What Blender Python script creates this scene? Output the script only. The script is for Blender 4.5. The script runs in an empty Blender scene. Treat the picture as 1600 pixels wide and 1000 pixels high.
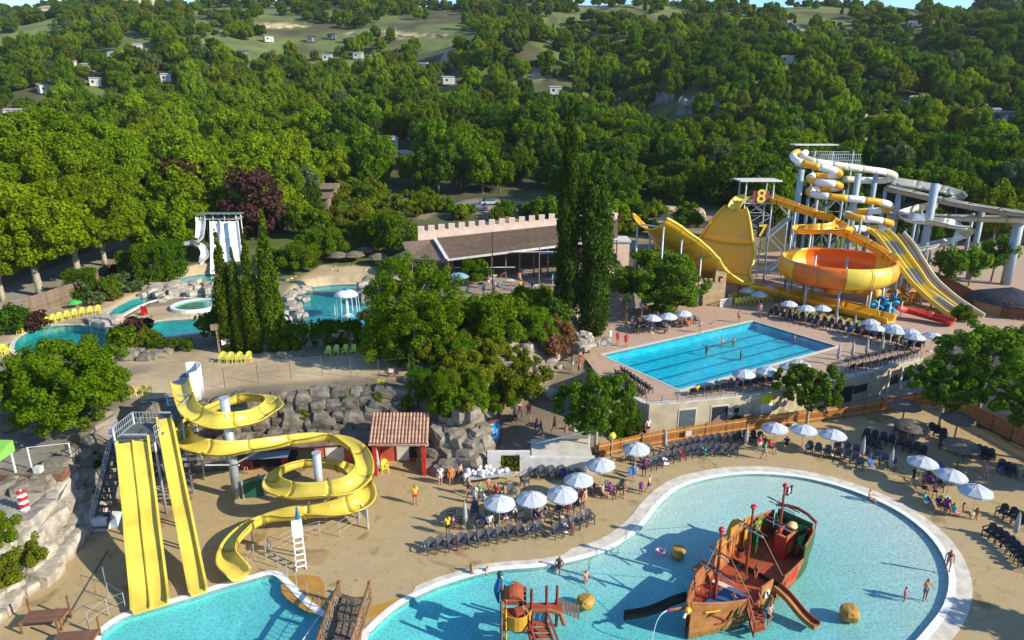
import bpy, bmesh, math, random
import numpy as np
from mathutils import Vector, Matrix, noise
from mathutils.geometry import tessellate_polygon
R = math.radians
scene = bpy.context.scene
COL = scene.collection
random.seed(7); RNG = np.random.default_rng(7)

# ------------------------------------------------------------------ camera, sky, sun, exposure
CAM_H, PITCH, LENS = 30.5, R(17.2), 24.0
cam = bpy.data.cameras.new('camera'); cam.lens = LENS; cam.sensor_width = 36
cam.clip_start = 0.5; cam.clip_end = 6000
camo = bpy.data.objects.new('camera', cam); COL.objects.link(camo)
camo.location = (0, 0, CAM_H); camo.rotation_euler = (R(90) - PITCH, 0, 0)
scene.camera = camo
SUN_EL, SUN_AZ = R(28), R(-22)
world = bpy.data.worlds.new('World'); scene.world = world; world.use_nodes = True
wn = world.node_tree.nodes; wn.clear()
sky = wn.new('ShaderNodeTexSky'); sky.sky_type = 'NISHITA'; sky.sun_disc = False
sky.sun_elevation = SUN_EL; sky.sun_rotation = R(112); sky.air_density = 0.8; sky.dust_density = 0.0; sky.ozone_density = 5.0
bg = wn.new('ShaderNodeBackground'); bg.inputs[1].default_value = 0.15
wo = wn.new('ShaderNodeOutputWorld')
world.node_tree.links.new(sky.outputs[0], bg.inputs[0]); world.node_tree.links.new(bg.outputs[0], wo.inputs[0])
sl = bpy.data.lights.new('sun', 'SUN'); sl.energy = 3.9; sl.angle = R(0.53); sl.color = (1.0, 0.91, 0.74)
so = bpy.data.objects.new('sun', sl); COL.objects.link(so)
SUNV = Vector((math.cos(SUN_EL)*math.cos(SUN_AZ), math.cos(SUN_EL)*math.sin(SUN_AZ), math.sin(SUN_EL)))
so.rotation_euler = SUNV.to_track_quat('Z', 'Y').to_euler(); so.location = (60, -30, 120)
scene.view_settings.view_transform = 'Standard'; scene.view_settings.look = 'None'
scene.view_settings.exposure = 0.87; scene.view_settings.gamma = 1.0; scene.view_settings.use_curve_mapping = False
try:
    scene.cycles.max_bounces = 6; scene.cycles.transparent_max_bounces = 16
    scene.cycles.caustics_reflective = False; scene.cycles.caustics_refractive = False
except Exception: pass

# ------------------------------------------------------------------ survey helpers: a sight line of the photo meets a height
FPX = 1600*LENS/36
def ray(px, py):
    x = (px-800)/FPX; y = (py-500)/FPX
    return (x, math.cos(PITCH)-y*math.sin(PITCH), -math.sin(PITCH)-y*math.cos(PITCH))
def P(px, py, z=0.0):
    d = ray(px, py); t = (CAM_H-z)/-d[2]
    return Vector((d[0]*t, d[1]*t, z))
def P2(px, py, z=0.0): v = P(px, py, z); return (v.x, v.y)
def ztop(base, py):
    """height at which the vertical line over BASE shows at image row py"""
    k = (500-py)/FPX; y = base[1]; c, s = math.cos(PITCH), math.sin(PITCH)
    return CAM_H + y*(k*c - s)/(c + k*s)
def PY(px, py, y):
    """point of the sight line at depth y"""
    d = ray(px, py); t = y/d[1]
    return Vector((d[0]*t, y, CAM_H + d[2]*t))

# ------------------------------------------------------------------ materials
def mat(name, col, rough=0.6, var=0.12, scale=2.0, col2=None, spec=0.3, bump=0.0, bscale=20.0, metal=0.0, rnd=0.0, detail=4.0, thr=None):
    m = bpy.data.materials.new(name); m.use_nodes = True
    nt = m.node_tree; N = nt.nodes; L = nt.links; N.clear()
    out = N.new('ShaderNodeOutputMaterial'); b = N.new('ShaderNodeBsdfPrincipled')
    L.new(b.outputs[0], out.inputs[0])
    b.inputs['Roughness'].default_value = rough; b.inputs['Metallic'].default_value = metal
    b.inputs['Specular IOR Level'].default_value = spec
    tc = N.new('ShaderNodeTexCoord')
    nz = N.new('ShaderNodeTexNoise'); nz.inputs['Scale'].default_value = scale; nz.inputs['Detail'].default_value = detail
    L.new(tc.outputs['Object'], nz.inputs['Vector'])
    cr = N.new('ShaderNodeValToRGB')
    a, c = (0.32, 0.68) if thr is None else thr
    cr.color_ramp.elements[0].position = a; cr.color_ramp.elements[1].position = c
    if col2 is None:
        c1 = tuple(x*(1-var) for x in col); c2 = tuple(min(1, x*(1+var)) for x in col)
    else: c1, c2 = col, col2
    cr.color_ramp.elements[0].color = (*c1, 1); cr.color_ramp.elements[1].color = (*c2, 1)
    L.new(nz.outputs['Fac'], cr.inputs[0]); src = cr.outputs[0]
    if rnd:
        oi = N.new('ShaderNodeObjectInfo'); hs = N.new('ShaderNodeHueSaturation')
        mr = N.new('ShaderNodeMapRange'); mr.inputs['To Min'].default_value = 1-rnd; mr.inputs['To Max'].default_value = 1+rnd
        L.new(oi.outputs['Random'], mr.inputs['Value']); L.new(mr.outputs[0], hs.inputs['Value'])
        L.new(src, hs.inputs['Color']); src = hs.outputs[0]
    L.new(src, b.inputs['Base Color'])
    if bump:
        n2 = N.new('ShaderNodeTexNoise'); n2.inputs['Scale'].default_value = bscale; n2.inputs['Detail'].default_value = 5
        L.new(tc.outputs['Object'], n2.inputs['Vector'])
        bp = N.new('ShaderNodeBump'); bp.inputs['Strength'].default_value = bump; bp.inputs['Distance'].default_value = 0.05
        L.new(n2.outputs['Fac'], bp.inputs['Height']); L.new(bp.outputs[0], b.inputs['Normal'])
    return m

def leafmat(name, col, col2, trans=0.3, rnd=0.18, hue=0.012, scale=0.5):
    m = bpy.data.materials.new(name); m.use_nodes = True
    nt = m.node_tree; N = nt.nodes; L = nt.links; N.clear()
    out = N.new('ShaderNodeOutputMaterial')
    tc = N.new('ShaderNodeTexCoord'); nz = N.new('ShaderNodeTexNoise'); nz.inputs['Scale'].default_value = scale; nz.inputs['Detail'].default_value = 3
    L.new(tc.outputs['Object'], nz.inputs['Vector'])
    ge = N.new('ShaderNodeNewGeometry')
    ad = N.new('ShaderNodeMath'); ad.operation = 'MULTIPLY_ADD'; ad.inputs[1].default_value = 0.45; 
    L.new(ge.outputs['Random Per Island'], ad.inputs[0]); L.new(nz.outputs['Fac'], ad.inputs[2])
    cr = N.new('ShaderNodeValToRGB'); cr.color_ramp.elements[0].position = 0.4; cr.color_ramp.elements[1].position = 1.0
    cr.color_ramp.elements[0].color = (*col, 1); cr.color_ramp.elements[1].color = (*col2, 1)
    L.new(ad.outputs[0], cr.inputs[0])
    oi = N.new('ShaderNodeObjectInfo'); hs = N.new('ShaderNodeHueSaturation')
    mr = N.new('ShaderNodeMapRange'); mr.inputs['To Min'].default_value = 1-rnd; mr.inputs['To Max'].default_value = 1+rnd
    mh = N.new('ShaderNodeMapRange'); mh.inputs['To Min'].default_value = 0.5-hue; mh.inputs['To Max'].default_value = 0.5+hue
    fr = N.new('ShaderNodeMath'); fr.operation = 'MULTIPLY'; fr.inputs[1].default_value = 7.31
    fr2 = N.new('ShaderNodeMath'); fr2.operation = 'FRACT'
    L.new(oi.outputs['Random'], mr.inputs['Value']); L.new(oi.outputs['Random'], fr.inputs[0]); L.new(fr.outputs[0], fr2.inputs[0])
    L.new(fr2.outputs[0], mh.inputs['Value'])
    L.new(mr.outputs[0], hs.inputs['Value']); L.new(mh.outputs[0], hs.inputs['Hue']); L.new(cr.outputs[0], hs.inputs['Color'])
    d = N.new('ShaderNodeBsdfDiffuse'); t = N.new('ShaderNodeBsdfTranslucent'); mx = N.new('ShaderNodeMixShader')
    mx.inputs[0].default_value = trans
    L.new(hs.outputs[0], d.inputs[0]); L.new(hs.outputs[0], t.inputs[0]); L.new(d.outputs[0], mx.inputs[1]); L.new(t.outputs[0], mx.inputs[2])
    L.new(mx.outputs[0], out.inputs[0])
    return m

def watermat(name, tint, ripple=6.0, caus=1.2, lo=0.62, hi=1.0, bump=0.25):
    m = bpy.data.materials.new(name); m.use_nodes = True
    nt = m.node_tree; N = nt.nodes; L = nt.links; N.clear()
    out = N.new('ShaderNodeOutputMaterial'); tc = N.new('ShaderNodeTexCoord')
    # caustic light put into the tint: a cell pattern lets more or less through
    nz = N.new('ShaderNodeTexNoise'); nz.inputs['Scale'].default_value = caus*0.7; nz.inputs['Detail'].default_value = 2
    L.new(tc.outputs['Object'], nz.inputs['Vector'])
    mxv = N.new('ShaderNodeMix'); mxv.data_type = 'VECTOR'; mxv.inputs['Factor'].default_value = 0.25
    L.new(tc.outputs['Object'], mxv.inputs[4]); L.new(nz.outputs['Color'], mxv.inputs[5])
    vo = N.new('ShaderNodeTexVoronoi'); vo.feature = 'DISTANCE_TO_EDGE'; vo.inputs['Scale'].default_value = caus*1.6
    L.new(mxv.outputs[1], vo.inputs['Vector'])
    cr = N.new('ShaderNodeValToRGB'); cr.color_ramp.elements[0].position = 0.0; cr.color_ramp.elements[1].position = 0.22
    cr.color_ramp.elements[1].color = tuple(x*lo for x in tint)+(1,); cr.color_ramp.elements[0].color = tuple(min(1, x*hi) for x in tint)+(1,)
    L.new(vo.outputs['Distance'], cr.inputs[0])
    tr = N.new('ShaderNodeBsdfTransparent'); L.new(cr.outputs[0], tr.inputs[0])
    gl = N.new('ShaderNodeBsdfGlossy'); gl.inputs['Roughness'].default_value = 0.08
    n2 = N.new('ShaderNodeTexNoise'); n2.inputs['Scale'].default_value = ripple; n2.inputs['Detail'].default_value = 3; n2.inputs['Distortion'].default_value = 0.6
    L.new(tc.outputs['Object'], n2.inputs['Vector'])
    bp = N.new('ShaderNodeBump'); bp.inputs['Strength'].default_value = bump; bp.inputs['Distance'].default_value = 0.1
    L.new(n2.outputs['Fac'], bp.inputs['Height']); L.new(bp.outputs[0], gl.inputs['Normal'])
    # reflectance by angle, the same from above and below
    ge = N.new('ShaderNodeNewGeometry'); dt = N.new('ShaderNodeVectorMath'); dt.operation = 'DOT_PRODUCT'; L.new(ge.outputs['Incoming'], dt.inputs[0]); L.new(bp.outputs[0], dt.inputs[1])
    def mth(op, a_, v=None, v2=None):
        n_ = N.new('ShaderNodeMath'); n_.operation = op; L.new(a_, n_.inputs[0])
        if v is not None: n_.inputs[1].default_value = v
        if v2 is not None: n_.inputs[2].default_value = v2
        return n_.outputs[0]
    ab = mth('ABSOLUTE', dt.outputs['Value']); iv = mth('MULTIPLY_ADD', ab, -1.0, 1.0); pw = mth('POWER', iv, 5.0); fr = mth('MULTIPLY_ADD', pw, 0.98, 0.02)
    mx = N.new('ShaderNodeMixShader'); L.new(fr, mx.inputs[0]); L.new(tr.outputs[0], mx.inputs[1]); L.new(gl.outputs[0], mx.inputs[2])
    L.new(mx.outputs[0], out.inputs[0])
    return m

# ------------------------------------------------------------------ mesh builder
class MB:
    def __init__(s): s.v = []; s.f = []
    def add(s, vs, fs):
        o = len(s.v); s.v += [tuple(v) for v in vs]; s.f += [tuple(i+o for i in f) for f in fs]; return s
    def box(s, c, d, rz=0.0, rx=0.0, ry=0.0):
        M = Matrix.Translation(c) @ Matrix.Rotation(rz, 4, 'Z') @ Matrix.Rotation(ry, 4, 'Y') @ Matrix.Rotation(rx, 4, 'X')
        hx, hy, hz = d[0]/2, d[1]/2, d[2]/2
        vs = [M @ Vector((x, y, z)) for x in (-hx, hx) for y in (-hy, hy) for z in (-hz, hz)]
        return s.add(vs, [(0,1,3,2),(4,6,7,5),(0,4,5,1),(2,3,7,6),(0,2,6,4),(1,5,7,3)])
    def beam(s, a, b, w, h=None, up=(0,0,1)):
        a, b = Vector(a), Vector(b); h = h or w; d = (b-a)
        if d.length < 1e-6: return s
        d = d.normalized(); u = Vector(up)
        if abs(d.dot(u)) > 0.98: u = Vector((0,1,0))
        r = d.cross(u).normalized()*w/2; u2 = r.cross(d).normalized()*h/2
        vs = [p + sr*r + su*u2 for p in (a, b) for sr in (-1, 1) for su in (-1, 1)]
        return s.add(vs, [(0,1,3,2),(4,6,7,5),(0,4,5,1),(2,3,7,6),(0,2,6,4),(1,5,7,3)])
    def tube(s, path, r, n=6, cap=True):
        path = [Vector(p) for p in path]; rs = r if isinstance(r, (list, tuple)) else [r]*len(path); vs = []; fs = []
        m = len(path)
        for i, p in enumerate(path):
            t = (path[min(i+1, m-1)] - path[max(i-1, 0)]).normalized()
            u = Vector((0,0,1)) if abs(t.z) < 0.95 else Vector((1,0,0))
            a = t.cross(u).normalized(); b = a.cross(t).normalized()
            for k in range(n):
                an = 2*math.pi*k/n; vs.append(p + rs[i]*(a*math.cos(an) + b*math.sin(an)))
        for i in range(m-1):
            for k in range(n):
                k2 = (k+1) % n; fs.append((i*n+k, i*n+k2, (i+1)*n+k2, (i+1)*n+k))
        if cap: fs.append(tuple(range(n-1, -1, -1))); fs.append(tuple(range((m-1)*n, m*n)))
        return s.add(vs, fs)
    def cyl(s, a, b, r, r2=None, n=10): return s.tube([a, b], [r, r if r2 is None else r2], n)
    def lathe(s, prof, n=16, c=(0,0,0), close=False):
        vs = []; fs = []; m = len(prof); c = Vector(c)
        for r, z in prof:
            for k in range(n):
                a = 2*math.pi*k/n; vs.append(c + Vector((r*math.cos(a), r*math.sin(a), z)))
        for i in range(m if close else m-1):
            j = (i+1) % m
            for k in range(n):
                k2 = (k+1) % n; fs.append((i*n+k, i*n+k2, j*n+k2, j*n+k))
        return s.add(vs, fs)
    def prism(s, pts, z0, z1):
        """vertical prism over a polygon; z0/z1 numbers or lists"""
        n = len(pts); a = z0 if isinstance(z0, (list, tuple)) else [z0]*n; b = z1 if isinstance(z1, (list, tuple)) else [z1]*n
        vs = [(p[0], p[1], a[i]) for i, p in enumerate(pts)] + [(p[0], p[1], b[i]) for i, p in enumerate(pts)]
        tri = tessellate_polygon([[Vector((p[0], p[1], 0)) for p in pts]])
        fs = [tuple(i+n for i in t) for t in tri] + [tuple(reversed(t)) for t in tri]
        fs += [(i, (i+1) % n, (i+1) % n + n, i+n) for i in range(n)]
        return s.add(vs, fs)
    def ball(s, c, r, seg=10, rings=7, jit=0.0, seed=0):
        rr = r if isinstance(r, (list, tuple)) else (r, r, r); vs = []; fs = []; c = Vector(c); rn = random.Random(seed)
        vs.append(c + Vector((0,0,rr[2])))
        for i in range(1, rings):
            th = math.pi*i/rings
            for k in range(seg):
                ph = 2*math.pi*k/seg; j = 1 + rn.uniform(-jit, jit)
                vs.append(c + Vector((rr[0]*math.sin(th)*math.cos(ph)*j, rr[1]*math.sin(th)*math.sin(ph)*j, rr[2]*math.cos(th)*j)))
        vs.append(c - Vector((0,0,rr[2]))); e = len(vs)-1
        for k in range(seg):
            k2 = (k+1) % seg; fs.append((0, 1+k, 1+k2)); fs.append((e, e-seg+k2, e-seg+k))
        for i in range(rings-2):
            for k in range(seg):
                k2 = (k+1) % seg; a = 1+i*seg; fs.append((a+k, a+seg+k, a+seg+k2, a+k2))
        return s.add(vs, fs)
    def mesh(s, name, m, smooth=False):
        me = bpy.data.meshes.new(name); me.from_pydata(s.v, [], s.f); me.update()
        ms = m if isinstance(m, (list, tuple)) else [m]
        for x in ms: me.materials.append(x)
        if smooth: me.polygons.foreach_set('use_smooth', [True]*len(me.polygons))
        bm = bmesh.new(); bm.from_mesh(me); bmesh.ops.recalc_face_normals(bm, faces=bm.faces); bm.to_mesh(me); bm.free()
        return me
    def obj(s, name, m, parent=None, smooth=False, w=False):
        return place(s.mesh(name, m, smooth), name, parent, w)
def place(me, name, parent=None, w=False, loc=None, rz=None):
    o = bpy.data.objects.new(name, me); COL.objects.link(o)
    if parent is not None:
        o.parent = parent
        if w:   # mesh laid out in the place's coordinates
            q = parent; T = Vector(q.location)
            o.matrix_parent_inverse = Matrix.Translation(-T)
    if loc is not None: o.location = loc
    if rz is not None: o.rotation_euler.z = rz
    return o
def tag(o, label, cat, group=None):
    o['label'] = label; o['category'] = cat; o['kind'] = 'thing'
    if group: o['group'] = group
    return o
def thing(name, label, cat, loc=(0,0,0), rz=0.0, group=None, sc=1.0):
    o = bpy.data.objects.new(name, None); COL.objects.link(o); o.empty_display_size = 0.2
    o.location = loc; o.rotation_euler = (0, 0, rz); o.scale = (sc, sc, sc) if not isinstance(sc, (tuple, list)) else sc
    return tag(o, label, cat, group)
def struct(o, kind='structure'): o['kind'] = kind; return o
def dup(root, loc, rz=0.0, label=None, group=None, sc=None):
    r = root.copy(); COL.objects.link(r); r.location = loc; r.rotation_euler = (0, 0, rz)
    if sc is not None: r.scale = (sc, sc, sc) if not isinstance(sc, (tuple, list)) else sc
    if label: r['label'] = label
    if group: r['group'] = group
    for ch in list(root.children):
        c = ch.copy(); COL.objects.link(c); c.parent = r; c.matrix_parent_inverse = ch.matrix_parent_inverse.copy()
        for g in ch.children:
            d = g.copy(); COL.objects.link(d); d.parent = c; d.matrix_parent_inverse = g.matrix_parent_inverse.copy()
    return r
ORD = ['first','second','third','fourth','fifth','sixth','seventh','eighth','ninth','tenth','eleventh','twelfth','thirteenth','fourteenth','fifteenth','sixteenth','seventeenth','eighteenth','nineteenth','twentieth']
ORD += ['twenty-'+w for w in ORD[:9]] + ['thirtieth'] + ['thirty-'+w for w in ORD[:9]] + ['fortieth'] + ['forty-'+w for w in ORD[:9]]

def smooth(pts, n=4, closed=False):
    """Catmull-Rom through the points"""
    pts = [Vector(p) for p in pts]; m = len(pts); out = []
    for i in range(m if closed else m-1):
        g = (lambda k: pts[k % m]) if closed else (lambda k: pts[max(0, min(m-1, k))])
        a, b, c, d = g(i-1), g(i), g(i+1), g(i+2)
        for k in range(n):
            t = k/n
            out.append(0.5*((2*b) + (c-a)*t + (2*a-5*b+4*c-d)*t*t + (3*b-a-3*c+d)*t**3))
    if not closed: out.append(pts[-1])
    return out
def resample(path, step):
    path = [Vector(p) for p in path]; L = [0]
    for a, b in zip(path, path[1:]): L.append(L[-1] + (b-a).length)
    n = max(2, int(round(L[-1]/step))+1); out = []; j = 0
    for i in range(n):
        s = L[-1]*i/(n-1)
        while j < len(path)-2 and L[j+1] < s: j += 1
        t = (s-L[j])/max(1e-9, L[j+1]-L[j]); out.append(path[j].lerp(path[j+1], min(1, t)))
    return out
def offset(poly, w):
    """polygon moved outward (positive) along its normals; w a number or a list"""
    n = len(poly); A = sum(poly[i][0]*poly[(i+1) % n][1] - poly[(i+1) % n][0]*poly[i][1] for i in range(n)); sg = 1 if A > 0 else -1
    ws = w if isinstance(w, (list, tuple)) else [w]*n; out = []
    for i in range(n):
        a = Vector(poly[i-1][:2]); b = Vector(poly[(i+1) % n][:2]); t = (b-a)
        t = t.normalized() if t.length > 1e-9 else Vector((1, 0)); out.append(Vector((poly[i][0] + sg*t.y*ws[i], poly[i][1] - sg*t.x*ws[i])))
    return out
def sdist(px, py, poly):
    """signed distance (negative inside) of points to a polygon, numpy"""
    px = np.asarray(px, float); py = np.asarray(py, float); d = np.full(px.shape, 1e18); ins = np.zeros(px.shape, bool); n = len(poly)
    for i in range(n):
        ax, ay = poly[i][0], poly[i][1]; bx, by = poly[(i+1) % n][0], poly[(i+1) % n][1]
        ex, ey = bx-ax, by-ay; wx, wy = px-ax, py-ay; l2 = ex*ex+ey*ey+1e-12
        t = np.clip((wx*ex+wy*ey)/l2, 0, 1); d = np.minimum(d, (wx-ex*t)**2+(wy-ey*t)**2)
        c = ((ay > py) != (by > py)) & (px < (bx-ax)*(py-ay)/((by-ay) if by != ay else 1e-12)+ax); ins ^= c
    d = np.sqrt(d); return np.where(ins, -d, d)
def sheet(name, polys, z, m, kind='structure', label=None):
    rings = [[Vector((p[0], p[1], 0)) for p in r] for r in polys]; flat = [v for r in rings for v in r]
    tri = tessellate_polygon(rings); me = bpy.data.meshes.new(name)
    me.from_pydata([(v.x, v.y, z) for v in flat], [], [tuple(t) for t in tri]); me.materials.append(m)
    bm = bmesh.new(); bm.from_mesh(me); bm.normal_update()
    for f in bm.faces:
        if f.normal.z < 0: f.normal_flip()
    bm.to_mesh(me); bm.free()
    o = place(me, name); struct(o, kind); return o
# ------------------------------------------------------------------ palette
YEL = mat('yellow_fibreglass', (0.74, 0.56, 0.07), 0.32, 0.08, 0.6, spec=0.5)
YELS = mat('slide_inside_yellow', (0.66, 0.52, 0.075), 0.28, 0.15, 0.7, spec=0.5)
GOLD = mat('deep_yellow_fibreglass', (0.74, 0.38, 0.015), 0.3, 0.09, 0.3, spec=0.5)
ORANGE = mat('orange_fibreglass', (0.78, 0.17, 0.015), 0.3, 0.08, 0.4, spec=0.5)
WHITE = mat('white_paint', (0.78, 0.78, 0.76), 0.45, 0.06, 1.5)
OFFW = mat('weathered_white', (0.62, 0.60, 0.55), 0.6, 0.12, 1.2)
CREAM = mat('cream_fibreglass', (0.62, 0.56, 0.42), 0.4, 0.1, 0.7, spec=0.4)
GREYF = mat('grey_fibreglass', (0.33, 0.32, 0.28), 0.5, 0.12, 0.5)
STEEL = mat('galvanised_steel', (0.42, 0.46, 0.48), 0.5, 0.12, 2.0, metal=0.25)
DSTEEL = mat('dark_steel', (0.10, 0.11, 0.11), 0.5, 0.2, 3.0)
DARK = mat('dark_recess', (0.02, 0.02, 0.022), 0.8, 0.2, 3.0)
RED = mat('red_paint', (0.48, 0.035, 0.025), 0.45, 0.15, 1.5)
TERRA = mat('red_render', (0.50, 0.10, 0.05), 0.75, 0.14, 1.0)
PINK = mat('pink_render', (0.80, 0.60, 0.47), 0.75, 0.1, 0.8)
BLUE = mat('blue_paint', (0.02, 0.16, 0.42), 0.45, 0.15, 1.5)
CYAN = mat('cyan_rubber', (0.02, 0.38, 0.52), 0.35, 0.12, 1.5)
NAVY = mat('navy_deck', (0.025, 0.10, 0.22), 0.55, 0.15, 1.5)
GREEN = mat('green_paint', (0.03, 0.25, 0.05), 0.45, 0.2, 1.5)
DGREEN = mat('dark_green_paint', (0.015, 0.11, 0.05), 0.5, 0.2, 1.5)
LIME = mat('lime_awning', (0.22, 0.52, 0.08), 0.6, 0.1, 1.0)
CITRUS = mat('lemon_yellow_plastic', (0.72, 0.66, 0.08), 0.45, 0.08, 2.0)
LIMEY = mat('lime_plastic', (0.50, 0.62, 0.10), 0.45, 0.08, 2.0)
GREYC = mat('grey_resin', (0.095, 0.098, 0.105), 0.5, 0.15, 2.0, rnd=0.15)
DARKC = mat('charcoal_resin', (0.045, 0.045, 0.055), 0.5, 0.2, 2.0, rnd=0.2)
WOOD = mat('brown_wood', (0.22, 0.12, 0.055), 0.75, 0.25, 3.0, rnd=0.15)
FENCEW = mat('orange_brown_wood', (0.40, 0.165, 0.035), 0.75, 0.25, 2.0, rnd=0.14)
RAILW = mat('pale_rail_wood', (0.56, 0.29, 0.09), 0.75, 0.2, 2.0)
DFENCE = mat('dark_red_brown_wood', (0.20, 0.09, 0.04), 0.8, 0.25, 2.0, rnd=0.15)
OLDW = mat('old_grey_brown_wood', (0.20, 0.145, 0.10), 0.85, 0.25, 2.0, rnd=0.15)
SHIPW = mat('ship_wood', (0.33, 0.12, 0.04), 0.6, 0.22, 1.6, rnd=0.10)
SHIPL = mat('ship_wood_light', (0.42, 0.18, 0.055), 0.6, 0.2, 1.6, rnd=0.08)
SHIPR = mat('ship_red_brown', (0.36, 0.075, 0.03), 0.55, 0.2, 1.6, rnd=0.08)
MAST = mat('mast_red_brown', (0.24, 0.055, 0.03), 0.5, 0.2, 2.0)
ROPEM = mat('rope', (0.35, 0.28, 0.18), 0.9, 0.2, 5.0)
TILE = mat('roof_tile', (0.43, 0.25, 0.16), 0.85, 0.25, 3.0, rnd=0.22)
BROOF = mat('brown_roof', (0.195, 0.135, 0.092), 0.9, 0.22, 1.5, rnd=0.12)
THATCH = mat('thatch', (0.155, 0.125, 0.09), 0.95, 0.3, 4.0, bump=0.6)
ROCK = mat('grey_boulder', (0.215, 0.185, 0.14), 0.9, 0.3, 0.7, bump=0.9, bscale=2.2, rnd=0.16)
DROCK = mat('dark_boulder', (0.165, 0.143, 0.112), 0.9, 0.45, 1.1, bump=0.9, bscale=2.2, rnd=0.2)
WROCK = mat('pale_riprap', (0.36, 0.32, 0.26), 0.9, 0.4, 0.9, bump=0.9, bscale=2.0, rnd=0.12)
CLAY = mat('grey_clay', (0.19, 0.185, 0.17), 0.95, 0.25, 0.12, bump=0.8, bscale=0.6)
OCHRE = mat('ochre_earth', (0.50, 0.38, 0.21), 0.95, 0.25, 0.15, bump=0.8, bscale=0.6)
CWALL = mat('cream_wall', (0.45, 0.38, 0.255), 0.85, 0.14, 0.8)
CONC = mat('pale_concrete', (0.55, 0.51, 0.42), 0.85, 0.16, 0.9)
COPING = mat('pool_coping', (0.62, 0.57, 0.46), 0.75, 0.2, 1.3, bump=0.2)
BARK = mat('bark', (0.22, 0.18, 0.13), 0.95, 0.25, 4.0, bump=0.5)
PBARK = mat('pale_bark', (0.36, 0.31, 0.22), 0.95, 0.25, 4.0)
CANW = mat('white_canvas', (0.53, 0.56, 0.58), 0.75, 0.06, 1.0)
CANG = mat('grey_canvas', (0.38, 0.43, 0.46), 0.75, 0.08, 1.0)
CANT = mat('closed_grey_canvas', (0.40, 0.40, 0.38), 0.8, 0.1, 1.0)
ALU = mat('aluminium_pole', (0.5, 0.5, 0.48), 0.4, 0.05, 1.0, metal=0.3)
POOLF = mat('pool_floor_turquoise', (0.16, 0.66, 0.66), 0.7, 0.1, 0.25)
LAPF = mat('lap_pool_floor_blue', (0.03, 0.60, 0.74), 0.7, 0.05, 0.4)
LAPL = mat('lap_pool_lane_tile', (0.015, 0.27, 0.42), 0.6, 0.08, 0.4)
RIVF = mat('river_floor_teal', (0.08, 0.46, 0.46), 0.7, 0.1, 0.3)
WRAIL = mat('white_rail', (0.75, 0.75, 0.72), 0.5, 0.05, 1.0)
SOLAR = mat('dark_blue_roof', (0.03, 0.06, 0.11), 0.4, 0.15, 1.0)
ASPH = mat('asphalt', (0.062, 0.066, 0.07), 0.9, 0.25, 1.5)

# leaves
LF = dict(
 lime=leafmat('leaf_lime', (0.105, 0.180, 0.003), (0.255, 0.348, 0.009), 0.45),
 fresh=leafmat('leaf_fresh', (0.063, 0.136, 0.010), (0.177, 0.299, 0.022), 0.45),
 mid=leafmat('leaf_mid', (0.058, 0.125, 0.003), (0.167, 0.261, 0.009), 0.42),
 dark=leafmat('leaf_dark', (0.032, 0.079, 0.008), (0.094, 0.170, 0.012), 0.38),
 blue=leafmat('leaf_grey_green', (0.073, 0.114, 0.036), (0.146, 0.197, 0.067)),
 olive=leafmat('leaf_olive', (0.094, 0.129, 0.007), (0.209, 0.239, 0.017), 0.42),
 cyp=leafmat('leaf_cypress', (0.037, 0.073, 0.006), (0.125, 0.180, 0.010), 0.25, scale=1.2),
 cypd=leafmat('leaf_dark_cypress', (0.019, 0.043, 0.007), (0.072, 0.113, 0.011), 0.2, scale=1.2),
 plum=leafmat('leaf_plum', (0.042, 0.019, 0.017), (0.094, 0.045, 0.033)),
 box=leafmat('leaf_box', (0.047, 0.114, 0.003), (0.114, 0.212, 0.007), 0.38),
 flower=leafmat('leaf_flower', (0.082, 0.103, 0.019), (0.314, 0.131, 0.067)),
 gold=leafmat('leaf_golden', (0.219, 0.228, 0.003), (0.355, 0.360, 0.007)),
)

# ------------------------------------------------------------------ terrain
def zone(px, z): return [P2(a, b, z) for a, b in px]
ZA = [(-60,1015),(20,950),(75,905),(130,842),(158,800),(180,765),(215,742),(300,735),(380,728),(480,718),(560,712),(640,712),(690,735),(740,745),(762,742),
      (935,742),(945,690),(1005,668),(1120,668),(1230,648),(1330,618),(1440,590),(1455,630),(1600,700),(1720,760),(1900,1100),(-160,1100)]
ZA = zone(ZA, 0)
DZ = 2.9   # height of the lap pool terrace over the plaza
ZC = zone([(905,548),(930,580),(968,608),(1008,634),(1060,630),(1180,618),(1330,590),(1440,562),(1520,520),(1640,520),(1900,470),(1800,400),(1500,375),(1180,395),(1090,420),(985,440),(955,470),(925,505)], DZ)
ZD = zone([(-200,960),(0,905),(45,860),(85,800),(105,760),(118,700),(60,690),(-250,690)], 3.4)
ZE = zone([(1455,640),(1447,592),(1480,560),(1560,520),(1900,500),(2100,800),(1750,790),(1600,700)], 0.8)
ramp = [P2(770,655,.5), P2(815,622,1.4), P2(862,578,2.5), P2(885,550,DZ), P2(918,556,DZ), P2(908,590,2.3), P2(905,640,1), P2(945,690,.2), P2(935,740,.3), P2(765,735,.3)]
RS, RE = P(850,670,0.4), P(895,555,DZ)
PROF_Y = [0,90,105,125,145,170,200,260,340,450,560,620,700,900,1300]
PROF_Z = [5,5,6.3,8,10.8,13,17,27,50,80,103,112,116,100,60]
def vnoise(x, y, s, seed):
    """smooth value noise, numpy"""
    g = np.random.default_rng(seed).random((64, 64)); u = np.asarray(x)/s + 1000.0; v = np.asarray(y)/s + 1000.0
    i = np.floor(u).astype(int); j = np.floor(v).astype(int); fu = u-i; fv = v-j; fu = fu*fu*(3-2*fu); fv = fv*fv*(3-2*fv)
    G = lambda a, b: g[a % 64, b % 64]
    return (G(i,j)*(1-fu)+G(i+1,j)*fu)*(1-fv)+(G(i,j+1)*(1-fu)+G(i+1,j+1)*fu)*fv
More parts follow.
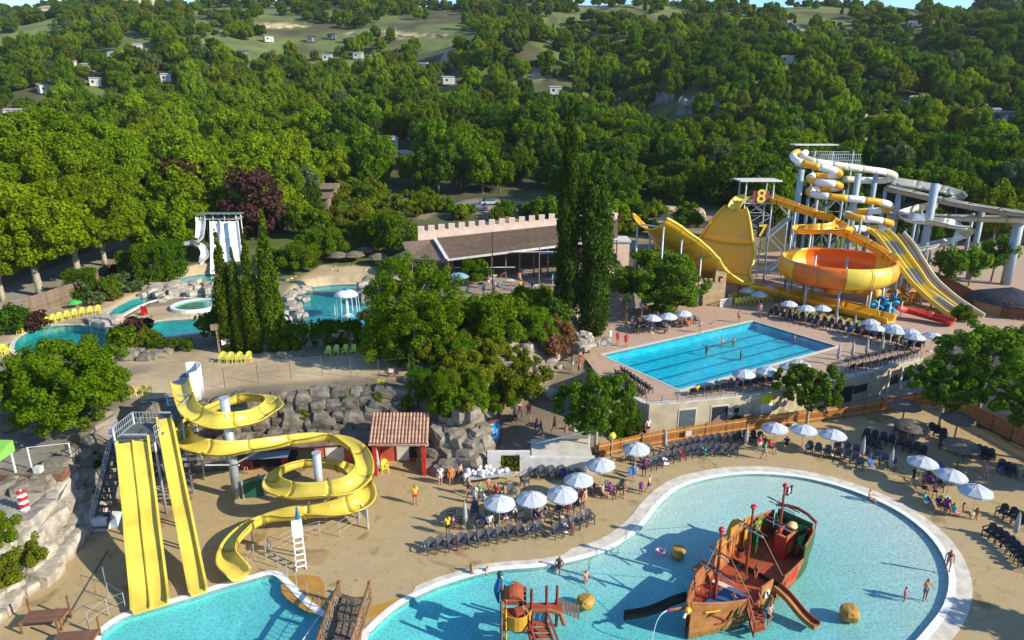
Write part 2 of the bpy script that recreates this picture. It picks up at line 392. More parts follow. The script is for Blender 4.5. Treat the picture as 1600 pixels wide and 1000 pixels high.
def sstep(a, b, x): t = np.clip((x-a)/(b-a), 0, 1); return t*t*(3-2*t)
GUL = [PY(1075,205,215), PY(1010,170,265), PY(940,120,340), PY(880,70,450)]
def base_h(x, y):
    z = np.interp(y, PROF_Y, PROF_Z); u = x/np.maximum(y, 1)
    k = sstep(150, 420, y)
    f = 1 - k*(0.085*sstep(0.45, 0.75, u) + 0.075*sstep(0.52, 0.68, -u))
    z = 30 + (z-30)*np.where(z > 30, f, 1)
    amp = sstep(125, 300, y)
    amp2 = sstep(200, 300, y)*(1-sstep(470, 590, y))
    z = z + amp*((vnoise(x, y, 70, 3)-.5)*9 + (vnoise(x, y, 26, 4)-.5)*4) + amp2*((vnoise(x, y, 95, 8)-.5)*26)
    d = np.full(np.shape(x), 1e9)
    for a, b in zip(GUL, GUL[1:]):
        ex, ey = b.x-a.x, b.y-a.y; t = np.clip(((x-a.x)*ex+(y-a.y)*ey)/(ex*ex+ey*ey), 0, 1)
        d = np.minimum(d, np.hypot(x-a.x-ex*t, y-a.y-ey*t))
    return z - 9*np.exp(-(d/16)**2)*sstep(190, 235, y)
# pools (outlines traced on the ground they lie in)
SPL_T = [(560,1120),(575,1000),(582,984),(620,950),(660,928),(700,912),(770,893),(850,886),(920,871),(968,851),(1005,822),(1030,790),(1062,763),(1110,748),(1170,741),(1240,745),(1310,760),(1380,787),(1430,818),(1465,855),(1482,900),(1474,945),(1445,985),(1400,1040),(1380,1120)]
SLD_T = [(150,1120),(158,1000),(168,982),(190,967),(220,957),(300,934),(345,919),(395,905),(425,899),(446,915),(470,940),(497,961),(520,972),(545,1000),(560,1120)]
def flat(px, z, n=4): 
    return [(v.x, v.y) for v in smooth([P(a, b, z) for a, b in px], n)]
WAT = flat(SLD_T, 0) + flat(SPL_T, 0)[1:]
LAP = [P2(942,555,DZ), P2(1061,609,DZ), P2(1307,541,DZ), P2(1177,502,DZ)]
def oval(cx, cy, rx, ry, z, n=28, rot=0):
    c = P(cx, cy, z); e = P(cx+rx, cy, z); s = P(cx, cy-ry, z); a = (e-c).length; b = (s-c).length
    return [(c.x + a*math.cos(t)*math.cos(rot) - b*math.sin(t)*math.sin(rot), c.y + a*math.cos(t)*math.sin(rot) + b*math.sin(t)*math.cos(rot)) for t in [2*math.pi*k/n for k in range(n)]]
def strip(px, z, w):
    c = smooth([P(a, b, z) for a, b in px], 4); ws = np.interp(np.linspace(0, 1, len(c)), np.linspace(0, 1, len(w)), w); l = []; r = []
    for i, p in enumerate(c):
        t = (c[min(i+1, len(c)-1)]-c[max(i-1, 0)]); n = Vector((-t.y, t.x, 0)).normalized(); l.append((p+n*ws[i])); r.append((p-n*ws[i]))
    return [(v.x, v.y) for v in l + r[::-1]]
RIV1 = flat([(22,546),(28,530),(55,515),(100,508),(180,511),(250,502),(345,496),(440,492),(440,510),(345,516),(240,528),(170,540),(90,556),(42,558),(22,546)], 5, 3)[:-1]
RIV2 = strip([(160,502),(178,492),(200,478),(228,467),(268,461),(312,460),(352,462),(375,478)], 5, [.5,.9,1.3,1.6,1.2,1.8,2.6,3])
LAG = oval(322, 437, 44, 9, 5.2)
TUB = oval(307, 480, 32, 7.5, 5)
MUS = flat([(453,500),(452,482),(466,456),(500,447),(550,444),(590,447),(612,470),(592,500),(540,511),(480,510),(453,500)], 5, 3)[:-1]
POOLS = [(WAT, 0.0), (LAP, DZ), (RIV1, 5.0), (RIV2, 5.0), (LAG, 5.2), (MUS, 5.0)]
MOUND = P(745,545,5)
def zones_h(x, y):
    z = base_h(x, y)
    z = z + 1.6*np.exp(-(((x-MOUND.x)/9)**2+((y-MOUND.y)/7)**2))
    def blend(z, poly, h, w):
        s = sdist(x, y, poly); return z + (h-z)*(1-sstep(0, w, s))
    z = blend(z, ZD, 3.4, 2.5); z = blend(z, ZE, 0.8, 6); z = blend(z, ZC, DZ, 3.0); z = blend(z, ZA, 0.0, 3.4)
    e = RE-RS; t = np.clip(((x-RS.x)*e.x+(y-RS.y)*e.y)/(e.x**2+e.y**2), 0, 1); hr = 0.3+(DZ-.3)*t
    z = blend(z, ramp, hr, 1.2)
    s = sdist(x, y, ZC); z = np.where(s < 0, DZ, z)
    z = np.where(sdist(x, y, ZA) < -0.0, 0.0, z)
    return z
def lines(segs):
    out = []
    for a, b, s in segs: out += list(np.arange(a, b, s))
    return np.array(out + [segs[-1][1]])
gx = lines([(-1100,-420,20),(-420,-160,7),(-160,-80,2.5),(-80,100,0.75),(100,180,2.5),(180,440,7),(440,1100,20)])
gy = lines([(14,26,1.5),(26,120,0.75),(120,180,1.5),(180,320,3.5),(320,640,6),(640,1300,25)])
GX, GY = np.meshgrid(gx, gy); GZ = zones_h(GX, GY)
def H(x, y):
    i = int(np.clip(np.searchsorted(gx, x)-1, 0, len(gx)-2)); j = int(np.clip(np.searchsorted(gy, y)-1, 0, len(gy)-2))
    u = min(1, max(0, (x-gx[i])/(gx[i+1]-gx[i]))); v = min(1, max(0, (y-gy[j])/(gy[j+1]-gy[j])))
    return float((GZ[j,i]*(1-u)+GZ[j,i+1]*u)*(1-v)+(GZ[j+1,i]*(1-u)+GZ[j+1,i+1]*u)*v)
def T(px, py):
    """where the sight line of the photo first meets the terrain"""
    d = ray(px, py); t = 20.0; p0 = None
    while t < 1300:
        x, y, z = d[0]*t, d[1]*t, CAM_H+d[2]*t
        if z <= H(x, y):
            lo, hi = t-(0.8 if t < 150 else 3), t
            for _ in range(14):
                m = (lo+hi)/2
                if CAM_H+d[2]*m <= H(d[0]*m, d[1]*m): hi = m
                else: lo = m
            t = hi; return Vector((d[0]*t, d[1]*t, H(d[0]*t, d[1]*t)))
        t += 0.8 if t < 150 else 3
    return Vector((d[0]*650, d[1]*650, H(d[0]*650, d[1]*650)))
# cut for the pools and lower the terrain a little under the paved sheets
ZT = GZ.copy()
for poly, zz in POOLS:
    s = sdist(GX, GY, poly); ZT = np.where(s < 0.9, np.minimum(ZT, zz-0.08), ZT); ZT = np.where(s < (0.85 if zz in (0.0, DZ) else 0.3), zz-2.6, ZT)
sA = sdist(GX, GY, ZA); ZT = np.where((sA < -0.4) & (ZT > -1), -0.35, ZT)
sC = sdist(GX, GY, ZC); ZT = np.where((sC < -0.4) & (ZT > DZ-.8), DZ-.35, ZT)
ny, nx = GX.shape
co = np.stack([GX, GY, ZT], -1).reshape(-1, 3).astype(np.float32)
q = (np.arange(ny-1)[:, None]*nx + np.arange(nx-1)[None, :]).ravel()
faces = np.stack([q, q+1, q+1+nx, q+nx], 1).astype(np.int32)
tm = bpy.data.meshes.new('terrain'); tm.vertices.add(len(co)); tm.vertices.foreach_set('co', co.ravel())
tm.loops.add(faces.size); tm.loops.foreach_set('vertex_index', faces.ravel())
tm.polygons.add(len(faces)); tm.polygons.foreach_set('loop_start', np.arange(0, faces.size, 4, dtype=np.int32))
tm.polygons.foreach_set('loop_total', np.full(len(faces), 4, np.int32)); tm.update(); tm.polygons.foreach_set('use_smooth', [True]*len(faces))
# what the ground is made of, place by place
SAND = np.array((.47,.36,.21)); SOIL = np.array((.27,.215,.14)); GRASS = np.array((.105,.140,.028)); LITTER = np.array((.085,.085,.035)); GRAV = np.array((.36,.33,.27)); DRY = np.array((.145,.180,.050))
ROADC = np.array((.10,.105,.11))
cA = np.empty((ny, nx, 3)); n1 = vnoise(GX, GY, 5, 11)[..., None]; n2 = vnoise(GX, GY, 17, 12)[..., None]; n3 = vnoise(GX, GY, 60, 13)[..., None]
cA[:] = LITTER*(.7+.6*n1); g = sstep(.45, .62, n2); cA = cA*(1-g)+GRASS*(.7+.6*n1)*g
far = sstep(240, 360, GY)[..., None]; g = far*sstep(.30, .5, n3*.6+n2*.4); cA = cA*(1-g)+(DRY*(.7+.6*n1))*g
nearp = (1-sstep(88, 112, GY))[..., None]; cA = cA*(1-nearp)+(SOIL*(.75+.5*n1)*(1-g)+GRASS*g)*nearp
PAT = []
def patch(px, z, col, w=2.0, var=.25, onT=False):
    global cA
    poly = [tuple(T(a, b)[:2]) for a, b in px] if onT else zone(px, z)
    s = sdist(GX, GY, poly); k = (1-sstep(-w*.5, w*.5, s+(vnoise(GX, GY, 2.5, 31)-.5)*w*1.2))[..., None]; cA = cA*(1-k)+np.array(col)*(1-var+2*var*n1)*k
patch([(190,620),(205,590),(260,560),(420,552),(560,560),(680,572),(690,590),(560,592),(440,600),(330,612),(260,640)], 5, SAND*1.05)
patch([(150,555),(240,548),(345,550),(440,556),(560,552),(600,570),(420,580),(260,585)], 5, SAND, 2.5)
patch([(330,612),(440,600),(560,592),(660,600),(650,625),(420,625)], 5, SOIL*.95, 1.5)
patch([(160,508),(200,485),(345,468),(345,498),(250,500),(165,512)], 5, SAND*1.08, 1)
patch([(-40,560),(0,500),(60,480),(165,470),(230,440),(350,420),(350,450),(220,475),(165,498),(60,512),(15,545),(10,575)], 5, SAND*.95, 1.5)
patch([(440,470),(470,440),(500,425),(640,425),(640,450),(590,445),(500,444),(465,456)], 5.5, SAND*1.05, 1.2)
patch([(-30,690),(100,690),(100,780),(60,870),(-30,900)], 3.4, GRAV*.8, 1)
patch([(-60,640),(-60,580),(30,590),(70,660)], 5, ROADC, 3)
patch([(690,470),(690,415),(960,400),(1000,440),(940,500),(870,490),(760,470)], 6, np.array((.34,.27,.20)), 2)
patch([(1455,640),(1447,592),(1480,560),(1560,520),(1900,500),(2100,800),(1750,790),(1600,700)], .8, ROADC*.5, 2)  # asphalt road, kept darker: the shade over it put into the colour
patch([(1452,640),(1450,602),(1500,555),(1660,530),(1680,740),(1600,695)], 0, ROADC*.5, 2, onT=True)
patch([(1390,420),(1430,395),(1600,395),(1700,470),(1560,490),(1450,430)], DZ, GRAV*.85, 3)
patch([(-30,470),(40,440),(160,400),(230,370),(260,390),(180,430),(60,470),(-30,500)], 5.6, GRAV*.75, 2)
for pl in ([(500,305),(560,298),(640,318),(690,312),(720,330),(620,345),(520,330)], [(690,318),(780,312),(870,325),(870,340),(760,345)], [(960,330),(1010,322),(1095,330),(1090,352),(1000,360)], [(1000,335),(1120,330),(1180,380),(1060,400),(960,395)]):
    patch(pl, 0, SAND*.62, 4, onT=True)
patch([(690,318),(790,308),(860,318),(800,330)], 0, GRAV*.75, 3, onT=True)
for pl in ([(395,38),(440,36),(475,41),(440,44),(400,44)], [(545,51),(620,48),(690,56),(640,58)]):
    patch(pl, 0, np.array((.52,.41,.23)), 6, onT=True)
for pl in ([(280,12),(400,20),(560,28),(540,36),(380,28)], [(560,32),(600,22),(680,32),(620,36)], [(1200,18),(1330,8),(1420,2),(1480,6),(1590,26),(1450,22),(1300,20)], [(830,18),(930,12),(1000,22),(880,34)], [(1060,0),(1200,4),(1220,16),(1100,8)]):
    patch(pl, 0, np.array((.14,.165,.04)), 10, onT=True)
for pl in ([(820,100),(845,98),(860,118),(830,125)], [(100,120),(140,100),(150,112),(120,128)], [(1280,190),(1320,188),(1360,215),(1290,215)], [(1240,185),(1300,182),(1300,205),(1245,205)], [(690,85),(730,92),(720,105),(690,100)], [(205,80),(228,78),(225,92)], [(10,100),(40,95),(35,115)]):
    patch(pl, 0, np.array((.42,.36,.26)), 5, onT=True)
ca = tm.color_attributes.new('ground_kind', 'FLOAT_COLOR', 'POINT')
ca.data.foreach_set('color', np.concatenate([cA.reshape(-1, 3), np.ones((ny*nx, 1))], 1).astype(np.float32).ravel())
gm = mat('ground', (1,1,1), 0.95, 0.2, 1.5, bump=0.5, bscale=3.0)
_n = gm.node_tree.nodes; _l = gm.node_tree.links; _b = [n for n in _n if n.type == 'BSDF_PRINCIPLED'][0]
_src = _b.inputs['Base Color'].links[0].from_socket; at = _n.new('ShaderNodeAttribute'); at.attribute_name = 'ground_kind'
mu = _n.new('ShaderNodeMix'); mu.data_type = 'RGBA'; mu.blend_type = 'MULTIPLY'; mu.inputs['Factor'].default_value = 1
_l.new(at.outputs['Color'], mu.inputs[6]); _l.new(_src, mu.inputs[7]); _l.new(mu.outputs[2], _b.inputs['Base Color'])
tm.materials.append(gm); struct(place(tm, 'ground'))

# ------------------------------------------------------------------ paved sheets
def paving(name, col, wet, dirt, joint=0.0, s1=0.22, s2=1.3, wetpos=(0.60, 0.66)):
    m = mat(name, tuple(c*.86 for c in col), 0.85, 0, s2, col2=col, bump=0.15, bscale=14, detail=7)
    nt = m.node_tree; N = nt.nodes; L = nt.links; b = [n for n in N if n.type == 'BSDF_PRINCIPLED'][0]; src = b.inputs['Base Color'].links[0].from_socket
    tc = [n for n in N if n.type == 'TEX_COORD'][0]
    def layer(src, scale, pos, c, dist=0.6, fac=1.0, off=0):
        nz = N.new('ShaderNodeTexNoise'); nz.inputs['Scale'].default_value = scale; nz.inputs['Detail'].default_value = 5; nz.inputs['Distortion'].default_value = dist
        mp = N.new('ShaderNodeMapping'); mp.inputs['Location'].default_value = (off, off*1.7, 0); L.new(tc.outputs['Object'], mp.inputs[0]); L.new(mp.outputs[0], nz.inputs['Vector'])
        cr = N.new('ShaderNodeValToRGB'); cr.color_ramp.elements[0].position = pos[0]; cr.color_ramp.elements[1].position = pos[1]
        cr.color_ramp.elements[0].color = (0,0,0,1); cr.color_ramp.elements[1].color = (fac,fac,fac,1); L.new(nz.outputs['Fac'], cr.inputs[0])
        mx = N.new('ShaderNodeMix'); mx.data_type = 'RGBA'; L.new(cr.outputs[0], mx.inputs['Factor']); L.new(src, mx.inputs[6]); mx.inputs[7].default_value = (*c, 1)
        return mx.outputs[2]
    src = layer(src, s1, (0.42, 0.7), dirt, 0.3, 0.75)
    src = layer(src, 0.33, wetpos, wet, 0.8, 0.8, 13.0)
    src = layer(src, 2.6, (0.63, 0.68), wet, 0.2, 0.7, 5.0)
    src = layer(src, 0.9, (0.60, 0.72), tuple(c*.8 for c in dirt), 1.2, 0.6, 31.0)
    L.new(src, b.inputs['Base Color']); return m
PLAZA = paving('plaza_concrete', (0.465,0.345,0.17), (0.26,0.165,0.07), (0.40,0.31,0.175))
DECKM = paving('deck_terracotta', (0.50,0.345,0.235), (0.33,0.21,0.14), (0.42,0.31,0.22), wetpos=(0.68, 0.72))
WALKM = paving('walkway_grey', (0.32,0.275,0.21), (0.2,0.17,0.13), (0.26,0.235,0.19))
def ccw(p): 
    A = sum(p[i][0]*p[(i+1) % len(p)][1]-p[(i+1) % len(p)][0]*p[i][1] for i in range(len(p))); return p if A > 0 else p[::-1]
WAT = ccw(WAT)
cw = []
for x, y in WAT:   # the coping is wide round the splash pool, narrow by the slides
    cw.append(1.35 if x > 4 else (0.9 if x > -6 else 0.4))
WOUT = offset(WAT, cw)
sheet('plaza_paving', [ccw(ZA), [tuple(p) for p in WOUT][::-1]], 0.0, PLAZA)
sheet('pool_deck', [ccw(ZC), ccw([tuple(p) for p in offset(ccw(LAP), 0.45)])[::-1]], DZ, DECKM)
sheet('walkway', [ccw(zone([(940,716),(950,692),(1005,669),(1120,668),(1230,648),(1330,618),(1438,590),(1450,628),(1330,652),(1200,668),(1060,688)], 0))], 0.006, WALKM)
sheet('wet_patch', [ccw(flat([(520,963),(478,955),(440,925),(452,900),(500,902),(508,930)], 0, 3))], 0.006, mat('ochre_paint_patch', (0.42,0.22,0.04), 0.5, 0.15, 1.0))
sheet('ochre_patch', [ccw(flat([(578,968),(640,935),(622,934),(580,950)], 0, 3))], 0.006, mat('ochre_paint_patch_bright', (0.46,0.25,0.04), 0.5, 0.15, 1.0))
def ring(name, inner, outer, z, m, drop=0.3, kind='structure', parent=None):
    b = MB(); n = len(inner); vs = []
    for i in range(n): vs += [(inner[i][0], inner[i][1], z-drop), (inner[i][0], inner[i][1], z), (outer[i][0], outer[i][1], z), (outer[i][0], outer[i][1], z-drop)]
    fs = []
    for i in range(n):
        j = (i+1) % n
        for k in range(4): fs.append((i*4+k, j*4+k, j*4+(k+1) % 4, i*4+(k+1) % 4))
    b.add(vs, fs); o = b.obj(name, m, parent)
    if kind: struct(o, kind)
    return o
def basin(nm, poly, z, depth, water, m, wm, cop=0.5, copm=None, lift=0.04, floor_z=None):
    poly = ccw([tuple(p) for p in poly]); n = len(poly)
    if cop: ring(nm+'_coping', poly, [tuple(p) for p in offset(poly, cop)], z+lift, copm or COPING)
    b = MB(); b.add([(p[0], p[1], z+lift-.02) for p in poly]+[(p[0], p[1], z-depth) for p in poly], [(i, (i+1) % n, (i+1) % n+n, i+n) for i in range(n)])
    struct(b.obj(nm+'_wall', m)); sheet(nm+'_floor', [poly], z-depth, m); sheet(nm+'_water', [poly], z-water, wm)
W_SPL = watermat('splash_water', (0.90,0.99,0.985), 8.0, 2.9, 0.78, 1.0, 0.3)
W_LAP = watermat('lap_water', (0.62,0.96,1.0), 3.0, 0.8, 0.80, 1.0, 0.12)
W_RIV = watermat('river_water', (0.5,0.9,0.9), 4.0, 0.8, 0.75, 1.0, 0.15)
# ------------------------------------------------------------------ pools
WIN = [tuple(p) for p in offset(WAT, .42)]
ring('splash_pool_edge', WAT, WIN, 0.05, mat('white_edge', (0.82,0.81,0.77), 0.6, 0.1, 2.0))
ring('splash_pool_coping', WIN, [tuple(p) for p in offset(WAT, [max(.5, c) for c in cw])], 0.03, COPING)
def graded_floor(name, poly, f, m, step=0.8):
    poly = ccw([tuple(p) for p in poly]); xs = [p[0] for p in poly]; ys = [p[1] for p in poly]
    X, Y = np.meshgrid(np.arange(min(xs)-1, max(xs)+1, step), np.arange(max(20, min(ys)-1), max(ys)+1, step)); s = sdist(X, Y, poly)
    Z, A = f(X, Y, s); ny_, nx_ = X.shape; keep = s < 1.3
    vs = np.stack([X, Y, Z], -1).reshape(-1, 3); fs = []
    for j in range(ny_-1):
        for i in range(nx_-1):
            if keep[j, i] or keep[j+1, i+1]: fs.append((j*nx_+i, j*nx_+i+1, (j+1)*nx_+i+1, (j+1)*nx_+i))
    me = bpy.data.meshes.new(name); me.from_pydata([tuple(v) for v in vs], [], fs); me.materials.append(m)
    a = me.attributes.new('beach', 'FLOAT', 'POINT'); a.data.foreach_set('value', A.ravel().astype(np.float32))
    bm = bmesh.new(); bm.from_mesh(me); bmesh.ops.delete(bm, geom=[v for v in bm.verts if not v.link_faces], context='VERTS'); bm.to_mesh(me); bm.free()
    return struct(place(me, name))
bm_ = mat('splash_floor', (0.16,0.66,0.67), 0.7, 0.09, 0.35)
_N = bm_.node_tree.nodes; _L = bm_.node_tree.links; _B = [n for n in _N if n.type == 'BSDF_PRINCIPLED'][0]; _s = _B.inputs['Base Color'].links[0].from_socket
_a = _N.new('ShaderNodeAttribute'); _a.attribute_name = 'beach'; _m = _N.new('ShaderNodeMix'); _m.data_type = 'RGBA'; _m.inputs[7].default_value = (0.72,0.76,0.66,1)  # pale shallows: tint of the water depth put into the floor colour
_L.new(_a.outputs['Fac'], _m.inputs['Factor']); _L.new(_s, _m.inputs[6]); _L.new(_m.outputs[2], _B.inputs['Base Color'])
def spl(X, Y, s):
    d = np.clip(-s, 0, 9); far_ = sstep(34, 52, Y+X*.35-3); depth = np.where(X < 0, .9, .14+.06*d)
    k = sstep(-4, 3, X); depth = (1-k)*(.35+.12*d)+k*(.12+.05*d)
    return -0.1-depth*np.where(s < .2, 1, 1), np.clip(0.36*k + 0.55*far_*k - 0.05*d*k + .12*np.exp(-d)*k, 0, .95)
graded_floor('splash_pool_floor', WAT, spl, bm_)
n_ = len(WAT); b = MB(); b.add([(p[0], p[1], .03) for p in WAT]+[(p[0], p[1], -1.9) for p in WAT], [(i, (i+1) % n_, (i+1) % n_+n_, i+n_) for i in range(n_)]); struct(b.obj('splash_pool_wall', POOLF))
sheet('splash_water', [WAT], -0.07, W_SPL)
# lap pool with sunk lane lines
LAPc = ccw([tuple(p) for p in LAP]); basin('lap_pool', LAPc, DZ, 1.0, 0.06, LAPF, W_LAP, 0.5, mat('lap_coping', (0.60,0.56,0.48), 0.7, 0.1, 2.0))
A_, B_, C_, D_ = [Vector((*p, 0)) for p in LAP]   # left, near, right, far
for k in range(1, 5):
    p = A_.lerp(B_, k/5); q = D_.lerp(C_, k/5); b = MB(); d = (q-p).normalized()
    b.beam((p+d*.6)+Vector((0,0,DZ-.988)), (q-d*.6)+Vector((0,0,DZ-.988)), .42, .02); struct(b.obj('lane_line', LAPL))
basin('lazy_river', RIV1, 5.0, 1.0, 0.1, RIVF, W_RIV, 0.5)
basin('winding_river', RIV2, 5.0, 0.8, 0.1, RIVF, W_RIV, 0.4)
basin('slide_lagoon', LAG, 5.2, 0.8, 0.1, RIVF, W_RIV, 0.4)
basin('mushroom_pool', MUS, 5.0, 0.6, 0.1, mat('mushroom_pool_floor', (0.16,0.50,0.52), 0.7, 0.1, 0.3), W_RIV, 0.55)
t = thing('hot_tub', 'round white rimmed bubbling tub on the sandy island of the winding river', 'hot tub', (P(307,480,5).x, P(307,480,5).y, 5.0))
b = MB(); n = len(TUB); ins = [tuple(p) for p in TUB]; ous = [tuple(p) for p in offset(ccw(ins), .45)]
ring('rim', ccw(ins), ous, 5.42, WHITE, 0.5, None, None); rim = COL.objects.get('rim'); rim.parent = t; rim.matrix_parent_inverse = Matrix.Translation(-Vector(t.location))
wo_ = sheet('water', [ccw(ins)], 5.3, W_RIV, 'thing'); del wo_['kind']; wo_.parent = t; wo_.matrix_parent_inverse = Matrix.Translation(-Vector(t.location))
fo_ = sheet('tub_floor', [ccw(ins)], 4.98, RIVF, 'thing'); del fo_['kind']; fo_.parent = t; fo_.matrix_parent_inverse = Matrix.Translation(-Vector(t.location))

# ------------------------------------------------------------------ trees and shrubs: crowns of leaf faces in clumps, trunks with limbs
def leaf_mesh(name, m, centers, radii, n_leaf, leaf, seed, up=0.35, fill=0.25, sq=1.0):
    r = np.random.default_rng(seed); centers = np.asarray(centers, float); radii = np.asarray(radii, float); k = len(centers)
    w = radii**2; idx = r.choice(k, n_leaf, p=w/w.sum()); d = r.normal(size=(n_leaf, 3)); d /= np.linalg.norm(d, axis=1, keepdims=True)
    rad = radii[idx]*np.where(r.random(n_leaf) < fill, r.uniform(.3, .8, n_leaf), r.uniform(.82, 1.08, n_leaf))
    c = centers[idx] + d*rad[:, None]*np.array([1, 1, sq])
    nrm = d*.8 + r.normal(size=(n_leaf, 3))*.55 + np.array([0, 0, up]); nrm /= np.linalg.norm(nrm, axis=1, keepdims=True)
    a = np.cross(nrm, r.normal(size=(n_leaf, 3))); a /= np.linalg.norm(a, axis=1, keepdims=True); b_ = np.cross(nrm, a)
    s = leaf*r.uniform(.55, 1.25, n_leaf)[:, None]; a *= s; b_ *= s*.72
    v = np.stack([c-a, c-b_*.9+nrm*s*.15, c+a, c+b_*.9+nrm*s*.15], 1).reshape(-1, 3).astype(np.float32)
    me = bpy.data.meshes.new(name); me.vertices.add(len(v)); me.vertices.foreach_set('co', v.ravel()); me.loops.add(len(v))
    me.loops.foreach_set('vertex_index', np.arange(len(v), dtype=np.int32)); me.polygons.add(n_leaf)
    me.polygons.foreach_set('loop_start', np.arange(0, len(v), 4, dtype=np.int32)); me.polygons.foreach_set('loop_total', np.full(n_leaf, 4, np.int32))
    me.materials.append(m); me.update(); return me
def crown_clumps(rx, ry, z0, z1, n, seed, cr=.3, shape='round'):
    r = random.Random(seed); C = []; Q = []; zc = (z0+z1)/2; hz = (z1-z0)/2
    for i in range(n):
        while True:
            x, y, z = r.uniform(-1, 1), r.uniform(-1, 1), r.uniform(-1, 1); l = math.sqrt(x*x+y*y+z*z)
            if .25 < l <= 1: break
        f = r.uniform(.60, 1.0)/l if i > n*.22 else r.uniform(.2, .6)/l
        x, y, z = x*f, y*f, z*f
        if shape == 'dome' and z < -.25: z = -.25+ .3*(z+.25)
        if shape == 'cone': k = 1.05-.95*(z*.5+.5); x *= k; y *= k
        q = cr*r.uniform(.7, 1.25)*(1 if shape != 'cone' else (1.1-.6*(z*.5+.5)))
        C.append((x*rx, y*ry, zc+z*hz)); Q.append(q*min(rx, ry, hz*1.2))
    return C, Q
def trunk_mb(h, r0, crown_z, spread, seed, limbs=6):
    r = random.Random(seed); b = MB(); top = Vector((r.uniform(-.2,.2)*spread*.3, r.uniform(-.2,.2)*spread*.3, h))
    mid = Vector((r.uniform(-.12,.12), r.uniform(-.12,.12), h*.5)); pth = smooth([Vector((0,0,-.3)), mid, top], 3)
    b.tube(pth, [r0*(1.25-.75*i/(len(pth)-1)) for i in range(len(pth))], 7)
    for i in range(limbs):
        a = 2*math.pi*(i+r.random()*.6)/limbs; z = crown_z + (h-crown_z)*r.uniform(0,.6); s = Vector((top.x*z/h, top.y*z/h, z)); e = s + Vector((math.cos(a)*spread*r.uniform(.5,.8), math.sin(a)*spread*r.uniform(.5,.8), (h-crown_z)*r.uniform(.25,.7)))
        b.tube([s, s.lerp(e, .5)+Vector((0,0,.12*spread)), e], [r0*.45, r0*.3, r0*.12], 5, False)
    return b
TREES = {}
def tree_proto(key, leafkey, rx, h, z0, n_cl, n_leaf, leaf, seed, cr=.3, shape='round', r0=.22, bark=None, limbs=6, up=.35, ry=None):
    C, Q = crown_clumps(rx, ry or rx, z0, h, n_cl, seed, cr, shape)
    cm = leaf_mesh('crown_'+key, LF[leafkey], C, Q, n_leaf, leaf, seed, up); tmh = trunk_mb(h*.82, r0, max(z0, h*.22), rx*.8, seed, limbs).mesh('trunk_'+key, bark or BARK, True)
    TREES[key] = (cm, tmh, h)
def plant(key, loc, label, cat='tree', name='tree', group=None, rz=None, sc=1.0):
    cm, tmh, h = TREES[key]; rz = random.uniform(0, 6.28) if rz is None else rz
    t = thing(name, label, cat, loc, rz, group, sc); place(cm, 'crown', t)
    if tmh: place(tmh, 'trunk', t)
    return t
# park trees (near)
tree_proto('big_round', 'mid', 5.6, 9.5, .6, 230, 60000, .145, 1, .12, r0=.3)
tree_proto('plane', 'lime', 5.2, 10.5, 1.8, 230, 52000, .165, 2, .125, 'dome', r0=.3, bark=PBARK)
tree_proto('plane_b', 'lime', 5.6, 9.8, 1.6, 230, 52000, .165, 3, .125, 'dome', r0=.28, bark=PBARK)
tree_proto('deck_tree', 'fresh', 4.0, 8.6, 2.7, 115, 15000, .15, 4, .125, r0=.17, bark=PBARK, limbs=8)
tree_proto('deck_tree_b', 'fresh', 3.9, 7.6, 2.7, 115, 15000, .15, 5, .125, r0=.17, bark=PBARK, limbs=8)
tree_proto('locust', 'mid', 5.6, 12.5, 1.2, 300, 27000, .16, 6, .10, r0=.24, limbs=12)
tree_proto('dense', 'fresh', 5.4, 11.0, 1.0, 190, 36000, .18, 7, .125, r0=.28)
tree_proto('small', 'fresh', 1.7, 4.4, 1.7, 36, 2600, .2, 8, .28, r0=.09)
tree_proto('plum', 'plum', 3.4, 6.5, 1.0, 50, 5000, .26, 9, .27, r0=.15)
tree_proto('golden', 'gold', 2.3, 4.6, .5, 36, 2600, .24, 10, .3, r0=.12)
def column_proto(key, leafkey, r, h, n_leaf, leaf, seed, k0=.2, pw=1.6):
    rr = random.Random(seed); C = []; Q = []
    for i in range(130):
        z = rr.random(); w = r*min(1, .55+z*4)*(1 if z < k0 else 1-((z-k0)/(1-k0))**pw)+.04; a = rr.uniform(0, 6.28); k = rr.uniform(.35,.75)
        C.append((math.cos(a)*w*k, math.sin(a)*w*k, .15+z*(h-.4))); Q.append(max(.14, w*rr.uniform(.34,.52)))
    TREES[key] = (leaf_mesh('crown_'+key, LF[leafkey], C, Q, n_leaf, leaf, seed, .15, .2, 1.9), MB().cyl((0,0,-.3), (0,0,h*.85), r*.16, r*.04, 7).mesh('trunk_'+key, BARK), h)
column_proto('cyp', 'cyp', 1.35, 13.0, 15000, .15, 21); column_proto('cyp_b', 'cyp', 1.2, 12.2, 15000, .15, 22)
column_proto('cyp_big', 'cypd', 1.85, 25.5, 34000, .19, 23, .3, 2.2); column_proto('cyp_big_b', 'cypd', 2.3, 21.5, 34000, .19, 24, .35, 2.4)
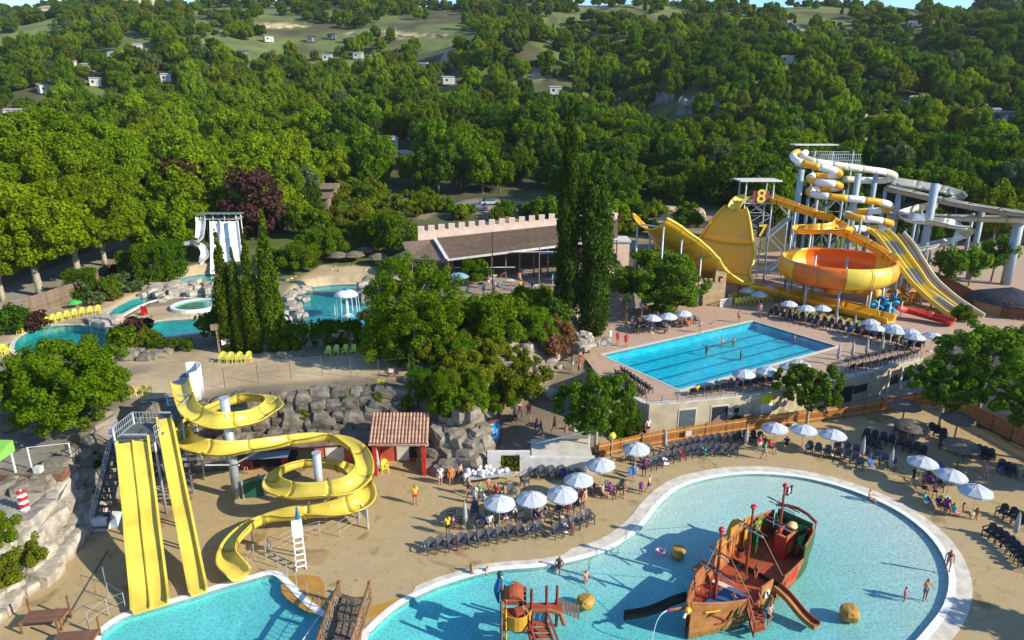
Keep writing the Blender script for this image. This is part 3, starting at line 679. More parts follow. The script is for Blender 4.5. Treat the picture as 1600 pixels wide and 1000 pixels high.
def box_proto(key, leafkey, dims, n_leaf, leaf, seed):
    rr = random.Random(seed); C = []; Q = []; m = min(dims)
    for i in range(160):
        q = m*rr.uniform(.13,.2); p = [rr.uniform(-.5,.5)*d for d in dims]; ax = rr.randrange(3); p[ax] = (1 if (rr.random() < .5 or ax == 2) else -1)*dims[ax]*.5
        p = [max(-d*.5+q*.8, min(d*.5-q*.8, v)) for v, d in zip(p, dims)]
        # rounded corners
        u = [v/(d*.5) for v, d in zip(p, dims)]; l = (abs(u[0])**5+abs(u[1])**5+abs(u[2])**5)**.2; p = [v/max(1,l*1.02) for v in p]
        C.append((p[0], p[1], p[2]+dims[2]*.5)); Q.append(q)
    TREES[key] = (leaf_mesh('crown_'+key, LF[leafkey], C, Q, n_leaf, leaf, seed, .3, .35), None, dims[2])
box_proto('hedge_box', 'box', (3.4,3.0,3.4), 9000, .12, 31); box_proto('hedge_tall', 'box', (3.0,2.6,4.2), 9000, .12, 32); box_proto('hedge_long', 'box', (6.6,2.0,1.8), 9000, .12, 33)
box_proto('topiary', 'box', (2.3,2.3,3.3), 7000, .10, 34)
def shrub_proto(key, leafkey, r, h, n_leaf, leaf, seed, n=30, cr=.34):
    C, Q = crown_clumps(r, r, 0, h, n, seed, cr, 'dome'); TREES[key] = (leaf_mesh('foliage_'+key, LF[leafkey], C, Q, n_leaf, leaf, seed), None, h)
shrub_proto('shrub', 'mid', 1.3, 1.9, 2200, .15, 41); shrub_proto('shrub_b', 'olive', 1.2, 1.5, 2000, .14, 42); shrub_proto('shrub_dark', 'dark', 1.5, 2.4, 2600, .16, 43)
shrub_proto('shrub_grey', 'blue', .95, 1.1, 1600, .11, 44); shrub_proto('shrub_big', 'mid', 3.0, 3.6, 15000, .125, 45, 60, .26); shrub_proto('shrub_big_olive', 'olive', 3.4, 3.6, 16000, .125, 46, 64, .24)
shrub_proto('shrub_lime', 'lime', 1.7, 2.4, 3200, .17, 47); shrub_proto('shrub_plum', 'plum', 1.1, 1.4, 1600, .14, 48); shrub_proto('shrub_flower', 'flower', 2.5, 4.2, 9000, .15, 49, 50, .26)
shrub_proto('big_lime', 'lime', 4.2, 5.6, 20000, .17, 50, 90, .2)
def at(px, py, z=None):
    if z is None: return T(px, py)
    return P(px, py, z)
def put(key, px, py, label, cat='tree', name='tree', sc=1.0, group=None, z=None):
    p = at(px, py, z); return plant(key, p, label, cat, name, group, None, sc)
def putW(key, px, py, wpx, label, cat='tree', name='tree', group=None, z=None, base_w=None, hs=1.0):
    """as wide as WPX pixels in the photo"""
    p = at(px, py, z); dep = p.y*math.cos(PITCH)+(CAM_H-p.z)*math.sin(PITCH); cm = TREES[key][0]
    co_ = np.empty(len(cm.vertices)*3, np.float32); cm.vertices.foreach_get('co', co_); w0 = np.percentile(co_[0::3], 99)-np.percentile(co_[0::3], 1)
    s = wpx*dep/FPX/w0; return plant(key, p, label, cat, name, group, .06 if key == 'hedge_long' else None, (s, s, s*hs))
putW('big_round', 112, 668, 176, 'big dense round tree hiding the left end of the lazy river', hs=.84)
for i, (px, py, w, k) in enumerate([(360,547,30,'cyp'),(380,549,22,'cyp_b'),(401,550,28,'cyp'),(431,548,31,'cyp_b')]):
    putW(k, px, py, w, ['leftmost of the four cypress columns behind the yellow chairs, paler than its neighbour','second cypress column from the left behind the yellow chairs, narrow and half hidden','third cypress column from the left behind the yellow chairs','rightmost of the four cypress columns, standing apart beside the mushroom pool'][i], 'cypress', 'cypress_tree', 'cypress columns by the river pools', hs=(1.22,1.30,1.32,1.22)[i])
putW('cyp_big', 885, 498, 33, 'tallest dark cypress by the restaurant terrace, left of the pair', 'cypress', 'cypress_tree', 'tall cypress pair', hs=1.36)
putW('cyp_big_b', 926, 522, 45, 'broader lower cypress of the tall pair, lit on its right side', 'cypress', 'cypress_tree', 'tall cypress pair', hs=1.24)
putW('locust', 650, 560, 134, 'broad feathery tree in front of the restaurant with an open olive green crown', hs=.98)
putW('dense', 1024, 490, 134, 'dense green tree beside the stone turret and the pool deck', z=DZ, hs=.64)
putW('deck_tree', 930, 712, 112, 'tree with a slender bare trunk rising beside the white planter wall', z=0.0)
putW('deck_tree_b', 1260, 667, 96, 'small round tree growing through the orange fence under the pool terrace', z=0.0)
putW('deck_tree_b', 1468, 665, 100, 'tree inside the corner of the orange fence near the thatched parasols', z=0.0)
putW('deck_tree', 1528, 640, 142, 'largest tree behind the corner of the orange fence, over the dark road', z=0.8, hs=.8)
putW('deck_tree_b', 1606, 620, 96, 'tree at the right edge of the photo over the dark road', z=0.8)
for i, (px, py, w) in enumerate([(1480,452,46),(1513,447,44),(1548,440,50)]):
    putW('small', px, py, w, ['small slim tree nearest the tall grey slide pillars','small slim tree in the middle of the three on the gravel','small slim tree nearest the far right concrete pillar'][i], 'tree', 'young_tree', 'young trees on the gravel lot', z=DZ)
PLT = sorted([(5,470,120),(65,462,150),(125,440,150),(165,415,110),(20,420,140),(90,400,160),(155,378,120),(30,372,170),(105,352,150),(170,335,120),(-30,440,120)])
for i, (px, py, w) in enumerate(PLT):
    putW(('plane','plane_b')[i%2], px, py, w, f'pale green plane tree of the grove along the left road, {ORD[i]} from the left', 'tree', 'plane_tree', 'plane trees along the left road', hs=1.0)
putW('big_lime', 258, 395, 112, 'broad bright green tree left of the white slide tower', 'tree', 'tree')
putW('plum', 300, 345, 70, 'dark purple plum tree left of the white slide tower', 'tree', 'plum_tree')
putW('plum', 405, 372, 80, 'dark purple plum tree right of the white slide tower', 'tree', 'plum_tree')
putW('golden', 347, 336, 34, 'golden yellow leaved tree behind the white slide tower', 'tree', 'golden_tree')
for px, py, w, k, lb in [(130,462,42,'hedge_box','clipped round topped box bush standing alone beside the brown board fence'),(212,436,44,'hedge_box','leftmost of the tall clipped bushes near the white slides'),(236,440,42,'hedge_tall','middle of the tall clipped bushes near the white slides'),(268,434,42,'hedge_tall','rightmost of the tall clipped bushes near the white slides')]:
    putW(k, px, py, w, lb, 'bush', 'clipped_bush')
putW('topiary', 656, 620, 31, 'left of the twin clipped bushes above the boulder wall', 'bush', 'clipped_bush'); putW('topiary', 693, 619, 27, 'right of the twin clipped bushes above the boulder wall', 'bush', 'clipped_bush')
putW('hedge_long', 268, 548, 64, 'long clipped hedge between the lazy river and the sand terrace', 'hedge', 'hedge'); putW('hedge_long', 505, 545, 120, 'long low hedge under the mushroom pool behind lime chairs', 'hedge', 'hedge', hs=1.3)
putW('topiary', 985, 680, 28, 'round clipped bush left of the white railing behind the orange fence', 'bush', 'clipped_bush'); putW('topiary', 962, 682, 26, 'clipped bush touching the white railing behind the slender tree', 'bush', 'clipped_bush')
_rs = random.Random(44)
SH = [(_rs.uniform(690,850), _rs.uniform(480,625), _rs.uniform(34,70), _rs.choice(('shrub_big','shrub_big_olive','shrub_big_olive','shrub'))) for _ in range(24)] + [(_rs.uniform(520,700), _rs.uniform(300,345), _rs.uniform(18,40), _rs.choice(('shrub','shrub_b','shrub_lime','shrub_big_olive'))) for _ in range(26)] + [(_rs.uniform(960,1100), _rs.uniform(335,372), _rs.uniform(18,36), _rs.choice(('shrub','shrub_b','shrub_lime'))) for _ in range(14)] + [(_rs.uniform(700,870), _rs.uniform(332,346), _rs.uniform(16,30), _rs.choice(('shrub','shrub_b'))) for _ in range(10)] + [(470,425,66,'shrub_big'),(505,405,70,'shrub_big'),(560,385,80,'shrub_big_olive'),(610,395,90,'shrub_big'),(540,360,70,'shrub_big_olive'),(740,440,52,'shrub_big'),(770,530,100,'shrub_big'),(800,615,110,'shrub_big_olive'),(735,600,90,'shrub_big_olive'),
 (862,560,70,'shrub_flower'),(835,530,70,'shrub_big'),(690,560,90,'shrub_big_olive'),(845,590,60,'shrub_big_olive'),(705,510,80,'shrub_big_olive'),(600,560,90,'shrub_big'),(610,520,90,'shrub_big_olive'),(815,490,60,'shrub_lime'),(848,480,46,'shrub_lime'),(870,520,60,'shrub_dark'),
 (60,905,16,'shrub_b'),(95,862,14,'shrub'),(122,822,18,'shrub_b'),(36,930,14,'shrub'),(690,648,40,'shrub'),(728,642,36,'shrub_b'),(655,668,30,'shrub'),(715,690,26,'shrub_b'),(740,612,50,'shrub_big'),(757,588,48,'shrub_big'),(750,642,36,'shrub'),(1028,666,20,'shrub_b'),(1046,668,17,'shrub'),(1150,664,18,'shrub_dark'),(1168,661,16,'shrub_b'),(1222,652,18,'shrub'),(1290,640,20,'shrub_dark'),(20,900,110,'shrub_big_olive'),(-10,850,70,'shrub_big'),(700,652,34,'shrub_dark'),(640,640,30,'shrub_b'),(715,640,40,'shrub'),(780,640,60,'shrub_big'),(590,628,24,'shrub_b'),(545,632,20,'shrub'),(470,655,22,'shrub_b'),
 (20,520,50,'shrub_dark'),(55,515,40,'shrub_plum'),(170,462,34,'shrub'),(190,445,30,'shrub_grey'),(205,440,30,'shrub_grey'),(150,475,28,'shrub_grey'),(178,468,26,'shrub_b'),(212,455,22,'shrub_grey'),(185,430,26,'shrub_plum'),(230,540,40,'shrub_b'),(195,545,44,'shrub'),(215,528,46,'shrub_plum'),
 (345,535,60,'shrub_dark'),(455,550,30,'shrub'),(680,690,24,'shrub'),(140,690,26,'shrub_b'),(150,745,30,'shrub_dark'),(160,790,30,'shrub_dark'),(125,785,18,'shrub_b'),(665,545,60,'shrub_dark'),(640,575,46,'shrub_dark'),
 (570,345,40,'shrub_lime'),(690,385,40,'shrub_lime'),(720,340,30,'shrub_lime'),(790,338,30,'shrub'),(840,335,30,'shrub_lime'),(560,330,26,'shrub_b'),(590,318,22,'shrub'),(620,326,30,'shrub_b'),(655,318,26,'shrub_lime'),(535,312,24,'shrub_b'),(675,330,28,'shrub'),(600,338,30,'shrub_b'),(985,330,40,'shrub'),(960,345,46,'shrub_lime'),(1090,445,30,'shrub'),(1130,320,80,'shrub_dark'),(1470,472,24,'shrub'),(1505,500,30,'shrub'),(380,330,60,'shrub_dark'),(425,420,40,'shrub'),(35,640,50,'shrub_dark'),(850,340,40,'shrub')]
nm_ = {'shrub':'green','shrub_b':'olive','shrub_dark':'dark green','shrub_grey':'grey leaved','shrub_big':'large leafy','shrub_big_olive':'large yellowish green','shrub_lime':'bright green','shrub_plum':'purple','shrub_flower':'pink flowering'}
def sh_where(px, py): return 'on the rocky mound' if 560 < px < 880 and py > 450 else ('by the river pools on the left' if px < 480 and py > 420 else ('on the bank beside the left stone wall' if px < 200 else ('on the bank behind the restaurant' if py < 400 else 'beside the terraces')))
SHN = {}
SH = [q for q in SH if not (q[0]-q[2]*.45 > 800 and 560 < q[1] < 660 and q[0] > 840)]
for px, py, w, k in sorted(SH):
    wh = sh_where(px, py); n_ = SHN[(k, wh)] = SHN.get((k, wh), 0)+1
    many = sum(1 for q in SH if q[3] == k and sh_where(*q[:2]) == wh) > 1
    putW(k, px, py, w, f'{nm_[k]} shrub growing {wh}'+(f', {ORD[n_-1]} from the left' if many else ''), 'shrub', 'shrub', f'{nm_[k]} shrubs {wh}')
# trees just outside the frame whose shade falls on the plaza
for x_, y_, k, lb in ((40.5,30.6,'small','tree outside the right edge shading the plaza by the pool curve'),(50.5,49.5,'deck_tree','tree outside the right edge shading the fence corner'),(47,55.5,'deck_tree_b','tree on the dark road behind the dark fence run')):
    plant(k, (x_, y_, H(x_, y_)), lb, 'tree', 'tree', None, None, 1.1)
# ------------------------------------------------------------------ boulders
def boulder_mesh(name, m, seed, blocky=.75):
    r = random.Random(seed); bm = bmesh.new(); bmesh.ops.create_cube(bm, size=2); bmesh.ops.subdivide_edges(bm, edges=bm.edges[:], cuts=2, use_grid_fill=True)
    for v in bm.verts:
        c = v.co; l = (abs(c.x)**7+abs(c.y)**7+abs(c.z)**7)**(1/7); s = Vector(c).normalized(); v.co = (c/l*blocky + s*(1-blocky))*(1+.2*noise.noise(v.co*.8+Vector((seed*7.3,0,0)))) + noise.noise_vector(v.co*1.6+Vector((seed*3.1,0,0)))*.07
    me = bpy.data.meshes.new(name); bm.to_mesh(me); bm.free(); me.materials.append(m); return me
BD = {k: [boulder_mesh('boulder_'+k, m, 100+i, bl) for i in range(7)] for k, m, bl in (('dark', DROCK, .96), ('grey', ROCK, .82), ('pale', WROCK, .9), ('ochre', OCHRE, .7))}
def rocks(name, label, cat, items, kind='grey', part='boulder', group=None):
    """items: (location, (sx,sy,sz)) half sizes"""
    c = items[0][0]; t = thing(name, label, cat, (c[0], c[1], c[2]), 0, group); T0 = Vector(t.location)
    for i, (p, s) in enumerate(items):
        o = place(BD[kind][random.randrange(7)], part, t, False, Vector(p)-T0, None); o.rotation_euler = (random.uniform(-.25,.25), random.uniform(-.25,.25), random.uniform(0, 6.28) if len(s) < 4 else s[3]+random.choice((0, math.pi))+random.uniform(-.15,.15)); o.scale = s[:3]
    return t
def slope_rows(path, width, rows, sz, seed, into):
    """boulders in courses up the slope that rises from PATH; INTO = unit vector side (+1 left of travel)"""
    r = random.Random(seed); out = []; path = [Vector((p[0], p[1], 0)) for p in path]
    for k in range(rows):
        f = (k+.35)/rows; step = sz*r.uniform(1.5, 1.9); pts = resample(path, step*.9)
        for i, p in enumerate(pts):
            a = pts[max(0, i-1)]; b_ = pts[min(len(pts)-1, i+1)]; t = (b_-a).normalized(); n = Vector((-t.y, t.x, 0))*into
            q = p + n*(f*width + r.uniform(-.15,.15)) + t*r.uniform(-.3,.3)*sz + (t*sz*.7 if k % 2 else Vector()); s = sz*r.uniform(.75, 1.2)
            z = H(q.x, q.y); out.append(((q.x, q.y, z+.05), (s*r.uniform(.85,1.25), s*r.uniform(.7,.95), s*r.uniform(.6,1.0), math.atan2(t.y, t.x))))
    return out
rear = [P2(*p, 0) for p in [(225,742),(300,735),(380,728),(480,718),(560,712),(640,712)]]
rocks('boulder_wall', 'long grey dry stone wall of large fitted boulders under the sand terrace', 'stone wall', slope_rows(rear, 3.5, 6, .8, 5, 1), 'dark')
rocks('boulder_wall', 'bend of stacked boulders left of the twin yellow slides', 'stone wall', slope_rows([P2(*p, 0) for p in [(158,800),(180,765),(215,742)]], 3.4, 6, .88, 6, 1), 'grey')
rocks('riprap_wall', 'pale riprap bank of rough boulders along the left edge of the plaza', 'stone wall', slope_rows([P2(*p, 0) for p in [(-30,995),(20,950),(75,905),(130,842),(158,800)]], 2.7, 4, .9, 7, 1), 'pale')
r_ = random.Random(9)
def scat(n, x0, x1, y0, y1, s0, s1, z=None, seed=0):
    r = random.Random(seed); out = []
    for i in range(n):
        p = at(r.uniform(x0, x1), r.uniform(y0, y1), z); s = r.uniform(s0, s1); out.append(((p.x, p.y, p.z+s*.25), (s*r.uniform(.8,1.3), s, s*r.uniform(.6,.95))))
    return out
rocks('rock_pile', 'heap of big pale grey boulders between the tiled kiosk and the blue sign', 'rock pile', scat(16, 668, 706, 668, 742, .6, 1.15, None, 1)+scat(12, 706, 760, 640, 700, .5, 1.0, None, 2)+scat(7, 700, 740, 712, 742, .6, 1.1, None, 3)+scat(18, 680, 765, 650, 735, .35, .8, None, 23), 'grey')
rocks('rock_outcrop', 'grey outcrop among shrubs on the mound behind the twin clipped bushes', 'rock outcrop', scat(34, 640, 800, 535, 600, .4, .95, None, 4), 'grey')
rocks('rock_outcrop', 'pale rocks lining the left side of the path up to the pool deck', 'rock outcrop', scat(16, 815, 880, 545, 640, .35, .7, None, 5), 'pale')
rocks('rock_pile', 'pale rocks heaped behind the winding river below the white slides', 'rock pile', scat(26, 212, 300, 447, 463, .5, 1.0, 5, 6)+scat(14, 285, 345, 445, 458, .5, 1.1, 5, 16), 'pale')
rocks('rock_pile', 'pale flat rocks where the winding river meets the lazy river', 'rock pile', scat(14, 140, 185, 498, 512, .4, .7, 5, 7), 'pale')
rocks('rock_pile', 'white rocks on the sandy island beside the hot tub', 'rock pile', scat(6, 248, 272, 466, 472, .4, .7, 5, 8), 'pale')
rocks('rock_pile', 'rounded grey rocks forming the back rim of the mushroom pool', 'rock pile', scat(16, 452, 480, 448, 500, .4, .8, 5, 9)+scat(12, 570, 592, 446, 470, .5, 1.2, 5, 10), 'pale')
rocks('rock_border', 'row of low boulders edging the sand terrace below the river hedge', 'rock border', scat(14, 195, 310, 550, 562, .35, .6, None, 11)+scat(12, 440, 520, 548, 560, .3, .5, None, 12), 'grey')
rocks('rock_border', 'dark boulders at the foot of the big round tree', 'rock border', scat(16, 0, 120, 640, 668, .4, .8, None, 13), 'dark')
rocks('rock_border', 'pale stone edging wall left of the pool deck by the tall cypress', 'rock border', scat(22, 898, 948, 524, 548, .35, .6, 4.4, 14), 'pale')
rocks('rock_border', 'planter boulders beside the wooden ladder on the left bank', 'rock border', scat(18, 10, 105, 742, 770, .45, .75, None, 15), 'grey')
rocks('rock_cliff', 'bare ochre rock bank behind the yellow half pipe', 'cliff', scat(26, 1030, 1095, 333, 356, .8, 1.6, None, 17), 'ochre')
rocks('rock_border', 'low stones and planting edge at the foot of the terrace wall behind the orange fence', 'rock border', scat(22, 1140, 1240, 648, 664, .2, .42, 0, 31)+scat(10, 1018, 1060, 662, 670, .2, .4, 0, 32), 'pale')
def slab(name, label, px, d, m, seed, run=None, lean=.55):
    """eroded cliff face: a rough sheet with thickness standing on the slope"""
    a = T(*px[0]); b_ = T(*px[1]) if run is None else a+Vector((.8,-.6,0))*run; t = thing(name, label, 'cliff', a); r = random.Random(seed); bb = MB(); n = 20; k = 8; vs = []
    ax = (b_-a); nn = Vector((-ax.y, ax.x, 0)).normalized()
    for i in range(n):
        for j in range(k):
            p = a + ax*(i/(n-1)); h = d*j/(k-1)*(.85+.25*noise.noise((i*.3, seed, 0)))*min(1, .55+1.6*math.sin(math.pi*(i+.5)/n))
            q = p + nn*(h*lean + noise.noise((i*.4, j*.5, seed))*1.6); vs.append((q.x, q.y, H(p.x, p.y)-2.0 + h + noise.noise((i*.5, j*.7, seed+5))*1.0))
    vs2 = [(v[0]+nn.x*5, v[1]+nn.y*5, v[2]-3) for v in vs]; fs = []
    for i in range(n-1):
        for j in range(k-1): fs.append((i*k+j, (i+1)*k+j, (i+1)*k+j+1, i*k+j+1))
    N0 = n*k; fs += [tuple(x+N0 for x in reversed(f)) for f in fs]
    for i in range(n-1): fs.append((i*k+k-1, (i+1)*k+k-1, N0+(i+1)*k+k-1, N0+i*k+k-1))
    bb.add(vs+vs2, fs); bb.obj('rock_face', m, t, False, True)
slab('clay_cliff', 'largest bare grey clay cliff in the shaded gully', [(1056,180)]*2, 9, CLAY, 1, 17, .14)
slab('clay_cliff', 'middle clay cliff of the gully with a sunlit sandy edge', [(1010,170)]*2, 8, CLAY, 2, 11, .14)
slab('clay_cliff', 'leftmost small clay cliff of the shaded gully', [(950,160)]*2, 6, CLAY, 3, 12, .14)
slab('clay_cliff', 'pale grey landslip high on the right hillside', [(1218,42),(1240,58)], 7, CLAY, 4)
slab('earth_bank', 'long sandy road cut near the top of the left hill', [(395,44),(478,44)], 4.5, OCHRE, 5)
slab('earth_bank', 'sandy road cut right of the tall tree on the hilltop', [(545,56),(690,60)], 4.5, OCHRE, 6)

# ------------------------------------------------------------------ fences
def fence(name, label, path, hgt, sw, gap, m, mp, cat='fence', rails=(.25,.8), post_step=2.3, base=None, thick=.03, slatname='slat', side=1, topvar=.03, postm=None, lean=True):
    path = [Vector(p) for p in path]; t = thing(name, label, cat, path[0]); r = random.Random(len(path)); pts = resample(path, sw+gap); o0 = Vector(t.location)
    sm = [MB().box((0,0,hgt/2), (sw, thick, hgt*k)).mesh('slat', m) for k in (1, .97, .985)]
    for i in range(len(pts)-1):
        a, c = pts[i], pts[i+1]; d = c-a; o = place(sm[r.randrange(3)], slatname, t, False, (a+c)/2-o0); o.rotation_euler.z = math.atan2(d.y, d.x); o.location.z += r.uniform(-topvar, topvar)
    pp = resample(path, post_step); pm = MB().box((0,0,hgt*.52), (.11,.11,hgt*1.06)).mesh('post', postm or mp)
    for p in pp:
        o = place(pm, 'post', t, False, p-o0)
    for i in range(len(pp)-1):
        a, c = pp[i], pp[i+1]; d = (c-a).normalized(); n = Vector((d.y, -d.x, 0))*side
        for k in rails:
            z = Vector((0,0,hgt*k)); MB().beam(a+z+n*.055-o0, c+z+n*.055-o0, .06, .11).obj('rail', mp, t)
    return t
G0 = lambda x, y, z=0: P(x, y, z)
fence('slat_fence', 'long sunlit orange brown slat fence behind the grey chairs', [G0(935,716),G0(1005,700),G0(1060,690),G0(1200,669),G0(1330,652),G0(1452,630)], 1.5, .12, .045, FENCEW, RAILW, postm=DFENCE)
fence('slat_fence', 'dark red brown slat fence run beyond the corner, beside the dark road', [G0(1456,631),G0(1530,663),G0(1600,698),G0(1680,742)], 1.7, .14, .04, DFENCE, FENCEW, postm=DFENCE)  # run in shade: its darkness put into the wood colour
fence('board_fence', 'brown fence curving behind the racing slides at upper right', [P(1436,436,DZ),P(1478,455,DZ),P(1530,483,DZ),P(1570,497,DZ),P(1640,505,DZ)], 2.2, .2, .03, DFENCE, DFENCE)
fence('board_fence', 'faded brown board fence with a slanting top by the left river pools', [P(-20,508,5),P(50,492,5),P(118,468,5)], 2.4, .22, .02, OLDW, OLDW)
fence('board_fence', 'short faded brown board fence below the upper left road', [P(152,447,5.3),P(196,415,5.3)], 2.2, .22, .02, OLDW, OLDW)
fence('picket_fence', 'white picket railing behind the slender tree', [P(898,675,.3),P(952,675,.3)], 1.15, .07, .12, WRAIL, WRAIL, 'railing', (.1,.95), 3.5, slatname='picket', topvar=0)
fence('picket_fence', 'small white gate beside the stone turret on the pool deck', [P(1125,480,DZ),P(1142,477,DZ)], 1.2, .08, .12, WRAIL, WRAIL, 'gate', (.1,.95), 3.0, slatname='picket', topvar=0)
def wire_fence(label, path, hgt, step, m, wires=3, name='wire_fence', r=.03):
    path = [Vector(p) for p in path]; t = thing(name, label, 'fence', path[0]); o0 = Vector(t.location); pp = resample(path, step)
    pm = MB().cyl((0,0,0), (0,0,hgt), r, r, 6).mesh('post', m)
    for p in pp: place(pm, 'post', t, False, p-o0)
    for k in range(wires):
        z = Vector((0,0,hgt*(k+1)/wires-.02)); MB().tube([p+z-o0 for p in pp], r*.35, 4).obj('wire', m, t)
    return t
wire_fence('thin wire fence with dark posts along the edge of the sand terrace', [T(352,608),T(406,598),T(455,592),T(502,587),T(550,590),T(598,595),T(640,590)], 2.1, 3.2, DSTEEL, 2)
wire_fence('mesh safety fence around the end of the spiral slide, bearing a white notice', [G0(425,868),G0(455,852),G0(500,838),G0(520,845),G0(556,825),G0(572,800)], 1.3, 1.7, STEEL, 3)
wire_fence('thin fence along the edge of the slide pool', [G0(388,893),G0(400,868),G0(428,880),G0(470,925),G0(500,950),G0(518,968)], 1.2, 1.5, STEEL, 2)
wire_fence('low fence left of the twin yellow slides', [G0(165,912),G0(169,935),G0(205,958),G0(150,965),G0(140,985)], 1.3, 2.0, STEEL, 2)
wire_fence('white posts with a thin handrail on the left bank', [T(50,733),T(114,725)], 1.9, 5.0, WRAIL, 1, 'handrail', .06)
wire_fence('dark railing on the wall edge of the pool terrace', [P(1010,634,DZ),P(1060,630,DZ),P(1180,618,DZ),P(1330,590,DZ),P(1438,563,DZ)], 1.0, 1.6, DSTEEL, 4)
wire_fence('dark metal railing in front of the stone wall behind the orange fence', [P(1170,655,.1),P(1215,645,.1),P(1262,640,.1)], 1.5, 1.5, DSTEEL, 5)

# ------------------------------------------------------------------ retaining wall of the pool terrace
wp = [P(962,606,DZ),P(1008,635,DZ),P(1060,631,DZ),P(1180,619,DZ),P(1330,591,DZ),P(1442,562,DZ)]
wp = resample([Vector((p.x, p.y, 0)) for p in wp], 1.1)
tw = thing('retaining_wall', 'cream rendered retaining wall with doors under the lap pool terrace', 'wall', (wp[0].x, wp[0].y, 0)); o0 = Vector(tw.location)
def wallstrip(path, z0, z1, th, back=1):
    b = MB(); n = len(path); vs = []
    for i, p in enumerate(path):
        t = (path[min(i+1, n-1)]-path[max(i-1, 0)]).normalized(); nn = Vector((-t.y, t.x, 0))*back
        for q, z in ((p, z0), (p, z1), (p+nn*th, z1), (p+nn*th, z0)): vs.append((q.x, q.y, z))
    fs = [(i*4+k, (i+1)*4+k, (i+1)*4+(k+1) % 4, i*4+(k+1) % 4) for i in range(n-1) for k in range(4)] + [(3,2,1,0), tuple((n-1)*4+k for k in range(4))]
    return b.add(vs, fs)
wallstrip(wp, -.1, DZ+.02, .4).obj('wall', CWALL, tw, False, True); wallstrip([p+Vector((0,0,0)) for p in wp], DZ+.03, DZ+.18, .55).obj('coping_stone', CONC, tw, False, True)
def on_wall(px, py, z=0.5):
    """nearest point of the wall line seen in that column, with its outward normal"""
    best = None
    for a, c in zip(wp, wp[1:]):
        for k in range(6):
            p = a.lerp(c, k/6); dep = p.y*math.cos(PITCH)+(CAM_H-z)*math.sin(PITCH); x = 800+FPX*p.x/dep
            if best is None or abs(x-px) < best[0]: t = (c-a).normalized(); best = (abs(x-px), p, Vector((t.y, -t.x, 0)), math.atan2(t.y, t.x))
    return best[1:]
def wall_piece(name, px, w, h, z, m, out=.02, th=.1, sub=None):
    p, n, a = on_wall(px, 0); o = MB().box(p+n*(out-th/2+.02)+Vector((0,0,z+h/2)), (w, th, h), a).obj(name, m, tw, False, True); return o, p, n, a
for px, w, m in ((1074,1.7,mat('grey_door', (0.09,0.12,0.13), 0.5, 0.15, 2.0)),(1122,1.7,DARK)):
    wall_piece('door_frame', px, w+.3, 2.35, 0, CONC, .03)
    o, p, n, a = wall_piece('door', px, w, 2.15, 0.02, m, .07); d = Vector((math.cos(a), math.sin(a), 0))
    hd = MB().box(p+n*.12+d*.05+Vector((0,0,1.1)), (.06,.06,.3), a).obj('handle', STEEL, o, False, True)
    hd.matrix_parent_inverse = Matrix.Translation(-o0)
for px, w, h, z in ((1395,1.7,1.7,.8),(1412,1.7,1.7,.8),(1342,2.2,.9,.9),(1310,3.6,1.8,.2)):
    wall_piece('opening', px, w, h, z, DARK, .04)
for px in (1385,1404,1421): wall_piece('pilaster', px, .25, 2.7, 0, CONC, .16, .3)
wall_piece('vent', 1148, .5, .5, 1.3, DARK, .04)
o, p, n, a = wall_piece('sign', 1195, 1.5, 1.0, .85, WHITE, .09); wall_piece('sign', 1195, 1.5, .95, 1.9, mat('yellow_sign', (.62,.66,.03), .5, .08), .09)
MB().tube([on_wall(1290,0)[0]+on_wall(1290,0)[1]*.3, on_wall(1290,0)[0]+on_wall(1290,0)[1]*.3+Vector((0,0,1.4)), on_wall(1282,0)[0]+on_wall(1282,0)[1]*.25+Vector((0,0,1.7))], .12, 8).obj('drain_pipe', OFFW, tw, False, True)
# courses of the bare stone stretch: blocks proud of the render
r = random.Random(3); bmsh = [MB().box((0,0,0), (.62,.1,.28)).mesh('stone_block', mat('stone_block', (.50,.42,.28), .9, .18, 2, rnd=.2)) for _ in range(2)]
for px in range(1168, 1262, 5):
    p, n, a = on_wall(px, 0)
    for k in range(9):
        if 1183 < px < 1208 and k > 3: continue
        o = place(bmsh[k % 2], 'stone_block', tw); o.location = p+n*r.uniform(.0,.025)+Vector((0,0,.2+k*.31))+Vector((math.cos(a), math.sin(a), 0))*(.16 if k % 2 else -.16)-o0; o.rotation_euler.z = a

# ------------------------------------------------------------------ white planter wall by the plaza
pc = P(800,742,0); e = P(930,730,0); ax = Vector((1,0.03,0)).normalized()
t = thing('planter_wall', 'low white rendered wall with a square planter opening full of ivy', 'wall', (P(762,742,0).x, P(762,742,0).y, 0)); X0 = t.location.x; Y0 = t.location.y
def pxw(px, y, z): return ((px-800)/FPX)*(y*math.cos(PITCH)+(CAM_H-z)*math.sin(PITCH))
xa, xb, xc, xd = [pxw(p, Y0, 0)-X0 for p in (762, 783, 812, 828)]; xe = pxw(928, Y0, 0)-X0
b = MB(); b.box(((xa+xb)/2,0,1.15), (xb-xa,.4,2.3)); b.box(((xc+xd)/2,0,1.15), (xd-xc,.4,2.3)); b.box(((xb+xc)/2,0,2.15), (xc-xb,.38,.3)); b.box(((xb+xc)/2,0,.2), (xc-xb,.38,.4)); b.obj('planter_frame', OFFW, t)
MB().box(((xd+xe)/2+.02,.1,.85), (xe-xd,.5,1.7)).obj('low_wall', OFFW, t); MB().box(((xd+xe)/2,2.0,1.55), (xe-xd-.3,3.2,.16)).obj('ledge', CONC, t); MB().box(((xb+xc)/2,.9,.7), (xc-xb+1,1.2,1.4)).obj('planter_soil', BARK, t)
C, Q = [], []
rr = random.Random(5)
for i in range(30): C.append((xb+(xc-xb)*rr.random(), -.08+rr.random()*.25, .45+1.55*rr.random())); Q.append(.26)
place(leaf_mesh('ivy', LF['olive'], C, Q, 1800, .1, 3), 'ivy', t)
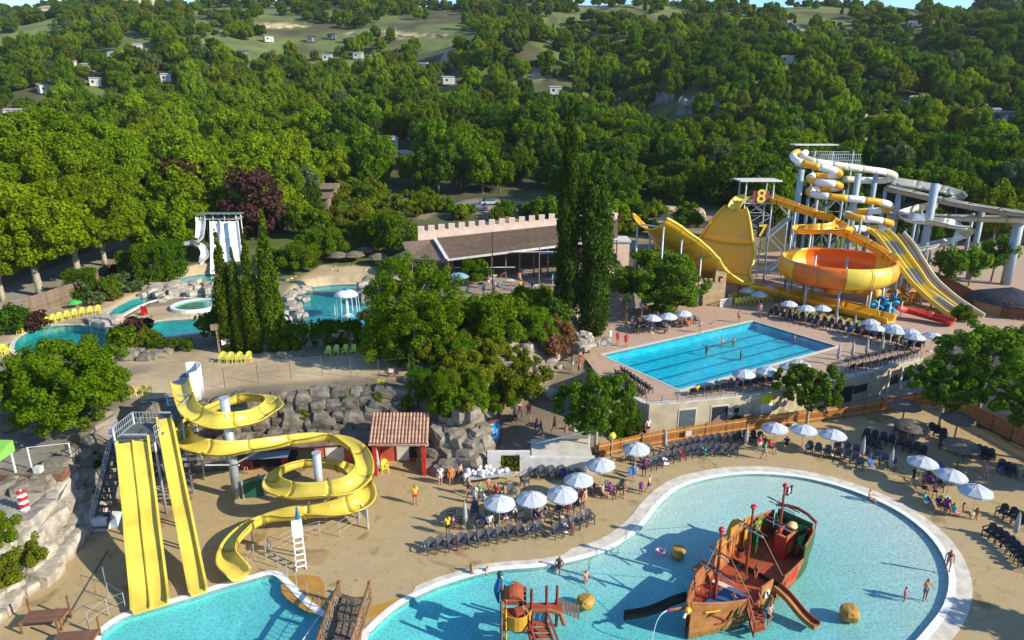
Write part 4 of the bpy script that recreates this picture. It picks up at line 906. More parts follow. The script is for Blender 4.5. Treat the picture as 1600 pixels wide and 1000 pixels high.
MB().beam((xd+.6,2.8,1.6), (xe-.2,2.6,3.0), .12).beam((xe-.2,2.6,1.6), (xe-.2,2.6,3.2), .14).obj('bracket', WRAIL, t)

# ------------------------------------------------------------------ kiosk with tiled roof and the long red shed
kb = P(588,742,0); t = thing('tiled_kiosk', 'small red kiosk with a terracotta tiled porch roof and red posts', 'kiosk', (kb.x, kb.y, 0)); W = 4.2; D = 4.4
for x in (0, W): MB().box((x,0,1.45), (.34,.34,2.9)).obj('post', RED, t)
MB().box((W/2-.2,2.6,1.5), (W+.2,.25,3.0)).obj('rear_wall', TERRA, t); MB().box((-.1,1.9,1.4), (.25,3.4,2.8)).obj('side_wall', TERRA, t)
MB().box((2.0,2.42,1.2), (1.1,.1,2.2)).obj('door', OFFW, t); MB().box((3.3,2.42,1.35), (1.5,.08,1.9)).obj('opening', DARK, t)
MB().box((W/2,-.05,3.0), (W+.9,.22,.34)).obj('fascia', mat('pale_fascia', (.58,.47,.33), .7, .12), t)
a0 = Vector((-.45,-.35,3.15)); a1 = Vector((W+.45,-.35,3.15)); b0 = Vector((-.75,3.3,4.3)); b1 = Vector((W+.2,3.3,4.3))
MB().add([a0,a1,b1,b0]+[v+Vector((0,0,-.12)) for v in (a0,a1,b1,b0)], [(0,1,2,3),(7,6,5,4),(0,4,5,1),(1,5,6,2),(2,6,7,3),(3,7,4,0)]).obj('roof', TILE, t)
n, rws = 17, 7; L = (b0-a0).length/rws
def half_tile():
    b = MB(); vs = []; k = 5
    for z in (0, 1):
        for i in range(k): an = math.pi*i/(k-1); vs.append((math.cos(an)*(.135 if z == 0 else .11), z*(L*1.08), math.sin(an)*(.115 if z == 0 else .095)))
    return b.add(vs, [(i, i+1, k+i+1, k+i) for i in range(k-1)]).mesh('tile', TILE, True)
tl = half_tile(); sl_ = math.atan2(b0.z-a0.z, b0.y-a0.y)
for i in range(n):
    for j in range(rws):
        u = (i+.5)/n; p = a0.lerp(a1, u).lerp(b0.lerp(b1, u), (j)/rws); o = place(tl, 'tile', t, False, p+Vector((0,0,.03))); o.rotation_euler = (sl_, 0, .06)
ls = P(392,735,0); le = P(575,722,0); t = thing('long_shed', 'long flat roofed red shed under the boulder wall behind the spiral slide', 'shed', (ls.x, ls.y, 0)); dx = le.x-ls.x; an = math.atan2(le.y-ls.y, dx); ln = (le-ls).length; t.rotation_euler.z = an
MB().box((ln/2,1.2,1.0), (ln,2.2,2.0)).obj('wall', TERRA, t); MB().box((ln/2,1.1,2.1), (ln+.5,2.7,.16)).obj('roof', mat('flat_roof', (.22,.17,.13), .9, .25, 1.0), t)
for x in (1.4, 4.4): MB().box((x,.08,.95), (2.4,.1,1.5)).obj('opening', DARK, t)
MB().box((7.3,.06,1.0), (1.6,.1,1.3)).obj('shutter', OFFW, t)
MB().box((1.8,-.9,1.9), (3.6,1.8,.08), 0, -.12).obj('awning', mat('grey_blue_awning', (.16,.22,.29), .6, .12), t)
# ------------------------------------------------------------------ restaurant
def V(px, py, y): return PY(px, py, y)
t = thing('restaurant', 'long brown roofed restaurant with a pink battlement wall along its ridge', 'restaurant', V(780,430,103)); 
E0, E1 = V(700,405,99), V(965,372,103); Rg0, Rg1 = V(680,372,108), V(965,342,112); zz = 6.0
b = MB(); b.add([E0, E1, Rg1, Rg0]+[v-Vector((0,0,.35)) for v in (E0, E1, Rg1, Rg0)], [(0,1,2,3),(7,6,5,4),(0,4,5,1),(1,5,6,2),(2,6,7,3),(3,7,4,0)]); b.obj('roof', BROOF, t, False, True)
for i in range(26):   # courses of tiles standing a little proud
    f = (i+.5)/26; a = E0.lerp(Rg0, f)+Vector((0,0,.03)); c = E1.lerp(Rg1, f)+Vector((0,0,.03)); MB().beam(a, c, .22, .05).obj('tile_course', BROOF, t, False, True)
MB().beam(E0+Vector((-.1,-.1,-.1)), E1+Vector((0,-.1,-.1)), .12, .3).obj('gutter', OFFW, t, False, True)
MB().beam(E0+Vector((-.15,0,.1)), Rg0+Vector((-.15,0,.1)), .5, .12).obj('verge', OFFW, t, False, True)
L0, L1, L2 = V(640,398,101), V(628,378,106), V(690,408,98)
MB().add([Rg0+Vector((-.3,0,-.2)), E0+Vector((-.3,0,-.2)), L0+Vector((0,0,-.6)), L1]+[v-Vector((0,0,.4)) for v in (Rg0+Vector((-.3,0,-.2)), E0+Vector((-.3,0,-.2)), L0+Vector((0,0,-.6)), L1)], [(0,1,2,3),(7,6,5,4),(0,4,5,1),(1,5,6,2),(2,6,7,3),(3,7,4,0)]).obj('side_roof', BROOF, t, False, True)
for k in range(13):
    p = E0.lerp(E1, k/12)+Vector((0,.4,0)); MB().cyl((p.x,p.y,zz-1), (p.x,p.y,p.z-.1), .12, .12, 6).obj('post', OLDW, t, False, True)
q0, q1 = E0+Vector((.3,6.5,0)), E1+Vector((0,6.5,0)); MB().prism([(q0.x,q0.y),(q1.x,q1.y),(q1.x,q1.y+.4),(q0.x,q0.y+.4)], zz-1, zz+4.2).obj('rear_wall', mat('dark_interior', (.10,.06,.04), .8, .3, .5), t, False, True)  # shade under the roof put into the dark rear wall colour
m0, m1 = Rg0+Vector((-.6,.5,-1.6)), Rg1+Vector((0,.5,-1.6)); nn = 20
MB().prism([(m0.x-2.2,m0.y),(m1.x,m1.y),(m1.x,m1.y+.5),(m0.x-2.2,m0.y+.5)], zz, [m0.z+2.1,m1.z+2.1,m1.z+2.1,m0.z+2.1]).obj('parapet', PINK, t, False, True)
mr = MB().box((0,0,.6), (.95,.46,1.3)).mesh('merlon', PINK); ml = MB().box((0,0,.2), (1.0,.42,.45)).mesh('crenel', PINK); dv = (m1-m0)
for i in range(nn):
    p = m0+Vector((-2.2,0,0)) + (dv+Vector((2.2,0,0)))*((i+.3)/nn)
    o = place(mr, 'merlon', t, True); o.location = (p.x, p.y+.25, p.z+2.1)
    p2 = p + dv*(.5/nn); o = place(ml, 'crenel', t, True); o.location = (p2.x, p2.y+.25, p2.z+2.1)
MB().box(V(758,418,101)+Vector((0,0,0)), (9,2.6,.1), .03, -.25).obj('awning', OFFW, t, False, True); MB().box(V(840,394,101), (8,2.6,.1), .03, -.25).obj('awning', OFFW, t, False, True); MB().box(V(862,396,100), (4,2.0,.1), .03, -.2).obj('awning', BLUE, t, False, True)
for px, py in ((770,470),(842,448)):
    p = P(px, py, 5.8); tp = ztop(p, 362 if px == 770 else 360); o = MB().cyl((0,0,0), (0,0,tp-5.8), .11, .07, 6).obj('lamp_post', OLDW); o.location = p; tag(o, 'tall thin post rising in front of the brown restaurant roof, '+('left one' if px == 770 else 'paler right one'), 'post', 'thin posts before the restaurant')
t = thing('pink_building', 'small pink rendered block right of the tall cypress pair', 'building', V(968,402,106)); c = V(966,388,107)
MB().box((c.x,c.y+2,c.z-1.5), (3.6,4,5)).obj('wall', PINK, t, False, True); MB().box((c.x,c.y+2,c.z+1.1), (4.0,4.4,.25)).obj('roof', OFFW, t, False, True); MB().box((c.x-.6,c.y-.04,c.z-1.6), (.9,.1,1.6)).obj('window', DARK, t, False, True)
# stone turret on the pool deck
p = P(1105,478,DZ); t = thing('stone_turret', 'small square ochre stone turret house with battlements beside the half pipe', 'building', (p.x, p.y, DZ))
SW = mat('turret_stone', (.50,.36,.19), .9, .2, 1.2, bump=.5, bscale=5)
MB().box((0,1.6,1.8), (4.4,3.2,3.6)).obj('wall', SW, t); MB().box((1.7,1.0,2.6), (1.6,1.6,5.2)).obj('tower', SW, t)
for k in range(6): MB().box((-2.0+k*.75,.1,3.85), (.4,.3,.5)).obj('merlon', SW, t)
for a, c in ((1.1,.4),(2.3,.4),(1.1,1.6),(2.3,1.6)): MB().box((a,c,5.4), (.4,.4,.5)).obj('merlon', SW, t)
for x in (-1.2, 1.7): o = MB().box((x,.12 if x > 0 else -.03,1.0), (.9,.12,2.0)).obj('door', DARK, t); MB().box((x+.3,.05 if x > 0 else -.1,1.0), (.05,.06,.2)).obj('handle', STEEL, o)
MB().box((.1,-.03,3.0), (.5,.08,.7)).obj('window', DARK, t); MB().box((1.7,.18,4.0), (.5,.08,.8)).obj('window', DARK, t)
MB().box((-2.6,.6,.7), (.6,.6,1.4)).obj('buttress', SW, t)
# red awning wall behind the yellow chairs
t = thing('awning_stall', 'low red canopy behind the lemon yellow chairs below the half pipe', 'stall', P(1160,470,DZ)); MB().box((.5,2.2,2.2), (9,1.8,.12), .1, -.2).obj('canopy', TERRA, t)
for x in (-3.5,0,3.5): MB().cyl((x,2.4,0), (x+.3,2.4,2.2), .07, .07, 6).obj('post', OLDW, t)
# dark roofed building at the right edge
p = P(1588,505,DZ); t = thing('dark_pavilion', 'dark round roofed pavilion at the right edge behind the brown fence', 'building', (p.x+3, p.y+6, DZ), 0, None, .62)
MB().lathe([(0,5.6),(4.5,4.2),(8.5,2.9),(8.6,2.7),(0,2.7)], 20).obj('roof', mat('dark_roof', (.035,.035,.045), .7, .25, 1.0), t, True); MB().lathe([(6.8,-.2),(6.8,2.9)], 20).obj('wall', mat('tan_wall', (.33,.22,.13), .85, .15), t)
for a in (-2.2,-1.6,-1.0): MB().box((6.85*math.cos(a),6.85*math.sin(a),1.2), (.12,1.6,1.6), a).obj('window', DARK, t)
# ------------------------------------------------------------------ water slides
def frames(path, bank=None):
    n = len(path); out = []
    for i, p in enumerate(path):
        t = (path[min(i+1, n-1)]-path[max(i-1, 0)]).normalized(); s = t.cross(Vector((0,0,1)))
        s = s.normalized() if s.length > 1e-4 else Vector((1,0,0)); u = s.cross(t).normalized()
        if bank is not None: s, u = s*math.cos(bank[i])+u*math.sin(bank[i]), u*math.cos(bank[i])-s*math.sin(bank[i])
        out.append((p, s, u))
    return out
def sweep(fr, prof, closed=True):
    """fr frames, prof list of (side, up)"""
    b = MB(); m = len(prof); vs = [p+s*a+u*c for p, s, u in fr for a, c in prof]; fs = []
    for i in range(len(fr)-1):
        for k in range(m if closed else m-1):
            k2 = (k+1) % m; fs.append((i*m+k, i*m+k2, (i+1)*m+k2, (i+1)*m+k))
    if closed: fs.append(tuple(range(m-1,-1,-1))); fs.append(tuple((len(fr)-1)*m+k for k in range(m)))
    return b.add(vs, fs)
def u_prof(w, h, th=.07, n=9, lip=.1, flat=.0):
    """open flume: a half round trough with rolled lips"""
    o = []; r = w/2
    for k in range(n): a = math.pi*(1+k/(n-1)); o.append((math.cos(a)*r, math.sin(a)*h+h))
    o = [(-r-lip, h*1.0+.0)] + [(x, y) for x, y in o] + [(r+lip, h)]
    ins = [(x, y) for x, y in o]; outer = [(-r-lip, h-th)] + [(math.cos(math.pi*(1+k/(n-1)))*(r+th), math.sin(math.pi*(1+k/(n-1)))*(h+th*.4)+h-th*.6) for k in range(n)] + [(r+lip, h-th)]
    return ins + outer[::-1]
def circ(r, n=12): return [(math.cos(2*math.pi*k/n)*r, math.sin(2*math.pi*k/n)*r+r) for k in range(n)]
def flume(t, path, prof, m, seg=2.4, step=.4, bank=0.0, flange=None, name='flume_section', ms=None, closedprof=True, fl_out=.06, smooth_n=5, raw=False):
    """sections of flume laid end to end, each a part, with raised joint flanges"""
    pts = resample(path if raw else smooth(path, smooth_n), step); n = len(pts); bk = None
    if bank:
        bk = []
        for i in range(n):
            a, c, d = pts[max(0, i-2)], pts[i], pts[min(n-1, i+2)]; v1 = (c-a); v2 = (d-c); cr = v1.x*v2.y-v1.y*v2.x
            k = cr/max(1e-6, v1.length*v2.length)/max(.1, (v1.length+v2.length)/2); bk.append(max(-bank, min(bank, -k*bank*2.4)))
        for _ in range(4): bk = [(bk[max(0, i-1)]+bk[i]+bk[min(n-1, i+1)])/3 for i in range(n)]
    fr = frames(pts, bk); ks = max(2, int(round(seg/step))); i = 0; c = 0; out = []
    while i < n-1:
        j = min(n-1, i+ks)
        if n-1-j < ks*.4: j = n-1
        mm = ms[c % len(ms)] if ms else m
        o = sweep(fr[i:j+1], prof).obj(name, mm, t, True, True); out.append(o)
        if flange and j < n-1:
            p, s, u = fr[j]; tt = s.cross(u)*-1; f2 = [(p-tt*.04, s, u), (p+tt*.04, s, u)]; cx = sum(q[1] for q in prof)/len(prof)
            h2 = max(q[1] for q in prof); nh = len(prof)//2; pr2 = [(a*.985, q+.014) if i_ < nh else (a*(1+fl_out/max(.2, abs(a)+.2)), q-fl_out if q < h2-.1 else q) for i_, (a, q) in enumerate(prof)]
            sweep(f2, pr2).obj('flange', flange, t, False, True)
        i = j; c += 1
    return fr, out
def leg(t, x, y, z0, z1, r, m, name='support_post', n=10): return MB().cyl((x,y,z0), (x,y,z1), r, r, n).obj(name, m, t, True, True)
def PZ(l): return [P(a, b_, z) for a, b_, z in l]
def PD(l): return [PY(a, b_, d) for a, b_, d in l]
YJ = mat('dark_yellow_joint', (.36,.24,.02), .5, .1)
# --- spiral slide
SP = [(281,600,8.0),(289,628,7.6),(303,650,7.25),(332,662,7.0),(365,663,6.8),(400,656,6.55),(424,640,6.3),(416,629,6.1),(382,627,5.9),(340,640,5.65),(305,660,5.4),(289,682,5.1),(305,700,4.8),(350,708,4.55),(410,702,4.3),(470,692,4.05),(520,690,3.85),(556,708,3.6),(566,738,3.3),(545,763,3.0),(500,773,2.8),(455,773,2.6),(430,760,2.45),(442,740,2.3),(485,729,2.12),(535,737,1.95),(564,760,1.78),(566,784,1.6),(530,800,1.42),(470,808,1.2),(412,818,1.0),(373,845,.8),(360,876,.55),(376,906,.25)]
t = thing('spiral_slide', 'yellow open spiral water slide with two loops and a white starting shell', 'water slide', P(365,775,0))
flume(t, PZ(SP), u_prof(1.35, .62), YELS, 3.0, .35, .55, YJ)
for px, py, tp, r in ((371,777,622,.36),(503,800,708,.32)):
    p = P(px, py, 0); z1 = ztop(p, tp); leg(t, p.x, p.y, 0, z1, r, STEEL); MB().cyl((p.x,p.y,z1), (p.x,p.y,z1+.06), r*1.15, r*1.15, 12).obj('post_cap', STEEL, t, False, True)
    for k in range(5):
        a = 2*math.pi*k/5+.3; q = Vector((p.x+math.cos(a)*2.3, p.y+math.sin(a)*2.3, 0)); zt = (1.75 if px > 450 else 4.0); MB().beam((p.x,p.y,zt-1.0), (q.x,q.y,zt), .1).obj('strut', STEEL, t, False, True)
    if px > 450:
        for k in range(4): a = k*math.pi/2+.5; MB().beam((p.x,p.y,1.2), (p.x+math.cos(a)*1.3,p.y+math.sin(a)*1.3,0), .14).obj('foot_strut', STEEL, t, False, True)
a = P(281,598,7.9); b = MB(); n = 12; sh = []
for k in range(n):   # curled white shell behind the start
    an = R(120)-R(175)*k/(n-1); sh.append((a.x+.25+1.15*math.cos(an)+(.25 if k > 8 else 0), a.y+.7+1.2*math.sin(an)*1.25))
b = wallstrip([Vector((x,y,0)) for x, y in sh], 6.3, 9.0, .08); b.obj('start_shell', WHITE, t, True, True)
MB().box((a.x,a.y+.6,7.75), (1.7,1.6,.12)).obj('start_floor', GREYF, t, False, True)
for k in range(3): q = P((388,420,395)[k], (895,858,848)[k], 0); leg(t, q.x, q.y, 0, .9, .06, STEEL, 'short_post', 6)
# --- twin and single straight slides
def straight(name, label, top, bot, zt, zb, lanes, lw, wall=.42, wave=.2):
    a = P(*top, zt); c = P(*bot, zb); t = thing(name, label, 'water slide', (c.x, c.y, 0)); n = 30; pts = []
    for i in range(n+1):
        f = i/n; g = f; z = zt+(zb-zt)*(1.03*math.sin(f*1.5)/math.sin(1.5)*.55+f*.45 if f < .9 else 1-(1-f)*.55); z = zt+(zb-zt)*(1-(1-f)**1.18) + wave*math.sin(f*4*math.pi)
        p = a.lerp(c, g); pts.append(Vector((p.x, p.y, max(zb, z))))
    fr = frames(pts); W = lanes*lw; d = []
    pr = [(-W/2-.08,wall),(-W/2,wall)]; pr = [(-W/2-.1,wall),(-W/2+.06,wall),(-W/2+.12,.06)]
    for k in range(1, lanes): x = -W/2+k*lw; pr += [(x-.14,0),(x-.05,.2),(x+.05,.2),(x+.14,0)]
    pr += [(W/2-.12,.06),(W/2-.06,wall),(W/2+.1,wall),(W/2+.1,wall-.06),(W/2+.02,wall-.08),(W/2-.03,-.09),(-W/2+.03,-.09),(-W/2-.02,wall-.08),(-W/2-.1,wall-.06)]
    ks = 5
    for i in range(0, n, ks): sweep(fr[i:min(n, i+ks)+1], pr).obj('slide_section', YELS, t, False, True)
    MB().beam(pts[0]+Vector((-W/2,0.15,wall+.1)), pts[0]+Vector((W/2,.15,wall+.1)), .1).obj('start_bar', STEEL, t, False, True)
    for i in (4, 11, 18):
        for s in (-1, 1):
            p = pts[i]+Vector((s*W*.38,0,0)); leg(t, p.x, p.y, 0, p.z-.3, .08, STEEL, 'support_post', 8)
        MB().beam(pts[i]+Vector((-W*.4,0,-.3)), pts[i]+Vector((W*.4,0,-.3)), .14).obj('cross_beam', STEEL, t, False, True)
    return t, pts
tw_, tp_ = straight('twin_slide', 'double lane straight yellow slide running down into the turquoise pool', (208,690), (236,951), 6.4, .12, 2, 1.03)
sg_, sp_ = straight('single_slide', 'narrow single lane straight yellow slide between the twin slide and the spiral', (257,655), (311,928), 6.9, .12, 1, 1.0)
MB().beam(P(196,845,1.5), P(208,955,.1), .06, .3).obj('side_rail', STEEL, tw_, False, True)
# --- start tower with platforms, railings and stair
a, c = tp_[0], sp_[0]; t = thing('slide_tower', 'dark steel start tower with platforms, railings and stairs behind the yellow slides', 'tower', (a.x+1, a.y+1, 0))
def deck(x, y, z, w, d): MB().box((x,y,z), (w,d,.12)).obj('platform', DSTEEL, t, False, True)
def rail(pts, h=1.05, m=STEEL, step=.25):
    for p, q in zip(pts, pts[1:]):
        p, q = Vector(p), Vector(q)
        b = MB(); 
        for z in (.1, .55, h): b.beam(p+Vector((0,0,z)), q+Vector((0,0,z)), .045)
        k = max(1, int((q-p).length/step))
        for i in range(k+1): r_ = p.lerp(q, i/k); b.beam(r_, r_+Vector((0,0,h)), .028)
        b.obj('railing', m, t, False, True)
deck(a.x,a.y+1.6,6.35,3.2,3.0); deck(c.x+.2,c.y+1.3,6.85,2.2,2.6); s0 = P(281,598,7.9); deck(s0.x,s0.y+1.8,7.7,1.8,1.6)
rail([(a.x-1.5,a.y+.4,6.4),(a.x-1.5,a.y+3,6.4),(a.x+.4,a.y+3,6.4)]); rail([(a.x+1.5,a.y+.4,6.4),(a.x+1.5,a.y+1.4,6.4)]); rail([(c.x-.9,c.y+2.5,6.9),(c.x+1.2,c.y+2.5,6.9)]); rail([(c.x+1.2,c.y+.2,6.9),(c.x+1.2,c.y+2.5,6.9)])
for x, y, z in ((a.x-1.5,a.y+.2,7.4),(a.x+1.5,a.y+.2,6.4),(a.x-1.5,a.y+3,7.4),(a.x+1.5,a.y+3,6.4),(c.x-.8,c.y+.3,6.9),(c.x+1.2,c.y+.3,6.9),(c.x+1.2,c.y+2.5,7.9),(c.x-.9,c.y+2.5,7.9)): leg(t, x, y, 0, z, .09, STEEL, 'tower_post', 8)
for z in (2.0, 4.2):
    b = MB(); b.beam((a.x-1.5,a.y+.2,z), (a.x+1.5,a.y+.2,z+1.9), .07).beam((a.x+1.5,a.y+.2,z), (a.x-1.5,a.y+.2,z+1.9), .07).beam((c.x-.8,c.y+.3,z), (c.x+1.2,c.y+.3,z+1.9), .07); b.obj('brace', STEEL, t, False, True)
stm = MB().box((0,0,0), (1.15,.3,.05)).mesh('stair_tread', DSTEEL)
for f in range(2):   # two flights left of and between the slides
    for k in range(16):
        o = place(stm, 'stair_tread', t, True); o.location = ((a.x-2.3, a.y-2.2+.33*k, .4+k*.38) if f == 0 else (c.x+.9+.05*k, c.y+1.4-.33*k+2.6-1.0, .5+(15-k)*.36+.4))
rail([(a.x-2.9,a.y-2.2,.4),(a.x-2.9,a.y+2.9,6.2)], 1.0, STEEL, .4); MB().beam((a.x-2.85,a.y-2.3,.3), (a.x-2.85,a.y+2.8,6.1), .06, .22).beam((a.x-1.75,a.y-2.3,.3), (a.x-1.75,a.y+2.8,6.1), .06, .22).obj('stringer', DSTEEL, t, False, True)
for y in (-2.2, .5): leg(t, a.x-2.9, a.y+y, 0, 1.2 if y < 0 else 4.6, .06, STEEL, 'tower_post', 6)
MB().box((a.x-1.75,a.y+.3,7.15), (.5,.06,.6)).obj('sign', mat('pool_rules_sign', (.35,.12,.2), .5, .6, 6, col2=(.7,.75,.85)), t, False, True)
# --- the white slides by the river pools
t = thing('white_slide_tower', 'white and pale grey slide tower with three straight chutes and a curved one', 'water slide', P(340,440,5))
yb, ytp = P(340,436,DZ+1.2).y, P(340,436,DZ+1.2).y+4.5
def col3(px0, py0, px1, py1, n=9, yo=0):
    p0 = PY(px0, py0, ytp+yo); p1 = P(px1, py1, 5.25); out = []
    for i in range(n+1): f = i/n; z = p0.z+(p1.z-p0.z)*(1-(1-f)**1.3); q = p0.lerp(p1, f); out.append(Vector((q.x, q.y, z)))
    return out
for i, (a0, a1, m) in enumerate(((336,337,WHITE),(352,357,CREAM),(364,373,WHITE))):
    flume(t, col3(a0, 346, a1, 428 if i == 0 else 424), [(-.82,.4),(-.7,.4),(-.65,.02),(.65,.02),(.7,.4),(.82,.4),(.82,.3),(.75,-.08),(-.75,-.08),(-.82,.3)], m if i != 1 else mat('pale_blue_slide', (.56,.64,.70), .35, .15, 1.0), 3.0, .5, 0, None, 'chute_section')
flume(t, PD([(314,340,ytp+.5),(315,362,ytp-.3),(312,378,ytp-1),(300,383,ytp-.8),(280,384,ytp-1.5),(258,380,ytp-2.5)]), u_prof(1.3,.7), WHITE, 3, .4, .3, OFFW)
flume(t, PD([(306,385,yb+2.5),(315,390,yb+1.8),(320,402,yb+1),(316,415,yb+.6),(312,428,yb+.4)]), u_prof(1.2,.6), WHITE, 3, .4, .3, OFFW)
p0 = PY(345,338,ytp+1.2); MB().box((p0.x,p0.y,p0.z-.3), (6.4,2.4,.2)).obj('platform', GREYF, t, False, True); MB().box((p0.x,p0.y,p0.z+.5), (6.8,2.8,.15), 0, -.06).obj('roof', mat('green_grey_roof', (.16,.22,.20), .6, .12), t, False, True)
for x in (-2.9,-.9,1.0,2.9):
    for y in (-1,1): leg(t, p0.x+x, p0.y+y, 4.8, p0.z+.45, .1, OFFW, 'tower_post', 8)
MB().box((p0.x-.2,p0.y+1.0,p0.z-2.6), (5.8,.15,4.4)).obj('rear_panel', DARK, t, False, True)

# --- big yellow half pipe
t = thing('half_pipe_slide', 'giant deep yellow half pipe slide with scalloped edges and a long run out chute', 'water slide', P(1160,455,DZ))
Cx = Vector((27.9,101.8,0)); e1 = Vector((.7,.7,0)).normalized(); e2 = Vector((.7,-.7,0)).normalized()
HZ = ([-14,-9,-4,-1,1.5,4,7,9,11.2], [15.4,12.7,9.3,6.7,5.0,5.0,8.6,12.0,16.3])
def hz(s): return float(sum(np.interp(s+d, *HZ) for d in (-1.6,-.8,0,.8,1.6))/5)
def hw(s, side):
    k = np.interp(s, [-13.5,-9,-4,0,3,6,9,11], [2.8,3.6,5.2,7.6,7.9,6.8,4.4,1.6] if side > 0 else [2.6,3.4,4.8,5.6,5.6,5.0,3.8,1.6]); return k*(1-(.13 if s > -4 else .05)*abs(math.sin(s*math.pi/3.6)))+(.25 if side > 0 else 0)
S = np.linspace(-13.5, 11, 57); NV = 13
def hp(s, v): 
    w = hw(s, v); k = abs(v); return Cx+e1*s+e2*(v*w)+Vector((0,0,hz(s)+(.35+1.2*max(0, min(1, -s/5)))*k**2))
for g in range(0, 56, 7):
    b = MB(); vs = []; m = 8
    for i in range(g, g+8):
        for j in range(NV): vs.append(hp(S[i], -1+2*j/(NV-1)))
    for i in range(g, g+8):
        for j in range(NV):
            s = S[i]; q = hp(s, -1+2*j/(NV-1)); d = (hz(s+.05)-hz(s-.05))/.1; nn = (Vector((0,0,1))-e1*d).normalized(); vs.append(q-nn*.16)
    N0 = 8*NV; fs = []
    for i in range(7):
        for j in range(NV-1): fs.append((i*NV+j, (i+1)*NV+j, (i+1)*NV+j+1, i*NV+j+1)); fs.append(tuple(N0+x for x in (i*NV+j, i*NV+j+1, (i+1)*NV+j+1, (i+1)*NV+j)))
        for j in (0, NV-1): fs.append((i*NV+j, (i+1)*NV+j, N0+(i+1)*NV+j, N0+i*NV+j))
    for i in (0, 7):
        for j in range(NV-1): fs.append((i*NV+j, i*NV+j+1, N0+i*NV+j+1, N0+i*NV+j))
    b.add(vs, fs); b.obj('wall_section', GOLD, t, True, True)
for v in (-1, 1):
    for g in range(0, 56, 7): MB().tube([hp(S[i], v)+Vector((0,0,.12)) for i in range(g, min(57, g+8))], .2, 6).obj('rim', GOLD if v < 0 else YEL, t, True, True)
flume(t, [hp(11,0)+Vector((0,0,-.2)), hp(11,0)+e1*1.5+Vector((0,0,.9)), hp(11,0)+e1*3+Vector((.8,0,1.2))][::-1], u_prof(2.0,.9), YEL, 3, .4)
flume(t, [Cx+e1*2.5+e2*7.0+Vector((0,0,5.0)), P(1228,463,DZ+0.75), P(1270,474,DZ+0.6), P(1330,489,DZ+0.4), P(1392,505,DZ+0.2)], [(-1.5,.9),(-1.3,.9),(-1.1,.1),(1.1,.1),(1.3,.9),(1.5,.9),(1.5,.75),(1.25,-.05),(-1.25,-.05),(-1.5,.75)], GOLD, 5, .5, 0, YJ, 'chute_section')
for s in (-13,-9,-5,5,8,10):
    for v in (-.75,.75): q = hp(s, v); leg(t, q.x, q.y, DZ-.3, q.z-.3, .14, STEEL)
    q = hp(s, 0); MB().beam(hp(s,-.8)+Vector((0,0,-.5)), hp(s,.8)+Vector((0,0,-.5)), .2).obj('cross_beam', STEEL, t, False, True)
# tower with the number plates
q = hp(11,0)+e1*3.2+Vector((1.6,0,0)); t = thing('numbered_tower', 'steel slide tower with flat white roof and yellow figures eight and seven', 'tower', (q.x, q.y, DZ))
zt = q.z+.9
for x in (-2.2,2.2):
    for y in (-1.6,1.6): leg(t, q.x+x, q.y+y, DZ-.2, zt+3.4, .13, STEEL, 'tower_post', 8)
MB().box((q.x,q.y,zt), (5.0,3.8,.18)).obj('platform', STEEL, t, False, True); MB().box((q.x,q.y,zt+3.5), (6.6,4.2,.2)).obj('roof', OFFW, t, False, True)
for z in range(5, int(zt)-1, 3):
    b = MB()
    for y in (-1.6,1.6): b.beam((q.x-2.2,q.y+y,z), (q.x+2.2,q.y+y,z+2.8), .1).beam((q.x+2.2,q.y+y,z), (q.x-2.2,q.y+y,z+2.8), .1).beam((q.x-2.2,q.y+y,z), (q.x+2.2,q.y+y,z), .1)
    b.obj('brace', STEEL, t, False, True)
for k in range(4):   # stair flights
    z = 4+k*3.2; b = MB(); x0, x1 = (2.8,6.2) if k % 2 == 0 else (6.2,2.8); y = 1.2 if k % 2 else -.2
    b.beam((q.x+x0,q.y+y,z), (q.x+x1,q.y+y,z+3.2), 1.1, .14).beam((q.x+x0,q.y+y-.6,z+1), (q.x+x1,q.y+y-.6,z+4.2), .06); b.obj('stair_flight', STEEL, t, False, True)
for y in (-1,1.8): leg(t, q.x+6.4, q.y+y, DZ-.2, zt, .12, STEEL, 'tower_post', 8)
def figure(ch, p, h, m, parent):
    c = bpy.data.curves.new('figure', 'FONT'); c.body = ch; c.size = h*1.35; c.extrude = .06; c.align_x = 'CENTER'; c.offset = .05; o = bpy.data.objects.new('tmp', c); COL.objects.link(o)
    bpy.context.view_layer.update(); dg = bpy.context.evaluated_depsgraph_get(); me = bpy.data.meshes.new_from_object(o.evaluated_get(dg)); bpy.data.objects.remove(o)
    me.materials.clear(); me.materials.append(m); o = place(me, 'figure', parent); o.rotation_euler = (R(90),0,0); o.location = Vector(p)-Vector(parent.location); return o
MB().box((q.x+.2,q.y-1.95,zt+1.0), (2.6,.08,1.9)).obj('figure_panel', mat('red_brown_panel', (.25,.06,.05), .6, .2), t, False, True)
figure('8', (q.x+.2,q.y-2.05,zt+.15), 2.2, YEL, t); MB().box((q.x+1.0,q.y-1.75,zt-4.4), (1.6,.06,2.2)).obj('figure_panel', DARK, t, False, True); figure('7', (q.x+1.0,q.y-1.85,zt-5.3), 2.0, YEL, t)
